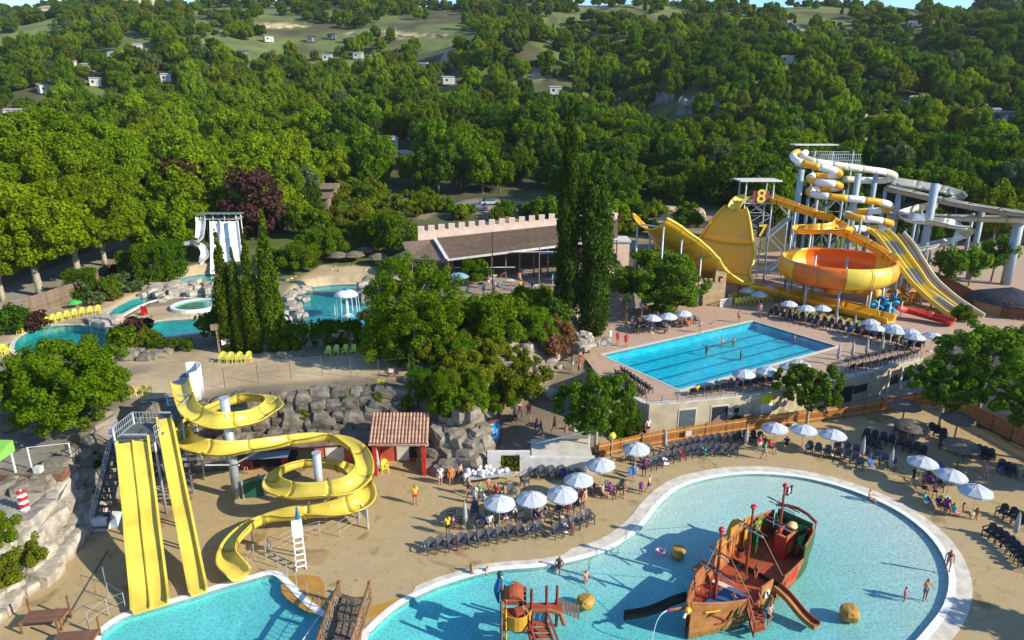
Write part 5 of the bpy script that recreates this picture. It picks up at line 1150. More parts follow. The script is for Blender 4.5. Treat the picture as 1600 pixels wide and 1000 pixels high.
# yellow flume from that tower into the bowl
t = thing('yellow_flume', 'deep yellow open flume twisting from the numbered tower into the orange bowl', 'water slide', P(1310,450,DZ))
FL = PD([(1196,312,112),(1222,322,109),(1262,336,106),(1296,346,104),(1309,355,102),(1302,362,100),(1275,364,99.5),(1246,365,100.5)]); flume(t, FL, u_prof(1.9,1.0), GOLD, 3.2, .5, .5, YJ)
flume(t, PD([(1246,364,100.6),(1262,361,102),(1290,362,102.5),(1318,370,101),(1350,385,98.5),(1378,402,96.5),(1394,413,95)]), u_prof(1.9,1.0), GOLD, 3.2, .5, .4, YJ)
for px, py, d, zz2 in ((1232,470,107,0),(1262,470,105,0),(1275,440,99,0),(1325,455,99,0)):
    zt2 = {1232:13.6,1262:12.0,1275:9.6,1325:9.4}[px]; x = PY(px, 400, d).x; leg(t, x, d, DZ-.2, zt2+.2, .16, STEEL)
# orange bowl
bc = PY(1309,405,97); t = thing('bowl_slide', 'huge round orange and yellow bowl slide standing on steel legs', 'water slide', (bc.x, bc.y, DZ)); zr = PY(1309,388,97+7).z; rb = 7.7; ns = 14
prof = [(rb-.12,0),(rb+.25,-.5),(rb+.42,-1.3),(rb+.25,-2.2),(rb-.5,-2.95),(rb-1.6,-3.3),(rb-1.6,-3.15),(rb-.65,-2.75),(rb+.05,-2.1),(rb+.2,-1.3),(rb+.02,-.5),(rb-.35,-.02)]
LOR = mat('light_orange', (.80,.33,.03), .3, .08, .4, spec=.5)
cols = [ORANGE,ORANGE,YEL,YEL,LOR,LOR,YEL,ORANGE,ORANGE,ORANGE,YEL,YEL,LOR,GOLD]
for k in range(ns):
    b = MB(); vs = []; m = len(prof); q = 5; a0 = 2*math.pi*(k/ns)-2.75
    for i in range(q+1):
        a = a0+2*math.pi/ns*i/q
        for r, z in prof: vs.append((bc.x+r*math.cos(a), bc.y+r*math.sin(a), zr+z))
    fs = [(i*m+j, (i+1)*m+j, (i+1)*m+(j+1) % m, i*m+(j+1) % m) for i in range(q) for j in range(m)]; b.add(vs, fs).obj('bowl_panel', cols[k], t, True, True)
    b = MB(); vs = [(bc.x+r*1.008*math.cos(a0+d), bc.y+r*1.008*math.sin(a0+d), zr+z) for d in (-.008,.008) for r, z in [(rb,0.05)]+[(r+.07, z) for r, z in prof[1:6]]]; b.add(vs, [(i, i+1, i+7, i+6) for i in range(5)]).obj('joint', YJ, t, False, True)
MB().lathe([(rb-1.6,-3.2),(3,-3.6),(1.2,-4.1),(1.0,-5.2),(1.2,-5.2),(1.4,-4.2),(3,-3.75),(rb-1.6,-3.35)], 24, (bc.x,bc.y,zr)).obj('bowl_floor', GOLD, t, True, True)
for k in range(9): a = 2*math.pi*k/9+.2; leg(t, bc.x+6.4*math.cos(a), bc.y+6.4*math.sin(a), DZ-.2, zr-3.0, .16, STEEL)
flume(t, [Vector((bc.x,bc.y,zr-5.1)), P(1345,462,DZ+1.2), P(1370,472,DZ+0.7)], circ(.95), GOLD, 3, .5, 0, YJ)
# two multi lane racing slides
def racer(label, path, lw, cols_a, edge):
    t = thing('racing_slide', label, 'water slide', P(*path[-1][:2], DZ)); pts = resample(smooth(PD(path), 5), .6); fr = frames(pts); W = lw*3; i = 0; c = 0
    while i < len(fr)-1:
        j = min(len(fr)-1, i+5)
        for k in range(3):
            x0 = -W/2+k*lw; pr = [(x0+.02,.34),(x0+.1,.02),(x0+lw-.1,.02),(x0+lw-.02,.34),(x0+lw-.01,.34),(x0+lw-.01,-.07),(x0+.01,-.07),(x0+.01,.34)]
            sweep(fr[i:j+1], pr).obj('lane_section', cols_a[(c+(k == 1)*0) % len(cols_a)], t, False, True)
        for s in (-1,1): sweep(fr[i:j+1], [(s*W/2-.1,-.1),(s*W/2-.1,.55),(s*W/2+.1,.55),(s*W/2+.1,-.1)]).obj('side_wall', edge, t, False, True)
        i = j; c += 1
    for i in range(3, len(pts)-5, 5):
        for s in (-1,1):
            q = pts[i]+fr[i][1]*s*W*.4
            if q.z > 5: leg(t, q.x, q.y, DZ-.2, q.z, .12, STEEL, 'support_post', 8)
    return t
racer('racing slide with alternating yellow and grey panels right of the bowl', [(1372,362,106),(1384,372,104),(1402,396,101),(1422,424,98),(1438,446,96),(1462,468,93.5),(1500,497,89.5)], .95, [YEL,GREYF], YEL)
racer('racing slide with grey and tan panels, outer one of the pair', [(1398,366,107),(1410,380,105),(1424,402,102),(1442,430,99),(1462,452,96.5),(1486,472,93.5),(1524,497,89.5)], .95, [mat('tan_fibreglass', (.40,.28,.15), .4, .12, .6),GREYF], CREAM)
# white and yellow tube coil
WY = [GOLD, WHITE]
t = thing('coiled_tube_slide', 'white and yellow striped tube slide coiling down under the high tower', 'water slide', P(1300,400,DZ))
flume(t, PD([(1246,243,119),(1238,248,117),(1246,258,115),(1275,266,113.5),(1303,272,113),(1311,278,115),(1292,281,118),(1270,280,119),(1264,286,116.5),(1283,291,113.5),(1304,293,113),(1312,298,115.5),(1290,301,118.5),(1268,301,119),(1264,307,116),(1290,312,113.5),(1330,316,112.5),(1372,321,112.5),(1390,327,114),(1378,334,115.5),(1345,336,115),(1322,340,113),(1340,346,111),(1374,350,110.5),(1392,356,111.5),(1374,362,112),(1335,363,110),(1310,366,108)]), circ(.57, 10), None, 2.9, .55, 0, None, 'tube_section', WY)
t = thing('white_tube_slide', 'long pale white tube slide looping right at the top of the high tower', 'water slide', P(1390,400,DZ))
CWH = [WHITE, CREAM]
flume(t, PD([(1258,244,120),(1252,250,117.5),(1270,258,116),(1310,264,116),(1352,270,117),(1385,275,119),(1397,281,121),(1382,287,122),(1350,287,121.5),(1318,285,121)]), circ(.58, 10), None, 2.9, .55, 0, None, 'tube_section', CWH)
t = thing('grey_channel_slide', 'very long grey open channel slide reaching off the right edge on tall pillars', 'water slide', P(1480,420,DZ))
flume(t, PD([(1382,298,118),(1420,306,116),(1462,316,114),(1500,324,112),(1550,333,110),(1625,344,107)]), u_prof(3.2,.9,.1), GREYF, 4, .6, 0, CREAM, 'channel_section')
flume(t, PD([(1395,290,122),(1440,297,121),(1485,306,120),(1490,312,119.5)]), [(-1.6,.1),(-1.6,1.4),(-1.45,1.4),(-1.4,.2),(1.4,.2),(1.45,.6),(1.6,.6),(1.6,.1)], GREYF, 4, .6, 0, CREAM, 'channel_section')
flume(t, PD([(1625,349,106),(1560,347,110),(1490,345,113),(1430,343,116),(1385,340,118)]), u_prof(2.4,.9,.1), CREAM, 4, .6, 0, GREYF, 'channel_section')
t = thing('pale_spiral_slide', 'pale cream spiral slide with a wide grey bend between the grey pillars', 'water slide', P(1460,410,DZ))
flume(t, PD([(1462,326,117),(1430,330,117.5),(1414,338,116),(1424,346,112.5),(1455,351,110.5),(1488,356,109.5),(1507,363,111),(1500,374,112.5),(1478,383,112.5),(1448,391,111),(1420,396,109.5),(1404,401,108)]), u_prof(1.9,1.0), None, 3, .5, .6, None, 'flume_section', [CREAM, WHITE])
# pillars under them and the high tower
t = thing('high_slide_tower', 'tall steel slide tower with caged platform and thin white roof strip', 'tower', P(1300,430,DZ)); yh = 122
for px in (1272,1300,1332): 
    for d in (yh, yh+3.5): q = PY(px, 250, d); leg(t, q.x, d, DZ-.1, PY(px, 236, d).z, .13, STEEL, 'tower_post', 8)
q = PY(1302, 258, yh+1.7); w = PY(1336, 258, yh).x-PY(1250, 258, yh).x; MB().box((q.x-1.2,q.y,q.z-.2), (w,4.4,.25)).obj('platform', STEEL, t, False, True)
def cage(x0, x1, y, z, h):
    b = MB()
    for i in range(int((x1-x0)/.35)+1): b.beam((x0+i*.35,y,z), (x0+i*.35,y,z+h), .05)
    for k in (0,.5,1): b.beam((x0,y,z+h*k), (x1,y,z+h*k), .08)
    b.obj('cage', STEEL, t, False, True)
cage(q.x-3.5, q.x+w/2-1.2, q.y-2.2, q.z, 2.0); cage(q.x-3.5, q.x+w/2-1.2, q.y+2.2, q.z, 2.2)
rf = PY(1272,226,yh+1.5); MB().box(rf, (7.6,2.6,.18)).obj('roof', OFFW, t, False, True)
for z in range(5, int(q.z)-3, 4):
    b = MB(); xs = [PY(p_, 250, yh).x for p_ in (1272,1300,1332)]
    for a0, a1 in zip(xs, xs[1:]): b.beam((a0,yh,z), (a1,yh,z+4), .09).beam((a1,yh,z), (a0,yh,z+4), .09).beam((a0,yh,z), (a1,yh,z), .09)
    b.obj('brace', STEEL, t, False, True)
    MB().beam((xs[0]+1,yh-1.2,z), (xs[2]-1,yh-1.2,z+3.6), 1.1, .14).obj('stair_flight', DSTEEL, t, False, True)
STB = mat('blue_grey_pillar', (.30,.37,.42), .5, .1, 1.0)
for px, tp, d, r in ((1252,268,115.5,.5),(1278,300,117,.28),(1341,274,113.8,.48),(1368,276,120.5,.42),(1384,296,118,.3),(1405,303,116.5,.45),(1461,290,111.5,.62),(1534,333,112.5,.45),(1594,340,109,.75),(1430,344,117,.28),(1500,340,113.5,.3),(1520,336,116,.28),(1300,345,106.5,.2),(1345,345,109,.2),(1490,372,113,.2),(1455,388,111,.18),(1425,395,109.8,.18),(1318,300,117.5,.2),(1330,316,113.5,.18),(1395,345,113.5,.2),(1440,330,116,.2),(1416,360,112,.16),(1475,388,112.3,.16),(1262,312,117,.2)):
    q = PY(px, tp, d); pl = MB().cyl((0,0,0), (0,0,q.z-DZ+.4), r*1.05, r, 12).obj('steel_post', STB, None, True); pl.location = (q.x, d, DZ-.1)
    tag(pl, {1252:'thick pillar under the left end of the coiled tube slide',1461:'tallest thick grey blue pillar rising above the pale spiral slide',1594:'thickest pillar at the right edge of the photo',1534:'thick pillar carrying the grey channel left of the right edge'}.get(px, f'{"slim" if r < .35 else "thick"} steel pillar holding up the tube slides, {ORD[(1252,1262,1278,1300,1318,1330,1341,1345,1368,1384,1395,1405,1416,1425,1430,1440,1455,1461,1475,1490,1500,1520,1534,1594).index(px)]} from the left'), 'pillar', 'steel pillars under the tube slides')
# float rings, red slide, mats
tor = []
for nm, m in (('cyan', CYAN), ('blue', mat('blue_rubber', (.02,.18,.50), .35, .12)), ('orange', mat('orange_rubber', (.75,.26,.03), .4, .12)), ('ochre', mat('ochre_rubber', (.72,.40,.05), .4, .12))):
    b = MB(); b.lathe([(.48+.19*math.cos(a), .19*math.sin(a)) for a in [2*math.pi*k/8 for k in range(8)]], 14, close=True); tor.append(b.mesh('float_ring', m, True))
r = random.Random(12)
for i in range(44):
    blue = i < 22; cx, cy, dx = ((1382,483,23) if blue else (1414,470,24)); x = cx+r.uniform(-dx, dx); y = cy+r.uniform(-5, 9); lay = r.choice((0,0,1,1,2,3)); p = P(x, y, DZ); o = place(tor[r.randrange(2)+(0 if blue else 2)], 'float_ring', None, False, p+Vector((0,0,.25+.42*lay))); o.rotation_euler = (r.uniform(-1.2,1.2), r.uniform(-.9,.9), 0)
    tag(o, ('blue rubber float ring in the rack pile beside the red slide' if blue else 'orange rubber float ring in the heap behind the blue ones'), 'float ring', 'blue float rings in the rack' if blue else 'orange float rings heaped behind')
for i, (px, py, k) in enumerate(((1434,462,0),(1453,470,2),(1464,470,0))):
    o = place(tor[k], 'float_ring', None, False, P(px, py, DZ)+Vector((0,0,.67))); o.rotation_euler = (R(80), 0, .5); tag(o, ('upright cyan ring left of an orange ring below the racing slide','upright orange ring between two cyan rings below the racing slide','upright cyan ring right of an orange ring below the racing slide')[i], 'float ring')
t = thing('ring_rack', 'white post rack around the pile of blue float rings', 'rack', P(1380,492,DZ))
for px, py in ((1352,487),(1370,495),(1388,498),(1406,497),(1360,474),(1398,480)): q = P(px, py, DZ); leg(t, q.x, q.y, DZ, DZ+2.4, .06, WHITE, 'post', 6)
t = thing('red_slide', 'short wide red slide run out on the terracotta deck', 'water slide', P(1450,500,DZ)); flume(t, [P(1408,487,DZ+1.2), P(1425,491,DZ+0.8), P(1455,499,DZ+0.4), P(1488,508,DZ+0.2)], u_prof(2.0,.7), RED, 4, .5, 0, None)
r = random.Random(4); bmx = MB().box((0,0,0), (.9,.6,.22)).mesh('float_mat', mat('yellow_mat', (.62,.50,.16), .6, .1))
for i in range(26): o = place(bmx, 'float_mat', None, False, P(1425+i*3.6, 483+i*.62+(i % 2)*2, DZ)+Vector((0,0,.12+.22*(i % 3 == 0)))); o.rotation_euler.z = r.uniform(-.3,.3); tag(o, 'yellow float mat in the row laid out behind the red slide', 'mat', 'float mats laid behind the red slide')
# ------------------------------------------------------------------ pirate ship
bw, st_ = P(1072,988,0), P(1236,856,0); mid = (bw+st_)/2; dv_ = (bw-st_); SL = dv_.length; ang = math.atan2(dv_.y, dv_.x)
t = thing('pirate_ship', 'wooden pirate play ship with three masts, red cabin and green stern in the shallow pool', 'pirate ship', (mid.x, mid.y, 0), ang, None, (SL/14, .80*SL/14, SL/14))
SX = [-7,-6,-4.5,-2,0,1.5,3,4.5,5.8,7]; SWD = [2.0,2.45,2.75,2.9,2.85,2.75,2.45,1.75,.95,.12]
def hwid(x, z=1.0): return float(np.interp(x, SX, SWD))*(.86+.14*min(1, max(0, z)/1.6))
def hull(x0, x1, side, z0, zt, strips, m, mi=None, nm='plank'):
    xs = np.linspace(x0, x1, 5)
    for s in range(strips):
        b = MB(); vs = []
        for x in xs:
            top = zt(x) if callable(zt) else zt; a0 = z0+(top-z0)*s/strips+.012; a1 = z0+(top-z0)*(s+1)/strips-.012
            for z, o in ((a0,0),(a1,0),(a1,.1),(a0,.1)): vs.append((x, side*(hwid(x, z)+o+.012*(s % 2)), z))
        fs = [(i*4+k, (i+1)*4+k, (i+1)*4+(k+1) % 4, i*4+(k+1) % 4) for i in range(4) for k in range(4)] + [(3,2,1,0),(16,17,18,19)]
        b.add(vs, fs).obj(nm, m, t)
    b = MB(); b.tube([(x, side*(hwid(x, 2)+.05), (zt(x) if callable(zt) else zt)+.05) for x in xs], .09, 6).obj('gunwale', SHIPW if m is not GREEN else OLDW, t)
bowz = lambda x: 1.65+.10*(x-3)+.02*(x-3)**2; stz = lambda x: 3.0 if x < -5.5 else 3.0-.25*(x+5.5)
hull(3.0,6.95,1,-.5,bowz,6,SHIPL); hull(.4,1.75,1,-.5,2.1,6,SHIPL); hull(-4.1,-1.2,1,-.5,1.55,5,SHIPL); hull(-6.9,-4.1,1,-.5,stz,7,mat('ship_green', (.055,.11,.045), .55, .2, 1.5, rnd=.1))
hull(1.75,3.0,1,-.5,.6,3,SHIPW); hull(-1.2,.4,1,-.5,.7,3,SHIPW)
hull(2.0,6.95,-1,-.5,lambda x: bowz(x)-.1,6,SHIPW); hull(-1.5,.6,-1,-.5,1.7,5,SHIPW); hull(.6,2.0,-1,-.5,.7,3,SHIPW); hull(-6.9,-1.5,-1,-.5,lambda x: 1.7 if x > -3 else 2.6,6,SHIPW)
# transom of the stern
for s in range(8): MB().box((-7.0,0,-.3+s*.43), (.12,3.9-.12*abs(s-4),.41)).obj('transom_plank', mat('ship_green_dark', (.05,.13,.05), .55, .2, 1.5) if s == 0 else bpy.data.materials['ship_green_dark'], t)
MB().tube([(-7.05,-2.05,3.1),(-7.25,-1.0,3.35),(-7.3,0,3.45),(-7.25,1.0,3.35),(-7.05,2.05,3.1)], .13, 6).obj('stern_rail', MAST, t)
def deckp(x0, x1, z, m, nm='deck'):
    xs = np.linspace(x0, x1, 5); MB().prism([(x, hwid(x, z)) for x in xs]+[(x, -hwid(x, z)) for x in xs[::-1]], z-.1, z).obj(nm, m, t)
deckp(3.3,6.6,.45,SHIPR); deckp(-1.5,3.3,.2,SHIPR); deckp(-7,-1.5,.7,SHIPR)
MB().box((3.1,.55,.62), (2.5,2.2,.1)).obj('blue_mat', NAVY, t); MB().box((1.75,-.2,.7), (.45,3.0,.06), .1).obj('white_ramp', OFFW, t)
for x0, x1, y, h in ((-4.1,-1.3,-2.72,2.2),(-.8,.5,-2.7,1.9)): MB().box(((x0+x1)/2,y,.6+h/2), (x1-x0,.1,h+.7)).obj('inner_panel', mat('ship_orange', (.58,.24,.035), .55, .2, 1.5, rnd=.05), t)
for x in np.linspace(-3.9,-1.5,7): MB().box((x,-2.64,1.6), (.26,.05,1.7)).obj('board', SHIPL, t)
# red inset panels, medallion, anchor, skull plate on the near side
MB().box((-2.4,hwid(-2.4,1)+.16,1.0), (1.7,.06,.85), -.04).obj('inset_panel', RED, t)
b = MB(); b.cyl((1.05,2.86,1.35), (1.05,2.95,1.35), .34, .34, 14); b.obj('medallion', OFFW, t); MB().beam((.95,2.97,1.15), (1.18,2.97,1.6), .09).obj('medallion_mark', DARK, t)
an_ = math.atan2(hwid(6)-hwid(4), 2); cy = hwid(5.1, 1)+.2; MBk = MB()
def onb(x, z, o=.17): return (x, hwid(x, z)+o, z)
MBk.beam(onb(5.7,1.35), onb(4.55,.5), .09).beam(onb(5.9,1.12), onb(5.35,1.5), .08); MBk.tube([onb(5.2,.32), onb(4.75,.25), onb(4.4,.5), onb(4.25,.9), onb(4.15,1.2)], .06, 6); MBk.obj('anchor', MAST, t)
MBk = MB(); MBk.tube([onb(6.1,1.55),onb(5.6,1.5),onb(5.1,1.5)], .06, 6); MBk.obj('yellow_name_scroll', mat('ship_yellow', (.62,.42,.03), .5, .15), t)
MB().ball(onb(3.45,.9,.12), (.42,.1,.5), 9, 7, .12, 4).obj('carved_face', WOOD, t); MB().ball((7.15,.1,1.9), (.3,.26,.24), 9, 7, .1, 5).obj('figurehead', mat('figure_yellow', (.70,.42,.04), .5, .15), t); MB().cyl((7.3,.1,1.85), (7.65,.15,1.6), .1, .14, 8).obj('beak', OFFW, t)
# bowsprit, its water jet and the black chute on the far side
MB().tube([(6.9,-.3,1.75),(7.5,-.55,1.9),(8.1,-.8,2.0)], [.11,.09,.08], 8).obj('bowsprit', SHIPW, t); MB().cyl((8.05,-.78,1.99), (8.25,-.86,2.02), .13, .13, 8).obj('nozzle', mat('purple_nozzle', (.25,.03,.16), .4, .1), t)
jet = mat('water_jet', (.80,.88,.88), .2, .05); MB().tube(smooth([(8.2,-.85,2.02),(8.7,-1.05,1.9),(9.1,-1.2,1.3),(9.3,-1.3,.0)], 3), .035, 5).obj('water_jet', jet, t)
flume(t, [Vector((5.4,-1.4,1.2)),Vector((6.3,-2.1,.95)),Vector((7.6,-3.2,.3)),Vector((9.0,-4.6,-.02))], [(-.34,.32),(-.29,.32),(-.26,.04),(.26,.04),(.29,.32),(.34,.32),(.34,-.04),(-.34,-.04)], mat('black_chute', (.035,.03,.02), .5, .3), 4, .4, 0, None, 'chute')
bpy.context.view_layer.update()
for o in t.children:
    if o.name.startswith('chute'): o.matrix_parent_inverse = Matrix.Identity(4)
# masts with yards, furled sails, crow's nest, flag
def mast(x, y, h, z0, yards, top=True):
    m = MB(); m.tube([(x,y,z0),(x,y,h*.6),(x+.02,y,h)], [.15,.13,.09], 8); m = m.obj('mast', MAST, t)
    MB().ball((x,y,h+.1), (.24,.24,.2), 8, 6, .25, int(x*10)).obj('mast_knob', mat('mast_red', (.55,.02,.05), .4, .15), m)
    for z, L, tilt in yards:
        MB().tube([(x-.05,y-L,z+tilt),(x-.05,y,z),(x-.05,y+L,z-tilt)], [.045,.065,.045], 6).obj('yard', MAST, m)
        MB().tube([(x+.1,y-L*.8,z-.22+tilt),(x+.12,y-L*.3,z-.14),(x+.1,y+L*.3,z-.2),(x+.12,y+L*.85,z-.14-tilt)], .05, 6).obj('furled_sail', CANG, m)
    return m
m1 = mast(3.3,-.35,6.0,.6,[(4.3,1.2,.1),(2.9,2.0,.1)]); m2 = mast(-.3,-.1,6.4,.6,[(4.8,1.5,.1)]); m3 = mast(-4.3,.15,6.6,1.0,[(5.1,1.6,.08),(3.5,1.7,.08)])
MB().lathe([(.28,0),(.42,.55),(.46,.56),(.34,0)], 10, (.25,-.55,2.5)).obj('crows_nest', MAST, m2)
b = MB(); vs = []
for i in range(7):
    for j in (0, 1): vs.append((-4.4-.16*i, .22+.06*math.sin(i*1.1), 6.55-.75*j+.05*math.cos(i)-.03*i))
b.add(vs, [(i*2, i*2+2, i*2+3, i*2+1) for i in range(6)]); b.add([(v[0], v[1]+.02, v[2]) for v in vs], [(i*2, i*2+1, i*2+3, i*2+2) for i in range(6)]); b.obj('flag', DARK, m3)
b = MB()
for s in (.0,.025): b.ball((-4.85,.235+s*2-.02,6.22), (.15,.03,.15), 8, 6)
b.beam((-4.65,.29,6.05), (-5.05,.26,5.92), .05).beam((-4.65,.29,5.9), (-5.05,.26,6.05), .05); b.obj('flag_emblem', WHITE, m3)
rp = MB()
for a, c in (((3.3,-.35,5.6),(6.9,-.2,1.9)),((3.3,-.35,5.4),(2.2,-2.5,1.6)),((3.3,-.35,5.4),(2.4,2.6,1.2)),((-.3,-.1,6.0),(3.2,-.35,4.6)),((-.3,-.1,5.8),(-1.3,-2.7,1.7)),((-.3,-.1,5.8),(-1.2,2.8,1.6)),((-4.3,.15,6.2),(-.3,-.1,4.8)),((-4.3,.15,6.0),(-6.8,-1.9,3.1))): rp.tube([a, c], .022, 4, False)
rp.obj('rigging', ROPEM, t)
MB().beam((1.6,-2.6,1.5), (-1.6,-1.9,3.6), .1).obj('spar', SHIPL, t)
# cabin, barrels, wheel and play panels
for cx, cy, sx, sy, m in ((-4.9,1.0,1.5,.1,RED),(-4.2,.45,.1,1.1,RED),(-4.9,-.1,1.5,.1,RED),(-5.6,.45,.1,1.1,SHIPR)):
    MB().box((cx,cy,1.6), (sx,sy,1.9)).obj('cabin_wall', m, t); MB().box((cx,cy,2.6), (sx+.1,sy+.1,.1)).obj('cabin_trim', SHIPL, t)
MB().box((-4.9,1.07,1.5), (.7,.06,.8)).obj('cabin_panel', mat('ship_orange2', (.62,.30,.04), .5, .15), t)
for x, y, z, m in ((-5.9,-.8,.7,SHIPL),(-5.4,1.5,.7,MAST),(1.4,-1.5,.2,SHIPR)):
    MB().lathe([(.28,0),(.36,.3),(.36,.55),(.28,.85),(0,.85)], 12, (x,y,z)).obj('barrel', m, t)
MB().ball((-6.1,.3,2.5), (.55,.5,.35), 10, 7, .05).obj('stern_lantern', mat('lantern_tan', (.62,.45,.22), .5, .12), t)
for cx, cy, sx, sz, m, r_ in ((-4.7,-2.2,1.3,1.9,GREEN,0.15),(-3.3,-2.3,1.1,1.7,mat('ship_yellow2', (.62,.34,.04), .5, .15),.1),(-3.2,-1.2,.9,1.3,GREEN,.5),(-6.2,-1.3,1.3,1.9,DGREEN,.8),(-6.5,.9,1.3,1.9,DGREEN,-1.0)):
    MB().box((cx,cy,.7+sz/2), (sx,.1,sz+.2), r_).obj('play_panel', m, t)
MB().box((-4.7,-2.12,2.2), (.45,.06,.7), .15).obj('panel_figure', mat('ship_yellow3', (.70,.45,.03), .5, .1), t); MB().box((-4.7,-2.07,2.2), (.25,.06,.45), .15).obj('panel_figure', RED, t)
MB().ball((-6.75,1.5,2.3), (.12,.22,.24), 8, 6).obj('red_lamp', RED, t)
b = MB(); b.lathe([(.42+.05*math.cos(a), .05*math.sin(a)) for a in [2*math.pi*k/6 for k in range(6)]], 14, close=True); wh_ = b.obj('ships_wheel', WOOD, t); wh_.location = (.9,.2,1.35); wh_.rotation_euler = (0,R(75),0)
# arched yellow hood on the far side (its shadow falls on the water)
b = MB(); vs = []
for i in range(9):
    a = math.pi*i/8
    for y in (-4.1,-2.9): vs.append((-3.6-1.0*math.cos(a), y, 1.3+1.2*math.sin(a)))
b.add(vs, [(i*2, i*2+2, i*2+3, i*2+1) for i in range(8)]).obj('arched_hood', bpy.data.materials['ship_yellow2'], t); MB().box((-3.6,-3.5,1.15), (2.1,1.5,.12)).obj('side_platform', SHIPW, t)
for x in (-4.5,-2.7): MB().beam((x,-4.1,-.5), (x,-4.1,1.2), .16).obj('side_post', SHIPW, t)
MB().box((.9,-3.6,.35), (1.4,1.3,.12)).obj('side_platform', SHIPW, t)
# slide and stairs on the near side
iw = Matrix.Translation((mid.x, mid.y, 0)) @ Matrix.Rotation(ang, 4, 'Z') @ Matrix.Diagonal((SL/14, .80*SL/14, SL/14, 1)); iw = iw.inverted(); se = iw @ P(1277,979,0); s1_ = Vector((-.45,2.75,1.05))
pts = [s1_, s1_.lerp(se,.3)+Vector((0,0,.03)), s1_.lerp(se,.65)+Vector((0,0,-.22)), s1_.lerp(se,.9)+Vector((0,0,-.16)), se+Vector((0,0,-.02))]
for nm, pr, m in (('slide_bed', [(-.3,0),(.3,0),(.3,-.08),(-.3,-.08)], SHIPL), ('slide_side', [(-.38,.28),(-.3,.28),(-.3,-.1),(-.38,-.1)], MAST), ('slide_side', [(.3,.28),(.38,.28),(.38,-.1),(.3,-.1)], SHIPL)): sweep(frames(resample(smooth(pts, 4), .4)), pr).obj(nm, m, t)
e = iw @ P(1186,984,0); a = Vector((2.35,2.45,.95))
for i in range(6):
    p = a.lerp(e, (i+.5)/6); o = MB().box((0,0,0), (1.15,.36,.09)).obj('stair_tread', SHIPR, t); o.location = (p.x, p.y, .92-.2*i); o.rotation_euler.z = math.atan2(e.y-a.y, e.x-a.x)-math.pi/2
for s in (-.62,.62):
    d = Vector((s,0,0)); b = MB(); b.beam(a+d+Vector((0,0,.9)), e+d+Vector((0,0,.75)), .08).beam(a+d, e+d+Vector((0,0,-.2)), .08, .3)
    for f in (.05,.5,.97): p = a.lerp(e, f)+d; b.beam((p.x,p.y,p.z*(1-f)-.2), (p.x,p.y,.95*(1-f)+.85), .09)
    b.obj('stair_rail', MAST, t)
for i in range(5): MB().beam((3.2+i*.5,-.9-.1*i,.45), (3.2+i*.5,-.9-.1*i,1.75), .06).obj('baluster', MAST, t)
MB().beam((3.1,-.9,1.75), (5.4,-1.35,1.75), .08).obj('hand_rail', MAST, t)
# ------------------------------------------------------------------ second play structure, with ramp, pier and blue bird
c0 = P(806,992,0); t = thing('play_tower', 'small red brown pirate play tower with yellow barrel and arched roof at the bottom edge', 'play tower', (c0.x, c0.y, 0))
for x, y, h in ((-.85,.75,3.6),(.95,.75,2.7),(-.85,-.85,3.2),(.95,-.85,2.2),(1.9,1.3,2.5),(2.55,1.3,2.5)): MB().cyl((x,y,-.6), (x,y,h), .1, .09, 8).obj('post', MAST if x != -.85 else OLDW, t)
MB().box((0,0,1.15), (1.9,1.8,.12)).obj('platform', SHIPR, t)
for k in range(9): a = R(200)+R(140)*k/8; MB().box((.05+.85*math.cos(a),-.2+.85*math.sin(a),1.65), (.05,.27,.95), a).obj('barrel_stave', mat('barrel_yellow', (.62,.34,.035), .5, .15, 1.5, rnd=.08) if k == 0 else bpy.data.materials['barrel_yellow'], t)
b = MB(); vs = []
for i in range(9):
    a = math.pi*i/8
    for y in (-.2,1.2): vs.append((-.15-.62*math.cos(a), y, 2.45+.5*math.sin(a)))
b.add(vs, [(i*2, i*2+2, i*2+3, i*2+1) for i in range(8)]); b.add([(v[0]*.93, v[1], v[2]-.06) for v in vs], [(i*2, i*2+1, i*2+3, i*2+2) for i in range(8)]).obj('arched_roof', mat('rust_roof', (.34,.09,.03), .5, .2, 2.0), t)
for i in range(4): MB().box((0,1.0,1.5+.35*i), (1.3,.08,.26)).obj('back_board', SHIPR, t)
for x, m in ((-.85,mat('candy_yellow', (.65,.45,.03), .4, .5, 3, col2=(.5,.04,.03), thr=(.48,.52))),): MB().cyl((x+.25,-.9,.4), (x+.25,-.9,3.3), .07, .07, 8).obj('striped_pole', m, t)
MB().box((.2,-.3,1.9), (.5,.5,.4), .3).obj('chest', SHIPR, t); MB().lathe([(.5,0),(.5,.12),(.1,.5)], 10, (.3,.5,1.2)).obj('pot', OLDW, t)
for i in range(9):   # ramp with treads
    f = i/8; MB().box((1.25+1.35*f*.7,-.2-2.6*f,1.0-1.25*f), (1.2,.32,.08)).obj('ramp_tread', SHIPR, t)
for s in (-.65,.65): MB().beam((1.2+s,-.1,1.9), (2.15+s,-2.9,.7), .12).beam((1.2+s,-.1,1.1), (2.15+s,-2.9,-.3), .1, .25).obj('ramp_side', MAST, t)
MB().box((1.7,1.1,1.1), (2.3,.7,.1)).obj('pier', SHIPR, t); MB().tube([(.9,.6,1.25),(2.0,.55,1.35),(2.7,.4,1.2),(2.9,-.2,.9)], .14, 8).obj('log_rail', SHIPW, t)
for k in range(6): MB().box((2.75+k*.22,1.35-.05*k,1.05-.06*k), (.18,1.15,.06), -.1).obj('pier_plank', OLDW, t)
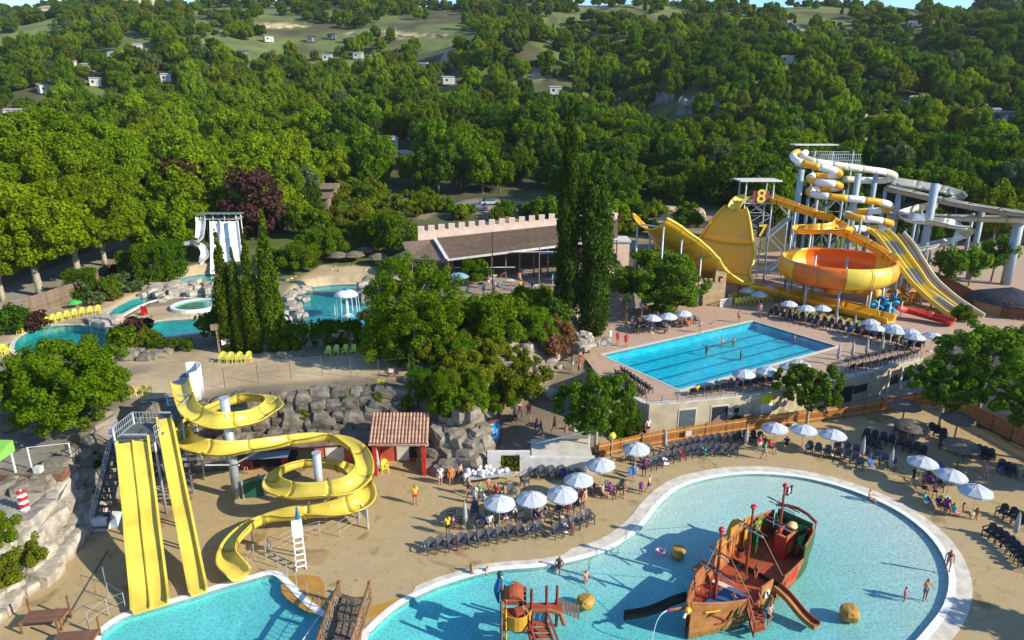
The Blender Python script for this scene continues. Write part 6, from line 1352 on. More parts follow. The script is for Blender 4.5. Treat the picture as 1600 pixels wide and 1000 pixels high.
b = MB(); b.tube(smooth([(-1.05,.9,1.6),(-1.15,.9,2.4),(-1.0,.85,3.1),(-.95,.8,3.55)], 3), [.05,.1,.14,.2,.24,.24,.22,.18,.17,.14], 9); bd = b.obj('bird_body', BLUE, t, True); MB().ball((-.95,.8,3.75), .2, 10, 8).obj('bird_head', mat('bird_dark', (.02,.09,.09), .4, .2), t, True); MB().cyl((-.9,.7,3.72), (-.78,.5,3.62), .08, .02, 8).obj('beak', OFFW, t)
MB().add([(-.85,.8,3.4),(-.2,.9,3.0),(.1,1.0,2.55),(-.5,.85,2.7),(-.85,.86,3.4),(-.2,.96,3.0),(.1,1.06,2.55),(-.5,.91,2.7)], [(0,1,2,3),(7,6,5,4),(0,4,5,1),(1,5,6,2),(2,6,7,3),(3,7,4,0)]).obj('bird_wing', CYAN, t)
# ------------------------------------------------------------------ bridge
p0 = P(553,952,0); t = thing('plank_bridge', 'brown plank footbridge with rope netting sides at the bottom of the photo', 'bridge', (p0.x, p0.y, 0)); hw_ = .98; r = random.Random(2)
pk = MB().box((0,0,0), (2*hw_-.1,.24,.07)).mesh('plank', OLDW)
for i in range(27):
    o = place(pk, 'plank', t, False, (0, .6-.28*i, .25+.55*math.sin(min(1,(i+1)/14)*math.pi/2))); o.rotation_euler = (0, r.uniform(-.01,.01), r.uniform(-.02,.02))
for s in (-1,1):
    for y in (.5,-1.6,-3.6,-5.6): MB().cyl((s*hw_,y,-.9), (s*hw_,y,1.75 if y > 0 else 1.9), .13, .12, 8).obj('post', WOOD, t)
    MB().tube([(s*hw_,.5,1.5),(s*hw_,-1.6,1.75),(s*hw_,-3.6,1.75),(s*hw_,-5.6,1.75)], .11, 8).obj('handrail', WOOD, t); MB().tube([(s*hw_,.5,.3),(s*hw_,-5.6,.7)], .12, 6).obj('beam', WOOD, t)
    b = MB()
    for k in range(18): y = .4-.34*k; b.tube([(s*hw_,y,1.6),(s*hw_*.97,y-.2,1.1),(s*hw_,y+.05,.5)], .02, 4, False)
    for z in (.8,1.2): b.tube([(s*hw_,.4,z-.1),(s*hw_*.97,-2.6,z),(s*hw_,-5.6,z)], .02, 4, False)
    b.obj('netting', ROPEM, t)
for y in (-.6,-2.0,-3.4): MB().beam((-hw_+.1,y,.86), (hw_-.1,y,.86), .06, .08).obj('cleat', DSTEEL, t)
for k in range(3): MB().tube([(-.4+.4*k,.4,.66),(-.45+.42*k,-1.5,.87),(-.4+.4*k,-3.4,.87)], .025, 4).obj('deck_rope', DSTEEL, t)
# ------------------------------------------------------------------ smaller furniture of the plaza
p = P(470,879,0); t = thing('lifeguard_chair', 'tall white lifeguard chair with a ladder and folded blue umbrella', 'lifeguard chair', (p.x, p.y, 0), R(20)); LH = 2.3
for s in (-.33,.33): MB().beam((s,-.9,0), (s*.9,.25,LH+.1), .07).beam((s,.9,0), (s*.8,.35,LH), .08).obj('leg', WHITE, t)
for k in range(6): MB().box((0,-.85+.17*k,.3+.36*k), (.62,.16,.05)).obj('step', WHITE, t)
MB().box((0,.2,LH), (.75,.65,.1)).obj('seat', WHITE, t); MB().box((0,.52,LH+.45), (.72,.08,.8), 0, .15).obj('backrest', WHITE, t); MB().tube([(.1,.6,LH),(.1,.6,LH+1.0)], .03, 6).obj('umbrella_pole', ALU, t); MB().lathe([(.03,1.5),(.17,.55),(.09,.1)], 8, (.1,.6,LH+.4)).obj('folded_umbrella', BLUE, t, True)
def board(name, label, cat, px, py, z, w, h, zc, m, rz=0, posts=True, pm=MAST):
    p = P(px, py, z); t = thing(name, label, cat, (p.x, p.y, z), rz); MB().box((0,0,zc), (w,.1,h)).obj('panel', m, t)
    if posts:
        for s in (-1,1): MB().beam((s*(w/2+.08),.02,0), (s*(w/2+.08),.02,zc+h/2+.15), .12).obj('post', pm, t)
    return t
t = board('notice_board', 'blue map sign on red brown posts beside the rocks at the path foot', 'sign', 772, 700, .3, 1.3, 1.7, 1.7, mat('blue_map', (.03,.20,.50), .4, .5, 3.0, col2=(.35,.62,.75), thr=(.5,.62)), R(38)); MB().box((0,.02,2.75), (1.6,.3,.1)).obj('cap', MAST, t)
board('notice_board', 'white notice fixed to the mesh fence at the end of the spiral slide', 'sign', 568, 818, 0, 1.5, .75, 1.2, mat('white_notice', (.7,.7,.7), .5, .12, 8), R(-55), pm=STEEL)
board('notice_board', 'small white notice hanging on the orange fence', 'sign', 1074, 690, 0, .6, .5, .95, OFFW, R(10), False).location.y -= .15
board('notice_board', 'small white notice on the thin fence of the sand terrace', 'sign', 612, 597, 4.6, .45, .4, 1.2, WHITE, 0)
t = board('arrow_sign', 'brown wooden arrow sign on a post at the cypress columns', 'sign', 341, 552, 5, .9, .7, 3.0, OLDW, R(25), False); MB().beam((.15,.1,0), (.15,.1,3.3), .22).obj('post', OLDW, t); MB().box((.9,-.1,1.2), (.9,.06,.6)).obj('small_sign', WHITE, t)
t = board('board_screen', 'dark green board beside a grey one under the spiral slide', 'board', 398, 778, 0, 1.5, 1.4, .85, DGREEN, R(12), pm=STEEL)
t = board('board_screen', 'pale grey notice board right of the dark green board', 'board', 417, 772, 0, .9, 1.5, .95, mat('grey_board', (.33,.40,.46), .5, .2, 5), R(-6), pm=STEEL)
for x, y, m, lb, rz in ((160,826,WHITE,'white storage box standing at the foot of the left stone wall',.15),(179,820,mat('pale_blue_box', (.45,.58,.68), .5, .1),'pale blue and white box beside the twin slide',-.1)):
    p = P(x, y, .0); t = thing('storage_box', lb, 'box', (p.x, p.y, 0), rz); MB().box((0,0,.45), (1.05,.7,.9)).obj('body', m, t); MB().box((0,0,.93), (1.1,.75,.07)).obj('lid', WHITE, t)
def plank_deck(label, px, py, w, d, z, rz, n):
    p = P(px, py, z); t = thing('plank_deck', label, 'wooden deck', (p.x, p.y, 0), rz); m_ = MB().box((0,0,0), (w,d/n*.88,.06)).mesh('plank', mat('deck_plank', (.19,.10,.06), .75, .22, 2, rnd=.12) if 'deck_plank' not in bpy.data.materials else bpy.data.materials['deck_plank'])
    for i in range(n): place(m_, 'plank', t, False, (0,-d/2+d*(i+.5)/n,z))
    for sx in (-1,1):
        for sy in (-1,1): MB().beam((sx*w/2,sy*d/2,0), (sx*w/2,sy*d/2,z+(.9 if sy > 0 else .1)), .1).obj('post', WOOD, t)
        MB().beam((sx*(w/2-.05),-d/2,z-.1), (sx*(w/2-.05),d/2,z-.1), .1, .14).obj('joist', WOOD, t)
plank_deck('brown plank platform by the left stone wall, the upper of two', 70, 962, 2.3, 1.1, .75, .12, 5); plank_deck('brown plank platform at the bottom left corner beside the slide pool', 114, 1000, 2.3, 1.5, .5, .12, 6)
MB_ = MB().beam(P(96,982,.05), P(168,860,.02), .06); o = MB_.obj('lane_hose', DSTEEL); tag(o, 'thin dark pole lying across the sand beside the plank platforms', 'pole')
# left bank: wooden ladder steps, planters, awning, climbing figure
a, c = T(88,765), T(48,830); t = thing('ladder_steps', 'dark wooden ladder like steps leading down the left bank', 'steps', c); dd = (a-c); s = Vector((-dd.y, dd.x, 0)).normalized()
for q in (-.75,.75): MB().beam(c+s*q+Vector((0,0,.25)), a+s*q+Vector((0,0,.35)), .12, .16).obj('stringer', DSTEEL, t, False, True)
for k in range(7): p = c.lerp(a, (k+.3)/7)+Vector((0,0,.25)); MB().beam(p-s*.75, p+s*.75, .14).obj('step', DSTEEL, t, False, True)
for lb, px, py, w, rz in (('long earth filled planter box on the left bank, near its white posts', 50, 748, 5.2, .03),):
    p = T(px, py); t = thing('planter', lb, 'planter', p, rz); MB().box((0,0,.3), (w,1.1,.7)).obj('box', mat('brown_planter', (.20,.10,.06), .9, .25), t); MB().box((0,0,.6), (w-.2,.9,.16)).obj('soil', SOILM if 'SOILM' in globals() else BARK, t); MB().box((w*.15,-.2,.9), (.5,.5,.5)).obj('lantern', OFFW, t)
p = P(-30,768,3.4); t = thing('green_awning', 'bright green awning stall cut by the left edge of the photo', 'stall', (p.x, p.y, 3.4), .1); MB().prism([(-3,-2.2),(1.5,-2.6),(2.0,1.6),(-3,2)], 2.4, [2.5,2.3,3.3,3.5]).obj('canopy', LIME, t)
for x, y in ((1.3,-2.3),(1.8,1.4),(-2.5,-2)): MB().beam((x,y,-.2), (x,y,2.5), .1).obj('post', WHITE, t)
MB().box((-1,0,.5), (2,1.2,1)).obj('counter', mat('pink_counter', (.6,.2,.25), .5, .2), t)
p = T(40,800); t = thing('striped_post', 'red and white stacked hoop post on the left bank', 'post', p); 
for k in range(6): MB().lathe([(.12,0),(.34,.1),(.12,.22)], 10, (0,0,.15+.27*k)).obj('hoop', RED if k % 2 else WHITE, t)
MB().cyl((0,0,0), (0,0,1.8), .07, .07, 6).obj('pole', WHITE, t)
# white rack of bundles by the rocks
p = P(785,752,0); t = thing('bundle_rack', 'low rack loaded with round white bundles beside the white planter wall', 'rack', (p.x-1, p.y, 0), .25); r = random.Random(8)
for i in range(26): MB().ball((r.uniform(-2.3,1.6), r.uniform(-.5,.5), .8+r.uniform(0,.55)), r.uniform(.16,.25), 8, 6, .1, i).obj('bundle', WHITE, t)
MB().box((-.3,0,.7), (4.2,1.1,.08)).obj('shelf', STEEL, t)
for x in (-2.2,1.5): MB().beam((x,0,0), (x,0,.7), .1).obj('leg', STEEL, t)
# yellow sign post by the fence, blue sheet heap
p = P(955,712,0); t = thing('hydrant_post', 'slim post with a bright yellow top behind the orange fence', 'post', (p.x, p.y, 0)); MB().cyl((0,0,0), (0,0,1.9), .06, .06, 6).obj('pole', STEEL, t); MB().ball((0,0,2.0), (.34,.3,.36), 8, 6, .2).obj('top', CITRUS, t)
# mushroom fountain
p = P(543,490,5); t = thing('mushroom_fountain', 'white mushroom fountain with a blue top standing in the pale pool', 'fountain', (p.x, p.y, 4.4)); MB().lathe([(.9,.3),(.55,.5),(.2,.6),(.17,3.0)], 12).obj('stem', OFFW, t, True); MB().lathe([(.17,3.0),(1.5,3.05),(1.55,3.15),(1.2,3.5),(.5,3.78),(0,3.82)], 18).obj('cap', WHITE, t, True); MB().lathe([(.45,3.72),(.32,3.98),(0,4.1)], 10).obj('finial', BLUE, t, True)
for k in range(14): a = 2*math.pi*k/14; MB().tube([(1.5*math.cos(a),1.5*math.sin(a),3.05),(1.58*math.cos(a),1.58*math.sin(a),2.0),(1.62*math.cos(a),1.62*math.sin(a),.45)], .02, 4).obj('water_thread', jet, t)
p = P(522,468,5); 
b = MB(); b.ball((0,0,0), (2.2,1.5,1.4), 14, 9, .12, 3); o = b.obj('cave_rock', WROCK); o.location = P(582,462,5.0); tag(o, 'big rounded pale cave rock at the right end of the mushroom pool', 'rock'); 
# boulders in the splash pool (yellow sponges)
for px, py, s, lb in ((1060,866,.52,'yellow ochre play boulder in the water left of the first mast'),(915,944,.55,'yellow ochre play boulder left of the ship bow'),(1327,962,.58,'yellow ochre play boulder beyond the tip of the ship slide')):
    o = place(boulder_mesh('play_boulder', mat('ochre_boulder', (.46,.27,.06), .7, .25, 1.5), int(px), .3), 'play_boulder', None, False, P(px, py, -.05)+Vector((0,0,.2))); o.scale = (s*1.15,s,s*.8); o.rotation_euler.z = px; tag(o, lb, 'play boulder', 'play boulders in the splash pool')
o = place(tor[0].copy(), 'flower_float', None, False, P(1033,861,-.04)); o.data.materials.clear(); o.data.materials.append(mat('pink_white_float', (.75,.12,.25), .4, .3, 5, col2=(.85,.8,.8), thr=(.45,.55))); o.scale = (.7,.7,.7); tag(o, 'pink and white ring float drifting left of the ship', 'float ring')
t = thing('lane_rope', 'white float rope across the slide pool to the bridge', 'rope', P(500,963,0)); 
for k in range(16): q = P(498,964,0).lerp(P(470,1004,0), k/15); MB().ball((q.x,q.y,-.04), .07, 6, 5).obj('float', WHITE, t, False, True)
# ------------------------------------------------------------------ chairs
def chair_mesh(kind, m):
    if kind == 'seat': return MB().box((0,0,.42), (.5,.48,.05)).mesh('seat', m)
    if kind == 'backrest':
        b = MB(); vs = []
        for i in range(5):
            x = -.24+.12*i
            for z, y in ((.44,.2),(.8,.29),(1.0-.05*abs(i-2)**1.5,.34)): vs += [(x, y-.05*(1-abs(i-2)/2.0)*0+.04*(1-((i-2)/2)**2), z), (x, y+.05, z)]
        fs = []
        for i in range(4):
            for j in range(2): a = i*6+j*2; c = a+6; fs += [(a,c,c+2,a+2),(a+1,a+3,c+3,c+1)]
            fs += [(i*6+4,i*6+10,i*6+11,i*6+5),(i*6,i*6+1,i*6+7,i*6+6)]
        fs += [(0,2,3,1),(2,4,5,3),(24,25,27,26),(26,27,29,28)]; return b.add(vs, fs).mesh('backrest', m)
    b = MB()
    for s in (-1,1):
        b.beam((s*.25,-.23,0), (s*.25,-.2,.64), .05).beam((s*.25,.27,0), (s*.24,.2,.46), .05).beam((s*.27,-.26,.65), (s*.27,.25,.66), .07, .04)
    return b.mesh('leg_frame', m)
CH = {}
for k, m in (('grey', GREYC), ('dark', DARKC), ('yellow', CITRUS), ('lime', LIMEY)): CH[k] = [chair_mesh(a, m if a != 'leg_frame' or k != 'grey' else DARKC) for a in ('seat','backrest','leg_frame')]
def joined(kind):
    b = MB()
    for me in CH[kind]: b.add([v.co for v in me.vertices], [tuple(p.vertices) for p in me.polygons])
    return b.mesh('armchair', CH[kind][0].materials[0])
CHJ = {k: joined(k) for k in CH}
n_chairs = 0
CNAME = dict(grey='grey armchair', dark='charcoal armchair', yellow='lemon armchair', lime='lime armchair')
def chair(kind, p, rz, label, group, parts=True):
    global n_chairs; n_chairs += 1
    if parts:
        t = thing('armchair', label, 'chair', p, rz, group, 1.13)
        for me, nm in zip(CH[kind], ('seat','backrest','leg_frame')): place(me, nm, t)
        return t
    o = place(CHJ[kind], 'armchair', None, False, p, rz); o.scale = (1.1,1.1,1.1); return tag(o, label, 'chair', group)
rc = random.Random(21)
def face(d): return math.atan2(d[1], d[0])+math.pi/2   # a chair looks along -Y
def row(kind, px, n, z, look, where, parts=True, sc=1.0, first='left', jit=.08):
    """n chairs evenly along a line of the photo, LOOK a photo direction or point they look at (world)"""
    path = resample(smooth([P(a, b_, z) for a, b_ in px], 6), .05); grp = f'{CNAME[kind]}s {where}'
    for i in range(n):
        p = path[int((len(path)-1)*(i+.5)/n)]; d = look(p) if callable(look) else look; rz = face(d)+rc.uniform(-jit, jit)
        lb = f'{CNAME[kind]}, {ORD[i]} from the {first} {where}' if n > 1 else f'{CNAME[kind]} {where}'
        chair(kind, Vector((p.x+rc.uniform(-.04,.04), p.y+rc.uniform(-.04,.04), z)), rz, lb, grp, parts)
def to(px, py, z): 
    q = P(px, py, z); return lambda p: (q.x-p.x, q.y-p.y)
row('grey', [(666,866),(760,850),(852,835)], 12, 0, (.25,-1), 'in the front row left of the splash pool')
row('grey', [(866,843),(895,829),(928,816)], 5, 0, (.45,-1), 'at the right end of the front row')
row('grey', [(832,724),(872,722),(914,720)], 6, 0, (.1,-1), 'along the white planter wall')
row('grey', [(826,746),(868,748),(916,742)], 6, 0, (.2,-1), 'in the second row before the white wall')
row('grey', [(1016,736),(1050,722),(1098,712),(1154,713)], 13, 0, to(1150,900,0), 'in the curved front row above the splash pool')
row('grey', [(1046,712),(1090,700),(1128,695)], 8, 0, to(1150,900,0), 'in the curved row along the orange fence')
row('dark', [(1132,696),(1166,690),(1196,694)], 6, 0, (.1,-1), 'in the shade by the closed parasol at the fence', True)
row('grey', [(1256,706),(1290,714),(1326,722),(1345,738)], 7, 0, to(1250,900,0), 'under the three parasols right of centre')
row('grey', [(1300,704),(1330,712),(1368,722),(1400,738)], 7, 0, to(1250,900,0), 'in the second row behind those parasols')
row('dark', [(1346,686),(1380,694),(1420,706),(1446,718)], 8, 0, to(1250,900,0), 'in the row beneath the thatched parasols')
row('dark', [(1396,676),(1412,682),(1426,688)], 3, 0, (-.4,-1), 'beside the tree in the fence corner')
row('dark', [(1450,676),(1478,690)], 3, 0, (-.5,-1), 'under the rightmost thatched parasols', True)
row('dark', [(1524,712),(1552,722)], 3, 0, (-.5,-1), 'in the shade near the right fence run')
row('dark', [(1556,806),(1578,814),(1604,830)], 4, 0, (-1,-.5), 'in the upper row at the right edge')
row('dark', [(1538,836),(1560,850),(1585,872),(1604,895)], 8, 0, (-1,-.35), 'in the slanting row at the right edge')
row('dark', [(1466,700),(1496,710),(1516,722)], 4, 0, (-.5,-1), 'right of the lowest thatched parasol')
row('dark', [(1560,736),(1585,748)], 3, 0, (-.6,-1), 'near the right edge in the tree shade')
row('dark', [(1352,700),(1376,708)], 3, 0, (-.3,-1), 'left of the folded parasols')
row('dark', [(1445,752),(1470,770)], 3, 0, (-.3,-1), 'among the seated group by the right parasols')
for px, py, a in ((742,806,0),(766,815,2),(792,814,.3),(812,812,3.4),(838,818,.1),(858,814,1.2),(872,806,-.6),(890,800,.2),(905,796,2.5),(760,780,3.1),(780,772,2.6),(800,778,.5),(820,760,2.2),(716,824,1.6),(705,815,-1.4),(750,828,.2),(916,770,.3),(935,776,2.8),(952,772,.6),(970,770,-.5),(880,742,.8),(900,764,3),(1000,720,2.2),(984,722,-.8),(1014,712,.3)):
    chair('grey', P(px, py, 0), a, 'grey resin armchair loosely placed among the parasols left of the splash pool', 'loose grey chairs among the parasols')
# upper terrace (too small to show their parts)
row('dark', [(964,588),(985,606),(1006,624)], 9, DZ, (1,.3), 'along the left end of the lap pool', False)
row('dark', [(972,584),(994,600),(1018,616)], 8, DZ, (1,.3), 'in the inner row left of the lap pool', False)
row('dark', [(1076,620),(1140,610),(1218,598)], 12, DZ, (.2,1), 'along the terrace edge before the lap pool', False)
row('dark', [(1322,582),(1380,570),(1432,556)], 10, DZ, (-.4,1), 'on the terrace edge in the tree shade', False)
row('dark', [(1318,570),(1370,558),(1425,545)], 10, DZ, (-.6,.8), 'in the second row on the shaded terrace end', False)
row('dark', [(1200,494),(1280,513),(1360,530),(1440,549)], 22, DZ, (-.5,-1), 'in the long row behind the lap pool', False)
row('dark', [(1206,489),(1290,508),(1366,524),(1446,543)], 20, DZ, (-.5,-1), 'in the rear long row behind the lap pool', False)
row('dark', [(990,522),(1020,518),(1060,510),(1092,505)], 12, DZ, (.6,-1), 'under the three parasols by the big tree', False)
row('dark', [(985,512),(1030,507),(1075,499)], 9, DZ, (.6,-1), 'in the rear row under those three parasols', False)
row('yellow', [(1148,478),(1180,473),(1226,468)], 12, DZ, (-.1,-1), 'in the row below the half pipe', False)
row('yellow', [(1140,472),(1150,468),(1160,466)], 4, DZ, (.2,-1), 'by the small white gate under the half pipe', False)
row('yellow', [(28,524),(60,512),(110,498),(160,489)], 12, 5, (.35,-1), 'along the left lazy river')
row('yellow', [(2,556),(14,551)], 3, 5, (1,0), 'at the left edge beside the river end', False)
row('yellow', [(342,566),(368,567),(396,565)], 4, 5, (0,-1), 'under the cypress columns')
row('lime', [(506,558),(530,555),(560,554)], 4, 5, (0,-1), 'on the sand terrace under the mushroom pool')
row('yellow', [(164,622),(186,620),(206,618),(240,615)], 4, 5, (.1,1), 'on the terrace edge near the big round tree')
row('yellow', [(448,449),(486,435)], 6, 5, (.6,-1), 'left of the mushroom pool', False); row('yellow', [(497,430),(520,424),(546,424)], 6, 5, (0,-1), 'behind the mushroom pool', False)
row('yellow', [(443,372),(462,368)], 3, 6, (-.3,-1), 'on the bank above the cypress columns', False); row('yellow', [(398,398),(412,402)], 3, 5.5, (-.3,-1), 'right of the white slides', False); row('yellow', [(592,606),(600,604)], 1, 5, (0,1), 'alone near the kiosk', False)
chair('yellow', P(602,738,0), .3, 'lemon yellow armchair standing under the tiled kiosk porch', None)
row('yellow', [(1205,486),(1290,503),(1366,519),(1446,538)], 18, DZ, (-.5,-1), 'in the lemon row behind the long dark rows', False)
# ------------------------------------------------------------------ parasols
def parasol_parts():
    out = []; n = 8; R_, zt, ze = 1.22, 2.55, 2.02
    for k in range(n):
        b = MB(); a0, a1 = 2*math.pi*k/n, 2*math.pi*(k+1)/n; am = (a0+a1)/2; vs = []
        for r_, z in ((.05,zt),(.5*R_,zt-.17),(R_,ze)):
            for a, q in ((a0,1),(am,.965),(a1,1)): vs.append((r_*q*math.cos(a), r_*q*math.sin(a), z-(.0 if q == 1 else .03)))
        v2 = [(x, y, z-.03) for x, y, z in vs]; fs = []
        for i in range(2):
            for j in range(2): fs += [(i*3+j, i*3+j+1, i*3+j+4, i*3+j+3), tuple(9+x for x in (i*3+j+3, i*3+j+4, i*3+j+1, i*3+j))]
        for j in range(2): fs.append((6+j, 7+j, 16+j, 15+j))
        vs += v2; v3 = [(R_*math.cos(a), R_*math.sin(a), z) for z in (ze, ze-.13) for a in (a0, am, a1)]; fs += [(18,19,22,21),(19,20,23,22)]
        out.append((b.add(vs+v3, fs).mesh('canopy_panel', CANW if k % 2 else mat('facet_shade_canvas', (.44,.48,.51), .75, .06, 1.0) if 'facet_shade_canvas' not in bpy.data.materials else bpy.data.materials['facet_shade_canvas'])))  # every other panel greyer: facet shading put into the canvas colour
    return out
PAN = parasol_parts(); POLE = MB().cyl((0,0,0), (0,0,2.62), .03, .025, 6).mesh('pole', ALU); BASE = MB().lathe([(.3,0),(.28,.08),(.05,.12)], 10).mesh('base', CONC)
b = MB()
for k in range(8): a = 2*math.pi*k/8; b.tube([(.03*math.cos(a),.03*math.sin(a),1.95),(.6*math.cos(a),.6*math.sin(a),2.28)], .012, 4, False)
RIBS = b.mesh('ribs', ALU)
def parasol(px, py, z, lb, grp, sc=1.0, tilt=.0):
    p = P(px, py, z); t = thing('parasol', lb, 'parasol', p, random.uniform(0,.7), grp, sc); t.rotation_euler.x = random.uniform(-.07,.07); t.rotation_euler.y = random.uniform(-.05,.05)
    for me in PAN: place(me, 'canopy_panel', t)
    place(POLE, 'pole', t); place(BASE, 'base', t); place(RIBS, 'ribs', t); return t
LOW = [(780,822,'leftmost open white parasol over the crowd left of the splash pool'),(831,816,'second open white parasol from the left, above the front row of chairs'),(878,806,'third open white parasol from the left, touching a higher one'),(904,785,'open white parasol just behind the third from the left'),(939,759,'open white parasol near the slender tree trunk'),(992,732,'open white parasol in front of the left end of the orange fence'),
 (1208,700,'leftmost of the three parasols before the middle of the orange fence'),(1252,703,'middle of the three parasols before the orange fence'),(1297,711,'rightmost of the three parasols before the orange fence'),(1435,756,'upper one of the three parasols over the seated group at right'),(1478,777,'middle one of the three parasols over the seated group at right'),(1519,803,'lowest of the three parasols at right, beside an empty chair row')]
for px, py, lb in LOW: parasol(px, py, 0, lb, 'open white parasols around the splash pool')
UP = [(1018,520),(1042,516),(1066,512),(1165,474),(1185,480),(1200,471),(1230,496),(1257,503),(1282,503),(1358,527),(1364,536),(1390,534),(1397,541),(1419,543),(1426,551),(1452,549),(1161,612),(1196,607),(1232,600),(1245,596)]
for i, (px, py) in enumerate(UP):
    wh = 'by the big tree at the left of the lap pool' if px < 1100 else ('over the yellow chairs under the half pipe' if px < 1210 and py < 520 else ('along the long yellow chute' if px < 1300 and py < 520 else ('in the cluster behind the far end of the lap pool' if py < 560 else 'on the near edge of the lap pool terrace')))
    same = [q for q in UP if (q[0] < 1100) == (px < 1100) and (('x',) and True)]; j = sum(1 for q in UP[:i] if abs(q[0]-px) < 130 and (q[1] > 560) == (py > 560))
    parasol(px, py, DZ, f'white parasol {wh}, {ORD[min(j,18)]} of them', f'white parasols {wh}', .95)
CLO = MB().lathe([(.02,2.5),(.1,2.2),(.2,1.2),(.16,.75),(.04,.75)], 9).mesh('folded_canopy', CANT, True)
for px, py, z, lb in [(727,828,0,'folded grey parasol beside the leftmost open one'),(1038,708,0,'folded grey parasol against the orange fence'),(1164,703,0,'folded parasol left of the three open ones at the fence'),(1345,722,0,'folded parasol right of the three open ones at the fence'),(1389,740,0,'folded parasol left of the seated group at right'),(1583,845,0,'folded grey parasol in the slanting chair row at the right edge'),(591,742,0,'folded violet grey parasol by the kiosk post'),
    (1305,512,DZ,'folded parasol left one on the far side of the lap pool'),(1333,521,DZ,'folded parasol right one on the far side of the lap pool'),(1330,565,DZ,'folded parasol at the right corner of the lap pool'),(1352,560,DZ,'folded parasol right of the lap pool corner'),(1376,556,DZ,'folded parasol in the shade behind the pool corner'),(1308,570,DZ,'folded parasol nearest the lap pool corner'),(1253,598,DZ,'folded blue grey parasol over the small round tree')]:
    t = thing('folded_parasol', lb, 'parasol', P(px, py, z), 0, 'folded parasols'); place(CLO, 'folded_canopy', t); place(POLE, 'pole', t)
def thatched(px, py, z, lb, grp, sc=1.0, r_=1.5):
    t = thing('thatched_parasol', lb, 'thatched parasol', P(px, py, z), random.uniform(0,3), grp, sc); b = MB(); rr = random.Random(px); n = 22
    for j, (r0, z0, r1, z1) in enumerate(((0,3.0,.75,2.82),(.6,2.86,1.25,2.62),(1.1,2.66,r_,2.38))):
        b = MB(); vs = []
        for k in range(n):
            a = 2*math.pi*k/n; q = rr.uniform(.94,1.06); vs += [(r0*math.cos(a), r0*math.sin(a), z0), (r1*q*math.cos(a), r1*q*math.sin(a), z1-rr.uniform(0,.08)), (r1*q*.95*math.cos(a), r1*q*.95*math.sin(a), z1-.14), (r0*math.cos(a), r0*math.sin(a), z0-.1)]
        b.add(vs, [(k*4+i, ((k+1) % n)*4+i, ((k+1) % n)*4+i+1, k*4+i+1) for k in range(n) for i in range(3)]).obj('thatch_tier', THATCH, t)
    MB().cyl((0,0,0), (0,0,2.9), .08, .06, 7).obj('post', WOOD, t); return t
for px, py, lb in ((1408,668,'leftmost thatched parasol in the fence corner'),(1418,702,'thatched parasol below the leftmost one'),(1490,690,'pale flat thatched parasol right of the corner tree'),(1494,735,'lowest thatched parasol, dark, above the seated group')): thatched(px, py, 0, lb, 'thatched parasols in the fence corner')
for px, py, lb in ((530,425,'leftmost grey thatched parasol behind the mushroom pool'),(555,424,'second grey thatched parasol behind the mushroom pool'),(573,416,'highest grey thatched parasol behind the mushroom pool'),(592,428,'rightmost grey thatched parasol behind the mushroom pool')): thatched(px, py, 5, lb, 'thatched parasols behind the mushroom pool', 1.15)
t = thing('thatched_gazebo', 'small square thatched gazebo with pale posts left of the turret', 'gazebo', P(988,505,DZ)); MB().lathe([(0,4.3),(1.0,3.4),(1.9,2.6),(1.8,2.5),(0,3.9)], 4).obj('thatch_roof', THATCH, t)
for x in (-1,1):
    for y in (-1,1): MB().beam((x,y,0), (x,y,2.6), .18).obj('post', OLDW, t)
t = thing('thatched_gazebo', 'wide low thatched roof beside the brown restaurant roof', 'gazebo', P(640,432,5.5)); MB().lathe([(0,4.4),(3.4,2.7),(3.3,2.55),(0,4.0)], 16).obj('thatch_roof', THATCH, t)
for a in range(6): MB().beam((2.7*math.cos(a*1.05),2.7*math.sin(a*1.05),0), (2.7*math.cos(a*1.05),2.7*math.sin(a*1.05),2.8), .15).obj('post', OLDW, t)
# red beach flag, blue sheets, umbrellas of restaurant
for px, py, z, m, lb in ((250,500,0,0,0),):
    p = P(225,492,5); t = thing('shell_armchair', 'red upright seat shell on the sandy river island', 'seat', p); MB().box((0,.2,.6), (.8,.12,1.1), 0, .15).obj('backrest', RED, t); MB().box((0,-.15,.3), (.8,.7,.12)).obj('seat', RED, t)
p = P(118,481,5); t = thing('green_parasol', 'bright green leaf shaped sunshade on the left bank by the brown fence', 'sunshade', p, 0, None, .6); MB().lathe([(0,1.9),(1.1,1.5),(1.6,1.1),(0,1.6)], 7).obj('canopy', mat('bright_green_cloth', (.05,.42,.07), .6, .15), t); MB().cyl((0,0,0), (0,0,1.8), .05, .05, 6).obj('pole', WOOD, t)
t = thing('blue_parasol', 'pale blue parasol in front of the restaurant post', 'parasol', P(716,455,5.8)); MB().lathe([(0,2.7),(.9,2.5),(1.6,2.1),(0,2.4)], 10).obj('canopy', mat('pale_blue_cloth', (.20,.36,.55), .7, .1), t); MB().cyl((0,0,0), (0,0,2.6), .04, .04, 6).obj('pole', ALU, t)
r = random.Random(31); bt = [MB().box((0,0,.75), (1.1,.8,.05)).mesh('table_top', m) for m in (OLDW, OFFW, mat('teal_cloth', (.04,.20,.25), .7, .15))]; lg = MB().cyl((0,0,0), (0,0,.73), .05, .05, 6).mesh('leg', DSTEEL)
for i in range(14):
    p = P(r.uniform(720,865), r.uniform(432,462), 5.9); t = thing('terrace_table', 'small table on the restaurant terrace between chairs', 'table', p, r.uniform(0,1.5), 'restaurant terrace tables'); place(bt[i % 3], 'table_top', t); place(lg, 'leg', t)
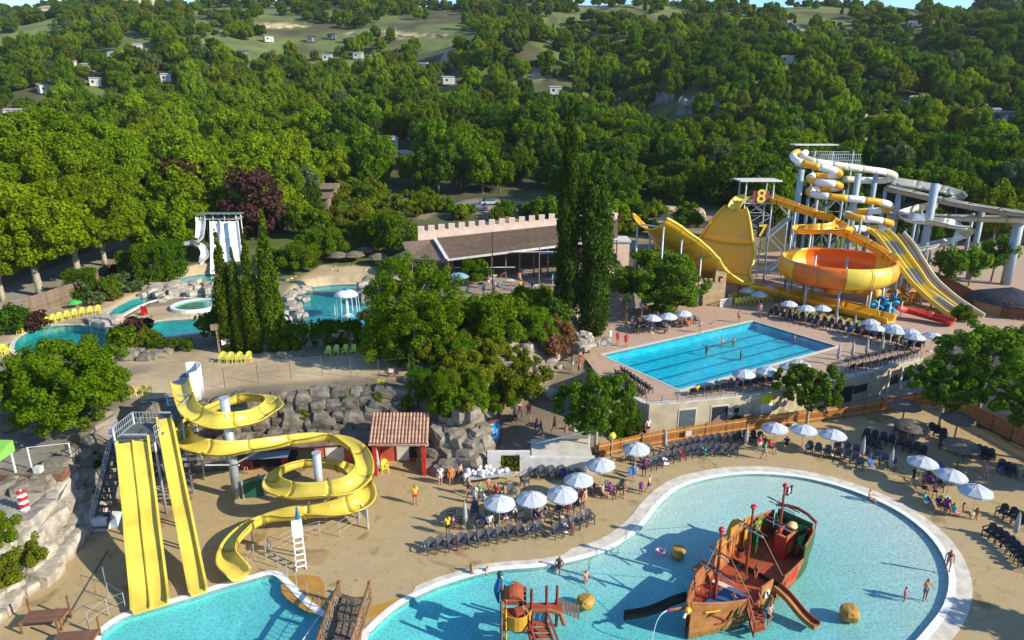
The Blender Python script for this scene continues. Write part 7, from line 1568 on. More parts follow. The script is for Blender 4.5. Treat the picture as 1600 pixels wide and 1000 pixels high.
# ------------------------------------------------------------------ people
def skin_body(J, E, root):
    names = list(J); me = bpy.data.meshes.new('body'); me.from_pydata([J[n][0] for n in names], [(names.index(a), names.index(b_)) for a, b_ in E], [])
    o = bpy.data.objects.new('tmp', me); COL.objects.link(o); md = o.modifiers.new('skin', 'SKIN'); md.use_smooth_shade = True
    for i, n in enumerate(names): me.skin_vertices[0].data[i].radius = (J[n][1], J[n][1] if len(J[n]) < 3 else J[n][2]); me.skin_vertices[0].data[i].use_root = (n == root)
    sb = o.modifiers.new('sub', 'SUBSURF'); sb.levels = 1
    bpy.context.view_layer.update(); dg = bpy.context.evaluated_depsgraph_get(); out = bpy.data.meshes.new_from_object(o.evaluated_get(dg)); bpy.data.objects.remove(o); return out
def pose(kind):
    J = {}; E = []
    def j(n, p, r, r2=None, par=None):
        J[n] = (p, r) if r2 is None else (p, r, r2)
        if par: E.append((par, n))
    sit = kind in ('sit', 'edge'); swim = kind == 'swim'
    if sit: pel, sp, ch, nk = (0,.08,.5), (0,.13,.74), (0,.17,.95), (0,.17,1.08)
    elif swim: pel, sp, ch, nk = (0,.75,-.28), (0,.5,-.2), (0,.28,-.12), (0,.12,.0)
    else: pel, sp, ch, nk = (0,0,.94), (0,.01,1.17), (0,.01,1.36), (0,0,1.5)
    v = lambda a, d: tuple(x+y for x, y in zip(a, d))
    j('pelvis', pel, .155, .115); j('spine', sp, .135, .1, 'pelvis'); j('chest', ch, .165, .115, 'spine'); j('neck', nk, .055, None, 'chest')
    h = v(nk, (0,-.015,.10)) if not swim else v(nk, (0,-.06,.10)); j('head', h, .088, .098, 'neck'); j('crown', v(h, (0,.0,.1)), .07, .08, 'head'); j('nose', v(h, (0,-.112,.0)), .014, None, 'head')
    for s, S_ in ((-1,'l'),(1,'r')):
        sh = v(ch, (s*.185,0,.05)); 
        if kind == 'walk': el = v(sh, (s*.07,.12*s,-.26)); wr = v(el, (0,-.08+.05*s,-.23))
        elif kind == 'wade': el = v(sh, (s*.12,-.02,-.24)); wr = v(el, (-s*.02,-.2,-.08))
        elif sit: el = v(sh, (s*.1,.0,-.27)); wr = v(el, (-s*.03,-.24,.0))
        elif swim: el = v(sh, (s*.2,-.14,-.05)); wr = v(el, (-s*.02,-.25,.02))
        else: el = v(sh, (s*.07,.03,-.28)); wr = v(el, (s*.01,-.06,-.24))
        j('sh'+S_, sh, .062, None, 'chest'); j('el'+S_, el, .043, None, 'sh'+S_); j('wr'+S_, wr, .03, None, 'el'+S_)
        d = Vector(wr)-Vector(el); d.normalize(); pm = Vector(wr)+d*.075; j('pm'+S_, tuple(pm), .036, .022, 'wr'+S_); sd = d.cross(Vector((0,1,0.3))).normalized()
        for q in range(4): f = pm+sd*(-.03+.02*q)+d*(.075+(.012 if q in (1,2) else 0)); j(f'f{q}{S_}', tuple(f+Vector((0,-.01,0))), .0095, None, 'pm'+S_)
        j('th'+S_, tuple(Vector(wr)+d*.05-sd*.055*s), .011, None, 'wr'+S_)
        hp_ = v(pel, (s*.095,0,-.04))
        if kind == 'walk': kn = v(hp_, (0,-.16*s-.03,-.40)); an = v(kn, (0,.12-.08*s,-.41))
        elif sit: kn = v(hp_, (s*.05,-.44,.03)); an = v(kn, (0,-.04,-.42))
        elif swim: kn = v(hp_, (s*.06,.4,-.05)); an = v(kn, (0,.38,.02))
        else: kn = v(hp_, (s*.02,-.02,-.41)); an = v(kn, (0,.03,-.41))
        j('hp'+S_, hp_, .095, None, 'pelvis'); j('kn'+S_, kn, .058, None, 'hp'+S_); j('an'+S_, an, .04, None, 'kn'+S_); j('to'+S_, v(an, (s*.02,-.17,-.05) if not swim else (0,.14,-.03)), .035, .025, 'an'+S_)
    return J, E
SKIN = [mat('skin_'+n, c, .55, .06, 3, spec=.3) for n, c in (('fair', (.56,.33,.23)), ('tan', (.42,.22,.13)), ('brown', (.20,.10,.06)))]
HAIR = [mat('hair_'+n, c, .6, .2, 5) for n, c in (('dark', (.03,.02,.015)), ('brown', (.10,.055,.025)), ('fair', (.34,.22,.09)), ('grey', (.35,.33,.30)))]
EYE = mat('eye', (.02,.02,.02), .3, .1)
CLOTH = {n: mat('cloth_'+n.replace(' ', '_'), c, .8, .1, 4) for n, c in dict(red=(.55,.03,.03), yellow=(.70,.52,.03), orange=(.75,.20,.03), blue=(.03,.14,.42), navy=(.02,.03,.08), black=(.02,.02,.022), white=(.70,.70,.68), pink=(.65,.22,.30), purple=(.20,.03,.26), turquoise=(.03,.38,.38), green=(.05,.25,.08), grey=(.25,.25,.26)).items()}
STRIPE = mat('cloth_striped', (.70,.66,.66), .8, 0, 1, col2=(.6,.08,.15), thr=(.48,.52)); 
BODY = {}
def build_body(kind):
    J, E = pose(kind); me = skin_body(J, E, 'pelvis'); seg = []; 
    for a, b_ in E: seg.append((Vector(J[a][0]), Vector(J[b_][0]), a, b_))
    lab = []
    for p in me.polygons:
        c = p.center; best = None
        for a, b_, na, nb in seg:
            d = b_-a; f = max(0, min(1, (c-a).dot(d)/max(1e-9, d.dot(d)))); q = (c-a-d*f).length
            if best is None or q < best[0]: best = (q, na, nb, f)
        lab.append(best[1:])
    nk = Vector(J['head'][0]); fwd = Vector((0,-1,0)); hair = set(); top = set(); bottom = set(); brief = set(); bra = set(); eyes = []
    for i, (p, (na, nb, f)) in enumerate(zip(me.polygons, lab)):
        c = p.center
        if nb in ('head','crown') or na == 'head':
            if nb != 'nose' and (c.z > nk.z+.075 or (c.y > nk.y+.015 and c.z > nk.z-.05)): hair.add(i)
            elif nb != 'nose' and c.y < nk.y-.05: eyes.append((abs(abs(c.x)-.035)+abs(c.z-nk.z-.03), i))
        if (na, nb) in (('pelvis','spine'),('spine','chest')) or nb.startswith('sh') or (nb.startswith('el') and f < .55): top.add(i)
        if (na, nb) == ('spine','chest') and f > .35: bra.add(i)
        if nb.startswith('hp') or (nb.startswith('kn') and f < .6) or ((na, nb) == ('pelvis','spine') and f < .3): bottom.add(i)
        if nb.startswith('hp') or ((na, nb) == ('pelvis','spine') and f < .25): brief.add(i)
    me.materials.clear(); me.materials.append(SKIN[0]); me.materials.append(EYE); me.name = 'body_'+kind
    for _, i in sorted(eyes)[:2]: me.polygons[i].material_index = 1
    me.polygons.foreach_set('use_smooth', [True]*len(me.polygons))
    def shell(name, S_, off, m):
        idx = {}; vs = []; fs = []
        for i in S_:
            f = []
            for q in me.polygons[i].vertices:
                if q not in idx: idx[q] = len(vs); vs.append(me.vertices[q].co+me.vertices[q].normal*off)
                f.append(idx[q])
            fs.append(tuple(f))
        n = bpy.data.meshes.new(name); n.from_pydata(vs, [], fs); n.materials.append(m); n.polygons.foreach_set('use_smooth', [True]*len(fs)); return n
    BODY[kind] = dict(body=me, hair=shell('hair', hair, .022, HAIR[0]), shirt=shell('shirt', top, .014, STRIPE), shorts=shell('shorts', bottom, .018, STRIPE), briefs=shell('swim_briefs', brief, .012, STRIPE), bikini=shell('bikini_top', bra, .012, STRIPE), dress=shell('dress', top | bottom, .03, STRIPE))
for k in ('stand','walk','wade','sit','edge','swim'): build_body(k)
rp_ = random.Random(99)
def person(kind, px, py, z, rz, outfit, label, size=1.0, skin=None, hair=None, group=None, off=None, dz=0):
    p = P(px, py, z) if off is None else off; t = thing('person', label, 'person', (p.x, p.y, p.z+dz), rz, group, size); B = BODY[kind]; sk = SKIN[skin if skin is not None else rp_.choice((0,0,1,1,2))]
    def setm(o, m): o.material_slots[0].link = 'OBJECT'; o.material_slots[0].material = m
    b = place(B['body'], 'body', t); setm(b, sk); setm(place(B['hair'], 'hair', t), HAIR[hair if hair is not None else rp_.choice((0,0,1,1,2,3))])
    for part, c in outfit.items():
        o = place(B[part], {'briefs':'swim_briefs','bikini':'bikini_top'}.get(part, part), t); setm(o, CLOTH.get(c, STRIPE))
    return t
W_ = 'walk'; S = 'stand'
PP = [
 (S,649,788,0,.4,dict(shirt='yellow',shorts='red'),'person in yellow shirt and red shorts walking alone on the open plaza',1.05),
 (S,688,757,0,.2,dict(dress='striped'),'person in pink and white striped dress near the grey rocks',1.0),
 (S,705,757,0,.3,dict(dress='orange'),'person wrapped in an orange towel beside the striped dress',1.0),
 (S,720,752,0,1,dict(shorts='navy'),'bare chested person in navy shorts right of the orange towel',1.0),(W_,732,774,0,2,dict(shorts='black'),'bare chested person in black shorts left of the seated crowd',1.05),
 (S,742,788,0,-.5,dict(dress='white'),'person in a white patterned dress at the left parasol',1.05),(S,700,836,0,.6,dict(shirt='yellow',shorts='black'),'person in a yellow top standing left of the folded parasol',1.0),
 ('sit',712,826,0,1.4,dict(shirt='pink',briefs='pink'),'person in pink seated beside the folded parasol',.95),('sit',766,826,0,.3,dict(shirt='white',shorts='grey'),'person in white seated below the leftmost parasol',1.0),('sit',790,818,0,-.2,dict(shirt='striped',shorts='white'),'person in stripes seated under the leftmost parasol',1.0),('sit',756,788,0,2.6,dict(shirt='white',shorts='navy'),'person in white seated behind the leftmost parasol',1.0),('sit',776,776,0,2.9,dict(shirt='red',shorts='grey'),'person in a red top seated behind the leftmost parasol',1.0),('sit',752,775,0,1,dict(shirt='green',shorts='white'),'person in green seated in the crowd by the white bundles',1.0),('sit',764,768,0,.4,dict(briefs='navy'),'bare chested person seated in the crowd by the white bundles',1.0),
 ('sit',842,818,0,.2,dict(shirt='navy',shorts='red'),'person in navy seated under the second parasol',1.0),(S,888,808,0,-.7,dict(shirt='pink',briefs='red'),'person in pink standing under the third parasol',.9),(S,894,836,0,.5,dict(briefs='purple'),'child in purple briefs behind the front row of chairs',.75),(S,914,792,0,.9,dict(bikini='orange',briefs='orange'),'person in orange bikini beside the third parasol',1.0),(S,906,790,0,.2,dict(briefs='black'),'person in black trunks beside the third parasol',1.0),
 ('sit',944,778,0,1.2,dict(briefs='purple'),'person with bare back seated right of the higher parasol',1.0),('sit',955,776,0,.5,dict(shirt='purple',shorts='purple'),'person in purple seated right of the higher parasol',1.0),('sit',974,774,0,-.4,dict(briefs='red'),'person in red trunks seated nearest the pool coping',1.0),('sit',930,770,0,2,dict(shirt='black',shorts='black'),'person in black seated under the parasol by the tree',1.0),
 (S,990,752,0,.4,dict(shirt='blue',shorts='blue'),'person in blue seen from behind near the pool coping',1.0),(S,1006,744,0,-.2,dict(shirt='purple',shorts='black'),'person in a purple top and white cap near the pool coping',1.05),(S,1001,772,0,.1,dict(dress='purple'),'child in a purple swim suit at the pool coping',.72),(W_,1014,770,0,.9,dict(shorts='navy'),'person in navy shorts walking onto the pool coping',1.0),
 (W_,1194,718,0,.8,dict(shirt='green',shorts='grey'),'person in a green top walking left of the three fence parasols',1.05),(S,1186,705,0,.2,dict(shirt='red',shorts='white'),'person in a red top by the folded parasol at the fence',1.0),('sit',1205,706,0,.4,dict(shirt='red',shorts='navy'),'person seated under the leftmost fence parasol',1.0),('sit',1228,702,0,-.4,dict(shirt='navy',shorts='black'),'person in navy seated between two fence parasols',1.0),
 (S,1425,758,0,.6,dict(shirt='black',shorts='black'),'person in black standing left of the seated group at right',1.05),('sit',1442,768,0,1.0,dict(shirt='red',shorts='navy'),'person in red seated under the upper right parasol',1.0),('sit',1450,760,0,2.5,dict(shirt='purple',shorts='navy'),'person in purple seated under the upper right parasol',1.0),('sit',1460,776,0,-.6,dict(shirt='pink',shorts='black'),'person in pink seated between two right parasols',1.0),('sit',1446,792,0,.6,dict(shirt='turquoise',shorts='white'),'person in turquoise seated left of a right parasol',1.0),('sit',1466,798,0,.1,dict(shirt='navy',shorts='red'),'person in navy and red seated before the right parasols',1.0),('sit',1478,800,0,-.3,dict(shirt='purple',shorts='purple'),'person in purple seated before the right parasols',1.0),('sit',1490,808,0,1.7,dict(shirt='turquoise',shorts='pink'),'person in green and pink seated by the lowest right parasol',1.0),('sit',1506,808,0,1.1,dict(briefs='red'),'sunbathing person seated beside the lowest right parasol',1.0),(S,1524,812,0,1.6,dict(briefs='orange'),'small child standing beside the lowest right parasol',.65),
 ('sit',1536,740,0,-.6,dict(shirt='pink',briefs='black'),'person in pink seated near the blue covered chair',1.0),('sit',1540,746,0,-.6,dict(briefs='navy'),'person in swimwear seated near the blue covered chair',1.0),('sit',1600,752,0,-1,dict(shirt='purple',shorts='purple'),'person in purple seated at the right edge of the photo',1.0),
 (S,1480,892,0.03,-.3,dict(bikini='black',briefs='pink'),'person in a dark bikini standing on the white pool edge at right',1.0),
 ('wade',1444,938,-.2,.3,dict(shorts='blue'),'person in blue shorts wading at the right of the splash pool',1.0),('wade',1412,942,-.45,.9,dict(dress='pink'),'toddler in pink sitting deep in the water near the wading adult',.75),
 ('edge',1360,787,-.42,.8,dict(briefs='black'),'person crouching at the upper right edge of the splash pool',1.0),('edge',873,896,-.42,-.3,dict(bikini='black',briefs='black'),'person in a black bikini sitting on the pool edge with legs in water',1.0),
 ('wade',915,923,-.95,.6,dict(briefs='blue'),'bather low in the water behind the left ochre boulder',1.0),('wade',737,914,-1.0,2,dict(briefs='navy'),'bather in the shade close to the coping above the play tower',1.0),('wade',762,910,-.95,1,dict(briefs='red'),'small bather with red armbands left of the blue bird',.8),
 ('wade',1200,978,-.3,.7,dict(shorts='navy'),'person wading beside the ship stairs with arms bent',1.0),('wade',1207,944,-.35,2.4,dict(shorts='black'),'child wading under the ship slide',.85),(S,1180,908,.3,.6,dict(shirt='black',shorts='red'),'child in black on the main deck of the ship',.8),('wade',1144,946,.45,2.2,dict(shorts='blue'),'child playing on the blue mat of the ship',.6),
 (W_,866,676,.45,1.2,dict(shirt='orange',shorts='black'),'person in an orange shirt walking on the path foot',1.05),(W_,838,678,.4,1.1,dict(shirt='purple',shorts='black'),'person in purple walking left on the path foot',1.0),(W_,845,682,.4,1.4,dict(shirt='black',shorts='turquoise'),'person in black walking beside the one in purple',1.0),(S,884,682,.4,.3,dict(briefs='orange'),'small child alone at the path foot',.7),(W_,826,655,.8,.4,dict(shirt='red',shorts='pink'),'person in red and white coming down the path',1.05),(W_,812,652,.8,.8,dict(shirt='pink',shorts='white'),'person in pink at the shaded rocks of the path',1.0),(W_,804,662,.6,.9,dict(shirt='grey',shorts='black'),'person in grey pushing along the shaded path',1.05),
 (W_,905,586,2.2,2.9,dict(shirt='orange',shorts='turquoise'),'person in orange and turquoise going up the path',1.0),(W_,894,578,2.3,2.8,dict(shirt='grey',shorts='white'),'person in grey going up the path beside the rocks',1.0),(W_,906,566,2.7,.2,dict(shirt='white',shorts='red'),'person in white at the top of the path',1.0),(S,965,538,DZ,.3,dict(dress='red'),'person in a red dress left of the lap pool, left of a similar one',1.0),(S,978,542,DZ,.1,dict(dress='red'),'person in red at the left corner of the lap pool',1.0),(S,953,534,DZ,.6,dict(shirt='white',shorts='white'),'person in white by the pale rock wall of the terrace',1.0),(S,1094,520,DZ,.3,dict(briefs='navy'),'person in trunks standing on the far side of the lap pool',1.0),(S,1154,504,DZ,.3,dict(shorts='red'),'person standing at the far corner of the lap pool',1.0),(S,1187,492,DZ,0,dict(briefs='black'),'person standing near the far long row of chairs',1.0),(S,1012,680,.1,.4,dict(shirt='white',shorts='navy'),'person standing behind the orange fence near a white board',1.05),(S,1006,686,.1,2,dict(shirt='red',shorts='black'),'person in red behind the orange fence at its left part',1.0),(S,1082,668,.1,1,dict(shirt='purple',shorts='red'),'person by the grey door behind the orange fence',1.0),(S,760,702,.4,.5,dict(shirt='red',shorts='black'),'person in a red top among the rocks left of the blue sign',.9),(S,385,740,0,.5,dict(shirt='red',shorts='red'),'person in red under the spiral slide',1.0),(S,1418,690,0,.4,dict(shirt='green',shorts='yellow'),'person in green beneath a thatched parasol',1.0),(S,1290,655,.2,.3,dict(shirt='grey',shorts='black'),'person in the shade of the small round tree behind the fence',1.0)]
for a in PP: person(*a[:7], size=a[7])
for px, py, a in ((1038,536,0),(1112,521,1),(1128,548,.5),(1103,560,2.2),(1156,568,1.4),(1145,547,.2),(1186,511,2),(1095,525,1.9),(1240,542,1)):
    person('wade', px, py, DZ-1.36, a, dict(briefs=rp_.choice(('navy','red','black'))), f'swimmer in the lap pool, {ORD[(1038,1095,1103,1112,1128,1145,1156,1186,1240).index(px)]} from the left', group='swimmers in the lap pool')
for i in range(16):
    px, py = rp_.uniform(985,1085), rp_.uniform(503,524); c = rp_.choice(list(CLOTH)); person(rp_.choice(('sit','sit','stand')), px, py, DZ, rp_.uniform(0,6), dict(shirt=c, shorts=rp_.choice(('navy','black','white','red'))), f'person in {c} under the parasols by the big tree', group='people under the parasols by the big tree')
for i in range(22):
    f = rp_.random(); px = 1210+225*f; py = 492+54*f+rp_.uniform(-3,4); c = rp_.choice(list(CLOTH)); person(rp_.choice(('sit','sit','stand')), px, py, DZ, rp_.uniform(0,6), dict(shirt=c, shorts=rp_.choice(('navy','black','white','red'))), f'person in {c} along the long chair rows behind the lap pool', group='people behind the lap pool')
for i in range(14):
    f = rp_.random(); px = 1085+130*f; py = 616-20*f+rp_.uniform(-3,3); c = rp_.choice(list(CLOTH)); person('sit', px, py, DZ, rp_.uniform(2,4), dict(shirt=c, shorts=rp_.choice(('navy','black','white','red'))), f'person in {c} seated on the near terrace edge of the lap pool', group='people on the near edge of the lap pool')
for i in range(18):
    px, py = rp_.uniform(725,868), rp_.uniform(430,464); c = rp_.choice(list(CLOTH)); person(rp_.choice(('sit','stand','walk')), px, py, 5.9, rp_.uniform(0,6), dict(shirt=c, shorts=rp_.choice(('navy','black','white','red'))), f'person in {c} on the restaurant terrace', group='people on the restaurant terrace')
for i in range(10):
    px, py = rp_.uniform(500,600), rp_.uniform(425,440); c = rp_.choice(list(CLOTH)); person(rp_.choice(('sit','stand')), px, py, 5, rp_.uniform(0,6), dict(shorts=c), f'bather in {c} shorts behind the mushroom pool', group='bathers behind the mushroom pool')
for px, py, a in ((325,478,1),(290,481,2),(300,511,1),(240,512,2)): person('wade', px, py, 3.62, a, dict(briefs='navy'), {325:'bather at the right rim of the hot tub',290:'bather at the left rim of the hot tub',300:'swimmer in the lazy river near the cypress columns',240:'swimmer in the lazy river near the big round tree'}[px])
# towels and bags on chairs
cl = random.Random(6)
for px, py, c in ((668,860,'white'),(682,858,'white'),(712,856,'red'),(740,850,'white'),(757,846,'turquoise'),(772,844,'white'),(985,745,'blue'),(1470,735,'blue'),(1566,742,'blue'),(1382,690,'green'),(1408,680,'yellow'),(760,822,'blue'),(805,805,'white'),(1150,705,'navy'),(845,722,'pink'),(880,748,'purple'),(1040,728,'white'),(1066,718,'red'),(1102,712,'turquoise'),(1262,708,'white'),(1318,720,'pink'),(1360,730,'blue'),(902,746,'grey'),(790,812,'pink'),(1450,790,'blue'),(1475,800,'red'),(724,854,'navy'),(826,838,'grey'),(884,834,'white')):
    b = MB(); vs = []
    for i in range(4):
        for j in range(4): vs.append((-.22+.15*i, -.2+.14*j+(.06 if j == 3 else 0), .46+(.25 if j == 3 else 0)-(.22 if j == 0 else 0)+cl.uniform(-.02,.02)))
    b.add(vs, [(i*4+j, (i+1)*4+j, (i+1)*4+j+1, i*4+j+1) for i in range(3) for j in range(3)]); b.add([(x, y, z-.03) for x, y, z in vs], [(i*4+j, i*4+j+1, (i+1)*4+j+1, (i+1)*4+j) for i in range(3) for j in range(3)])
    o = b.obj('towel', CLOTH[c]); o.location = P(px, py, 0); o.rotation_euler.z = .3; tag(o, f'{c} towel draped over a chair '+('in the front row left of the splash pool' if px < 780 and py > 840 else 'among the parasols left of the pool' if px < 1000 else 'near the fence parasols' if px < 1440 else 'in the shade at right'), 'towel', f'{c} towels on chairs')
# ------------------------------------------------------------------ forest on the hillside: the nearest trees one by one, the rest as woodland
tree_proto('f_lime', 'lime', 4.8, 10.5, 1.2, 74, 8400, 0.37, 61, .24, 'dome', r0=.2, limbs=4)
tree_proto('f_mid', 'mid', 4.6, 10.0, 1.0, 74, 8400, 0.36, 62, .24, 'dome', r0=.2, limbs=4)
tree_proto('f_mid2', 'mid', 4.2, 11.5, 1.2, 74, 8400, 0.36, 63, .24, 'round', r0=.2, limbs=4)
tree_proto('f_dark', 'dark', 4.4, 9.5, .8, 74, 8400, 0.35, 64, .24, 'dome', r0=.2, limbs=4)
tree_proto('f_olive', 'olive', 4.2, 8.5, .8, 68, 7600, 0.35, 65, .24, 'dome', r0=.2, limbs=4)
tree_proto('f_blue', 'blue', 4.0, 8.5, .8, 68, 7600, 0.33, 66, .24, 'dome', r0=.2, limbs=4)
tree_proto('f_cone', 'dark', 2.6, 11.0, .6, 40, 3200, .42, 67, .34, 'cone', r0=.16, limbs=3)
FK = ['f_lime','f_mid','f_mid2','f_dark','f_olive','f_blue','f_cone']
FN = dict(f_lime='pale green broadleaf', f_mid='mid green broadleaf', f_mid2='tall mid green broadleaf', f_dark='dark green oak-like', f_olive='yellowish green', f_blue='grey green', f_cone='narrow conifer')
CLEAR = []
def clr(px, onT=True): CLEAR.append([tuple(T(a, b)[:2]) for a, b in px])
for pl in ([(495,315),(505,298),(650,300),(690,330),(640,348),(515,348)], [(685,328),(700,308),(870,300),(880,345),(690,350)], [(955,350),(985,326),(1110,322),(1190,330),(1200,400),(960,400)],
           [(395,34),(440,33),(478,38),(478,47),(395,47)], [(540,46),(620,44),(690,52),(690,60),(545,57)], [(1005,195),(1020,150),(1050,160),(1110,150),(1120,175),(1070,205)], [(950,168),(985,140),(1000,165),(960,178)],
           [(1240,185),(1320,182),(1365,215),(1290,220),(1240,208)], [(1220,60),(1230,38),(1270,38),(1260,58)], [(1060,2),(1200,4),(1230,14),(1190,22),(1080,14)], [(1250,16),(1420,3),(1500,8),(1590,25),(1450,21),(1300,22)], [(845,22),(930,14),(960,24),(880,36)], [(570,32),(600,26),(670,30),(620,35)], [(300,16),(400,21),(520,28),(470,30),(330,22)]): clr(pl)
# mobile homes of the camp site stand in gaps of the wood
HOMES = [(112,108,'w',4),(134,112,'w',4),(226,88,'w',3.5),(216,80,'w',4),(487,66,'d',5),(519,62,'d',5),(512,95,'w',5),(584,97,'w',3.2),(545,66,'w',5),(700,132,'g',5.5),(716,240,'w',4),(1022,237,'w',6),(1330,195,'t',8),(1275,196,'g',8),(1545,185,'w',6),(1566,190,'d',6),(1572,215,'b',6),(1425,42,'w',5),(1378,240,'b',6),(25,186,'w',6),(85,170,'w',5),(290,175,'w',4),(868,148,'w',5),(965,222,'w',5),(1230,100,'g',5),(1385,205,'w',5),(640,258,'w',5),(1430,165,'w',4),(610,232,'w',4),(60,118,'w',5),(180,92,'w',5),(320,112,'g',5),(150,135,'w',4),(380,90,'d',5),(420,66,'w',5),(560,92,'w',5),(660,110,'g',5),(70,146,'w',4),(260,128,'w',4),(1340,235,'t',6),(1180,215,'w',5)]
HP = [T(a, b_) for a, b_, *_ in HOMES]
r = random.Random(77); cand = []
def ok(x, y):
    for pl in CLEAR:
        if sdist(np.array([x]), np.array([y]), pl)[0] < 1.0: return False
    for h in HP:
        d = math.hypot(h.x, h.y); ux, uy = h.x/d, h.y/d; a = (x-h.x)*ux+(y-h.y)*uy; c = abs((x-h.x)*uy-(y-h.y)*ux)
        if -17 < a < 5 and c < 6: return False
    return True
y = 114.0
pts = []
while y < 640:
    st = 6.3 if y < 200 else (6.6 if y < 330 else 6.9); xw = .80*y+18; x = -xw
    while x < xw:
        px_, py_ = x+r.uniform(-.48,.48)*st, y+r.uniform(-.48,.48)*st; pts.append((px_, py_)); x += st
    y += st*.95
A = np.array(pts); hh = np.array([H(a, c) for a, c in pts]); n_big = vnoise(A[:,0], A[:,1], 45, 91); n_mid = vnoise(A[:,0], A[:,1], 19, 92); n_c = vnoise(A[:,0], A[:,1], 80, 93)
u = A[:,0]/A[:,1]; keepm = np.ones(len(A), bool)
yr = A[:,1]; keepm &= (yr < 330) | (n_mid*.6+n_big*.4 > np.interp(yr, [310,400,500,640], [.20,.43,.49,.57])) | ((u > .25) & (yr < 470))
keepm &= ~((np.abs(u+.02) < .11) & (yr < 150)) ; keepm &= ~((u > .13) & (u < .40) & (yr < 127)); keepm &= ~((u > .40) & (yr < 138)); keepm &= ~((u < -.20) & (yr < 122)); keepm &= ~((u > -.28) & (u < .0) & (yr < 143)); keepm &= ~((u >= 0) & (u < .13) & (yr < 140))
forest = []
for i in np.nonzero(keepm)[0]:
    x, yy = A[i]
    if not ok(x, yy): continue
    k = n_c[i]; q = r.random(); uu = u[i]
    if yy < 330: w = dict(f_lime=.36 if uu < -.25 else .16 if uu < .2 else .12, f_mid=.26, f_mid2=.16, f_dark=.14 if uu < -.25 else .34, f_olive=.05, f_blue=.04, f_cone=.05 if uu > -.2 else .01)
    else: w = dict(f_lime=.10, f_mid=.2, f_mid2=.08, f_dark=.36, f_olive=.14, f_blue=.08, f_cone=.04)
    w = {a: c*(1.7 if (a in ('f_lime','f_olive')) == (k > .5) else .6) for a, c in w.items()}
    tot = sum(w.values()); q *= tot; key = 'f_mid'
    for a, c in w.items():
        q -= c
        if q <= 0: key = a; break
    sc = (r.uniform(.58,1.08) if yy < 250 else r.uniform(.5,1.0) if yy < 360 else r.uniform(.38,.8)) * (.8 if n_mid[i] < .35 else 1)
    forest.append((math.hypot(x, yy), x, yy, hh[i], key, sc, r.uniform(0, 6.28)))
forest.sort()
NEAR, FAR = forest[:285], forest[285:]
for d, x, yy, z, key, sc, rz in NEAR:
    uu = x/yy; side = 'behind the white slides on the left' if uu < -.28 else ('behind the restaurant' if uu < .12 else ('behind the yellow slides' if uu < .42 else 'beyond the tube slides on the right'))
    plant(key, (x, yy, z-.1), f'{FN[key]} tree of the wood {side}', 'tree', 'forest_tree', f'{FN[key]} trees {side}', rz, (sc, sc, sc*r.uniform(.8,1.3)))
# the woodland farther up: one object, trees set on its points
pc_ = bpy.data.collections.new('woodland_kinds')
for i, k in enumerate(FK):
    cm, tmh, h = TREES[k]; o = bpy.data.objects.new('%d_woodland_crown' % i, cm); pc_.objects.link(o)
me = bpy.data.meshes.new('woodland'); me.from_pydata([(x, yy, z-.3) for d, x, yy, z, *_ in FAR], [], [])
for nm, tp, vals in (('kind_index', 'INT', [FK.index(f[4]) for f in FAR]), ('tree_scale', 'FLOAT_VECTOR', [c for f in FAR for c in (f[5], f[5], f[5]*r.uniform(.75,1.35))]), ('turn', 'FLOAT', [f[6] for f in FAR])):
    a = me.attributes.new(nm, tp, 'POINT'); a.data.foreach_set('vector' if tp == 'FLOAT_VECTOR' else 'value', np.array(vals, np.int32 if tp == 'INT' else np.float32))
wood = place(me, 'woodland'); struct(wood, 'stuff'); 
g = bpy.data.node_groups.new('woodland', 'GeometryNodeTree'); g.interface.new_socket('Geometry', in_out='INPUT', socket_type='NodeSocketGeometry'); g.interface.new_socket('Geometry', in_out='OUTPUT', socket_type='NodeSocketGeometry')
N = g.nodes; L = g.links; gi = N.new('NodeGroupInput'); go = N.new('NodeGroupOutput'); ip = N.new('GeometryNodeInstanceOnPoints'); ci = N.new('GeometryNodeCollectionInfo')
ci.inputs['Collection'].default_value = pc_; ci.inputs['Separate Children'].default_value = True; ci.inputs['Reset Children'].default_value = True
def na(nm, tp): a = N.new('GeometryNodeInputNamedAttribute'); a.data_type = tp; a.inputs['Name'].default_value = nm; return a
k_, s_, u_ = na('kind_index', 'INT'), na('tree_scale', 'FLOAT_VECTOR'), na('turn', 'FLOAT'); cx = N.new('ShaderNodeCombineXYZ')
L.new(gi.outputs[0], ip.inputs['Points']); L.new(ci.outputs[0], ip.inputs['Instance']); ip.inputs['Pick Instance'].default_value = True
L.new(k_.outputs['Attribute'], ip.inputs['Instance Index']); L.new(s_.outputs['Attribute'], ip.inputs['Scale']); L.new(u_.outputs['Attribute'], cx.inputs['Z']); L.new(cx.outputs[0], ip.inputs['Rotation']); L.new(ip.outputs[0], go.inputs[0])
wood.modifiers.new('woodland', 'NODES').node_group = g
wood['label'] = 'far woodland covering the hillside'
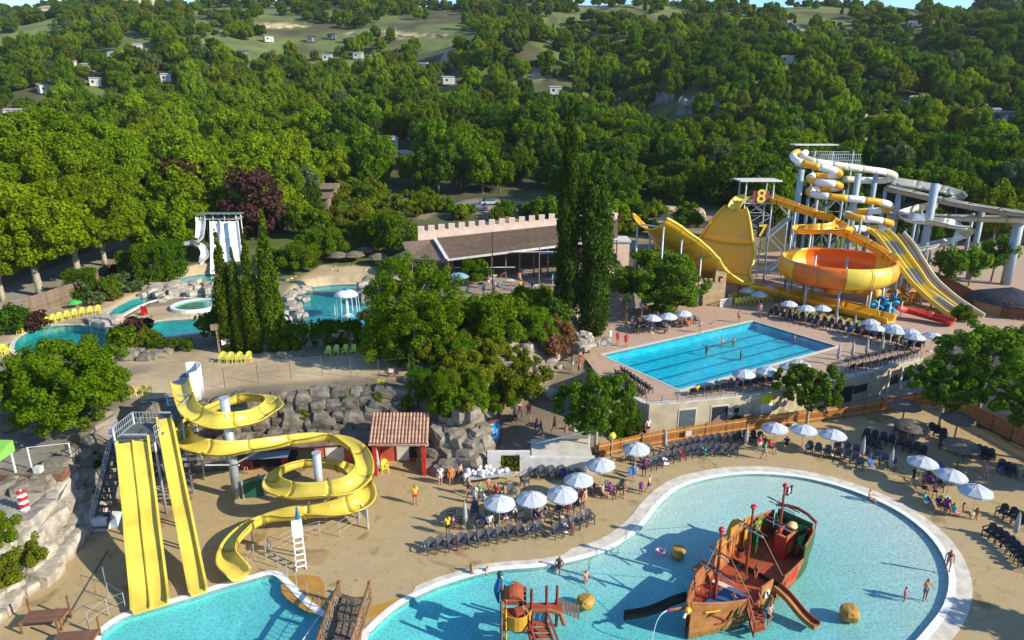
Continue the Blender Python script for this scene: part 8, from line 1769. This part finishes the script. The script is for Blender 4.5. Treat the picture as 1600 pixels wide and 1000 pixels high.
# mobile homes
HM = {'w': mat('home_white', (.50,.48,.43), .6, .1), 'g': mat('home_grey', (.36,.36,.34), .7, .12), 'd': mat('home_dark', (.13,.12,.11), .7, .2), 't': mat('home_tan', (.50,.34,.20), .7, .12), 'b': mat('home_blue_grey', (.20,.27,.33), .6, .12)}
for i, ((px, py, k, w), p) in enumerate(zip(HOMES, HP)):
    an = math.atan2(p.y, p.x)-math.pi/2+random.uniform(-.5,.5)
    cn = dict(w='white', g='grey', d='dark', t='tan', b='blue grey')[k]; wh = ('high on the left hill' if py < 120 and px < 640 else 'among the trees left of centre' if px < 640 else 'among the trees behind the tall cypresses' if px < 1100 else 'among the trees on the right hill')
    t = thing('mobile_home', f'{cn} mobile home half hidden {wh}', 'mobile home', p, an, f'{cn} mobile homes {wh}'); dd = w*.55
    MB().box((0,0,1.5), (w,dd,3.0)).obj('wall', HM[k], t); MB().prism([(-w/2-.2,-dd/2-.3),(w/2+.2,-dd/2-.3),(w/2+.2,dd/2+.3),(-w/2-.2,dd/2+.3)], 3.0, [3.05,3.05,3.6,3.6]).obj('roof', SOLAR if k in 'db' else HM['t' if k == 't' else 'g'], t)
    MB().box((-w*.2,-dd/2-.02,1.8), (w*.22,.08,.9)).obj('window', DARK, t); MB().box((w*.2,-dd/2-.02,1.2), (.9,.08,2.1)).obj('door', HM['g'], t)
def hut(name, label, px, py, w, d, h, m, rm, cat='hut', y=None):
    p = T(px, py); t = thing(name, label, cat, p); MB().box((0,0,h/2), (w,d,h)).obj('wall', m, t); MB().prism([(-w/2-.4,-d/2-.5),(w/2+.4,-d/2-.5),(w/2+.4,d/2+.4),(-w/2-.4,d/2+.4)], h, [h+.1,h+.1,h+.9,h+.9]).obj('roof', rm, t)
    MB().box((w*.15,-d/2-.02,1.1), (.9,.08,2.0)).obj('door', DARK, t); MB().box((-w*.25,-d/2-.02,1.5), (.8,.08,.8)).obj('window', DARK, t); return t
hut('blue_roofed_hut', 'small hut with a dark blue roof above the left road, before dark trees', 230, 298, 7, 4, 2.6, HM['d'], mat('blue_roof', (.04,.16,.27), .5, .15))
hut('solar_cabin', 'cabin with a dark blue panelled roof above the half pipe', 1096, 288, 6.0, 4.5, 2.8, HM['w'], SOLAR)
for i, (px, py, w) in enumerate(((481,328,3.0),(500,332,4.2),(512,316,4.0))):
    t = hut('timber_hut', ('leftmost grey timber hut behind the plum tree','grey timber toilet hut bearing a white figure sign','grey timber hut behind the one with the white figure')[i], px, py, w, 3, 3.0, OLDW, OLDW)
    for k in range(int(w/.3)): MB().box((-w/2+.15+k*.3,-1.52,1.5), (.26,.05,2.9)).obj('plank', OLDW, t)
    if i == 1: b = MB(); b.box((.0,-1.58,1.7), (.28,.03,.9)); b.box((.0,-1.58,2.35), (.26,.03,.26)); b.obj('figure_sign', WHITE, t)
h0 = PY(200,2,600); t = thing('hilltop_house', 'pale stone house on the crest of the left hill', 'house', (h0.x, 600, H(h0.x, 600))); MB().box((0,0,5), (24,12,10)).obj('wall', CWALL, t); MB().box((16,2,4), (10,10,8)).obj('wall', CWALL, t); MB().prism([(-13,-7),(13,-7),(13,7),(-13,7)], 10, [10.2,10.2,13,13]).obj('roof', TILE, t)
for x in (-7,-1,5): MB().box((x,-6.05,6), (2,.2,2.6)).obj('window', DARK, t)
h0 = PY(78,26,560); t = thing('hilltop_cottage', 'small white cottage on the left skyline', 'house', (h0.x, 560, H(h0.x, 560))); MB().box((0,0,3), (10,8,7)).obj('wall', OFFW, t); MB().prism([(-5.5,-4.5),(5.5,-4.5),(5.5,4.5),(-5.5,4.5)], 6.5, [6.7,6.7,9,9]).obj('roof', TILE, t); MB().box((1,-4.05,3.5), (1.6,.2,2)).obj('window', DARK, t)
# skyline trees
tree_proto('sky_round', 'dark', 4.6, 8.5, 1.0, 40, 2600, .6, 71, .3, r0=.25, limbs=4)
for i, (px, d, k, s) in enumerate(((44,600,'sky_round',.95),(61,600,'sky_round',.95),(77,595,'sky_round',.9),(92,600,'sky_round',.85),(107,600,'f_cone',.7),(118,600,'sky_round',1.0),(135,605,'f_mid',1.1),(150,605,'f_dark',1.1),(165,605,'f_dark',1.2),(178,605,'f_mid',1.3),(240,615,'f_dark',.9),(252,615,'sky_round',.9),(283,615,'f_dark',.8),(330,615,'sky_round',.8),(350,615,'f_dark',.9),(365,615,'sky_round',.8),(12,600,'sky_round',.8),(28,600,'f_dark',.8),(1335,560,'sky_round',.8),(1448,580,'sky_round',1.2),(1535,610,'f_dark',1.8),(1550,610,'f_dark',1.9),(1565,612,'f_dark',1.7),(1590,610,'f_cone',1.7),(1580,600,'f_mid',1.2),(1598,605,'f_cone',1.6),(820,615,'f_dark',.9),(870,615,'sky_round',.8),(905,615,'f_dark',.9),(930,615,'f_dark',.9),(945,615,'f_mid',1.0),(435,615,'f_dark',.8),(560,615,'sky_round',.7),(660,615,'f_mid',.8))):
    q = PY(px, 20, d); wh = 'left skyline' if px < 400 else ('right skyline' if px > 1300 else 'middle of the skyline'); plant(k, (q.x, d, H(q.x, d)-.3), f'{FN.get(k, "small round dark")} tree standing on the {wh}', 'tree', 'skyline_tree', f'{FN.get(k, "small round dark")} trees on the {wh}', None, s)
# parked cars
def car(label, px, py, m, rz):
    p = T(px, py); t = thing('parked_car', label, 'car', p, rz); MB().prism([(-2.1,-.85),(2.1,-.85),(2.1,.85),(-2.1,.85)], .3, .85).obj('body', m, t); b = MB(); b.add([(-1.5,-.75,.85),(1.2,-.75,.85),(1.2,.75,.85),(-1.5,.75,.85),(-1.1,-.62,1.45),(.6,-.62,1.45),(.6,.62,1.45),(-1.1,.62,1.45)], [(0,1,5,4),(1,2,6,5),(2,3,7,6),(3,0,4,7),(4,5,6,7)]); b.obj('cabin', SOLAR, t)
    for x in (-1.3,1.3):
        for s in (-1,1): MB().cyl((x,s*.75,.32), (x,s*.92,.32), .32, .32, 10).obj('wheel', DARK, t)
car('dark car parked on the gravel behind the restaurant', 745, 330, SOLAR, .5); car('grey car parked on the gravel behind the restaurant, right of a dark one', 765, 320, HM['g'], .3); car('dark car beside the timber huts', 548, 327, DARK, .1)

# ------------------------------------------------------------------ thin air over the valley
hz_ = bpy.data.materials.new('thin_haze'); hz_.use_nodes = True; hn = hz_.node_tree.nodes; hn.clear(); ho = hn.new('ShaderNodeOutputMaterial'); hv = hn.new('ShaderNodeVolumePrincipled')
hv.inputs['Color'].default_value = (.80,.88,.95,1); hv.inputs['Density'].default_value = 0.00007; hz_.node_tree.links.new(hv.outputs[0], ho.inputs['Volume'])
b = MB(); b.box((0,600,70), (2600,1500,160)); o = b.obj('haze', hz_); struct(o, 'stuff')
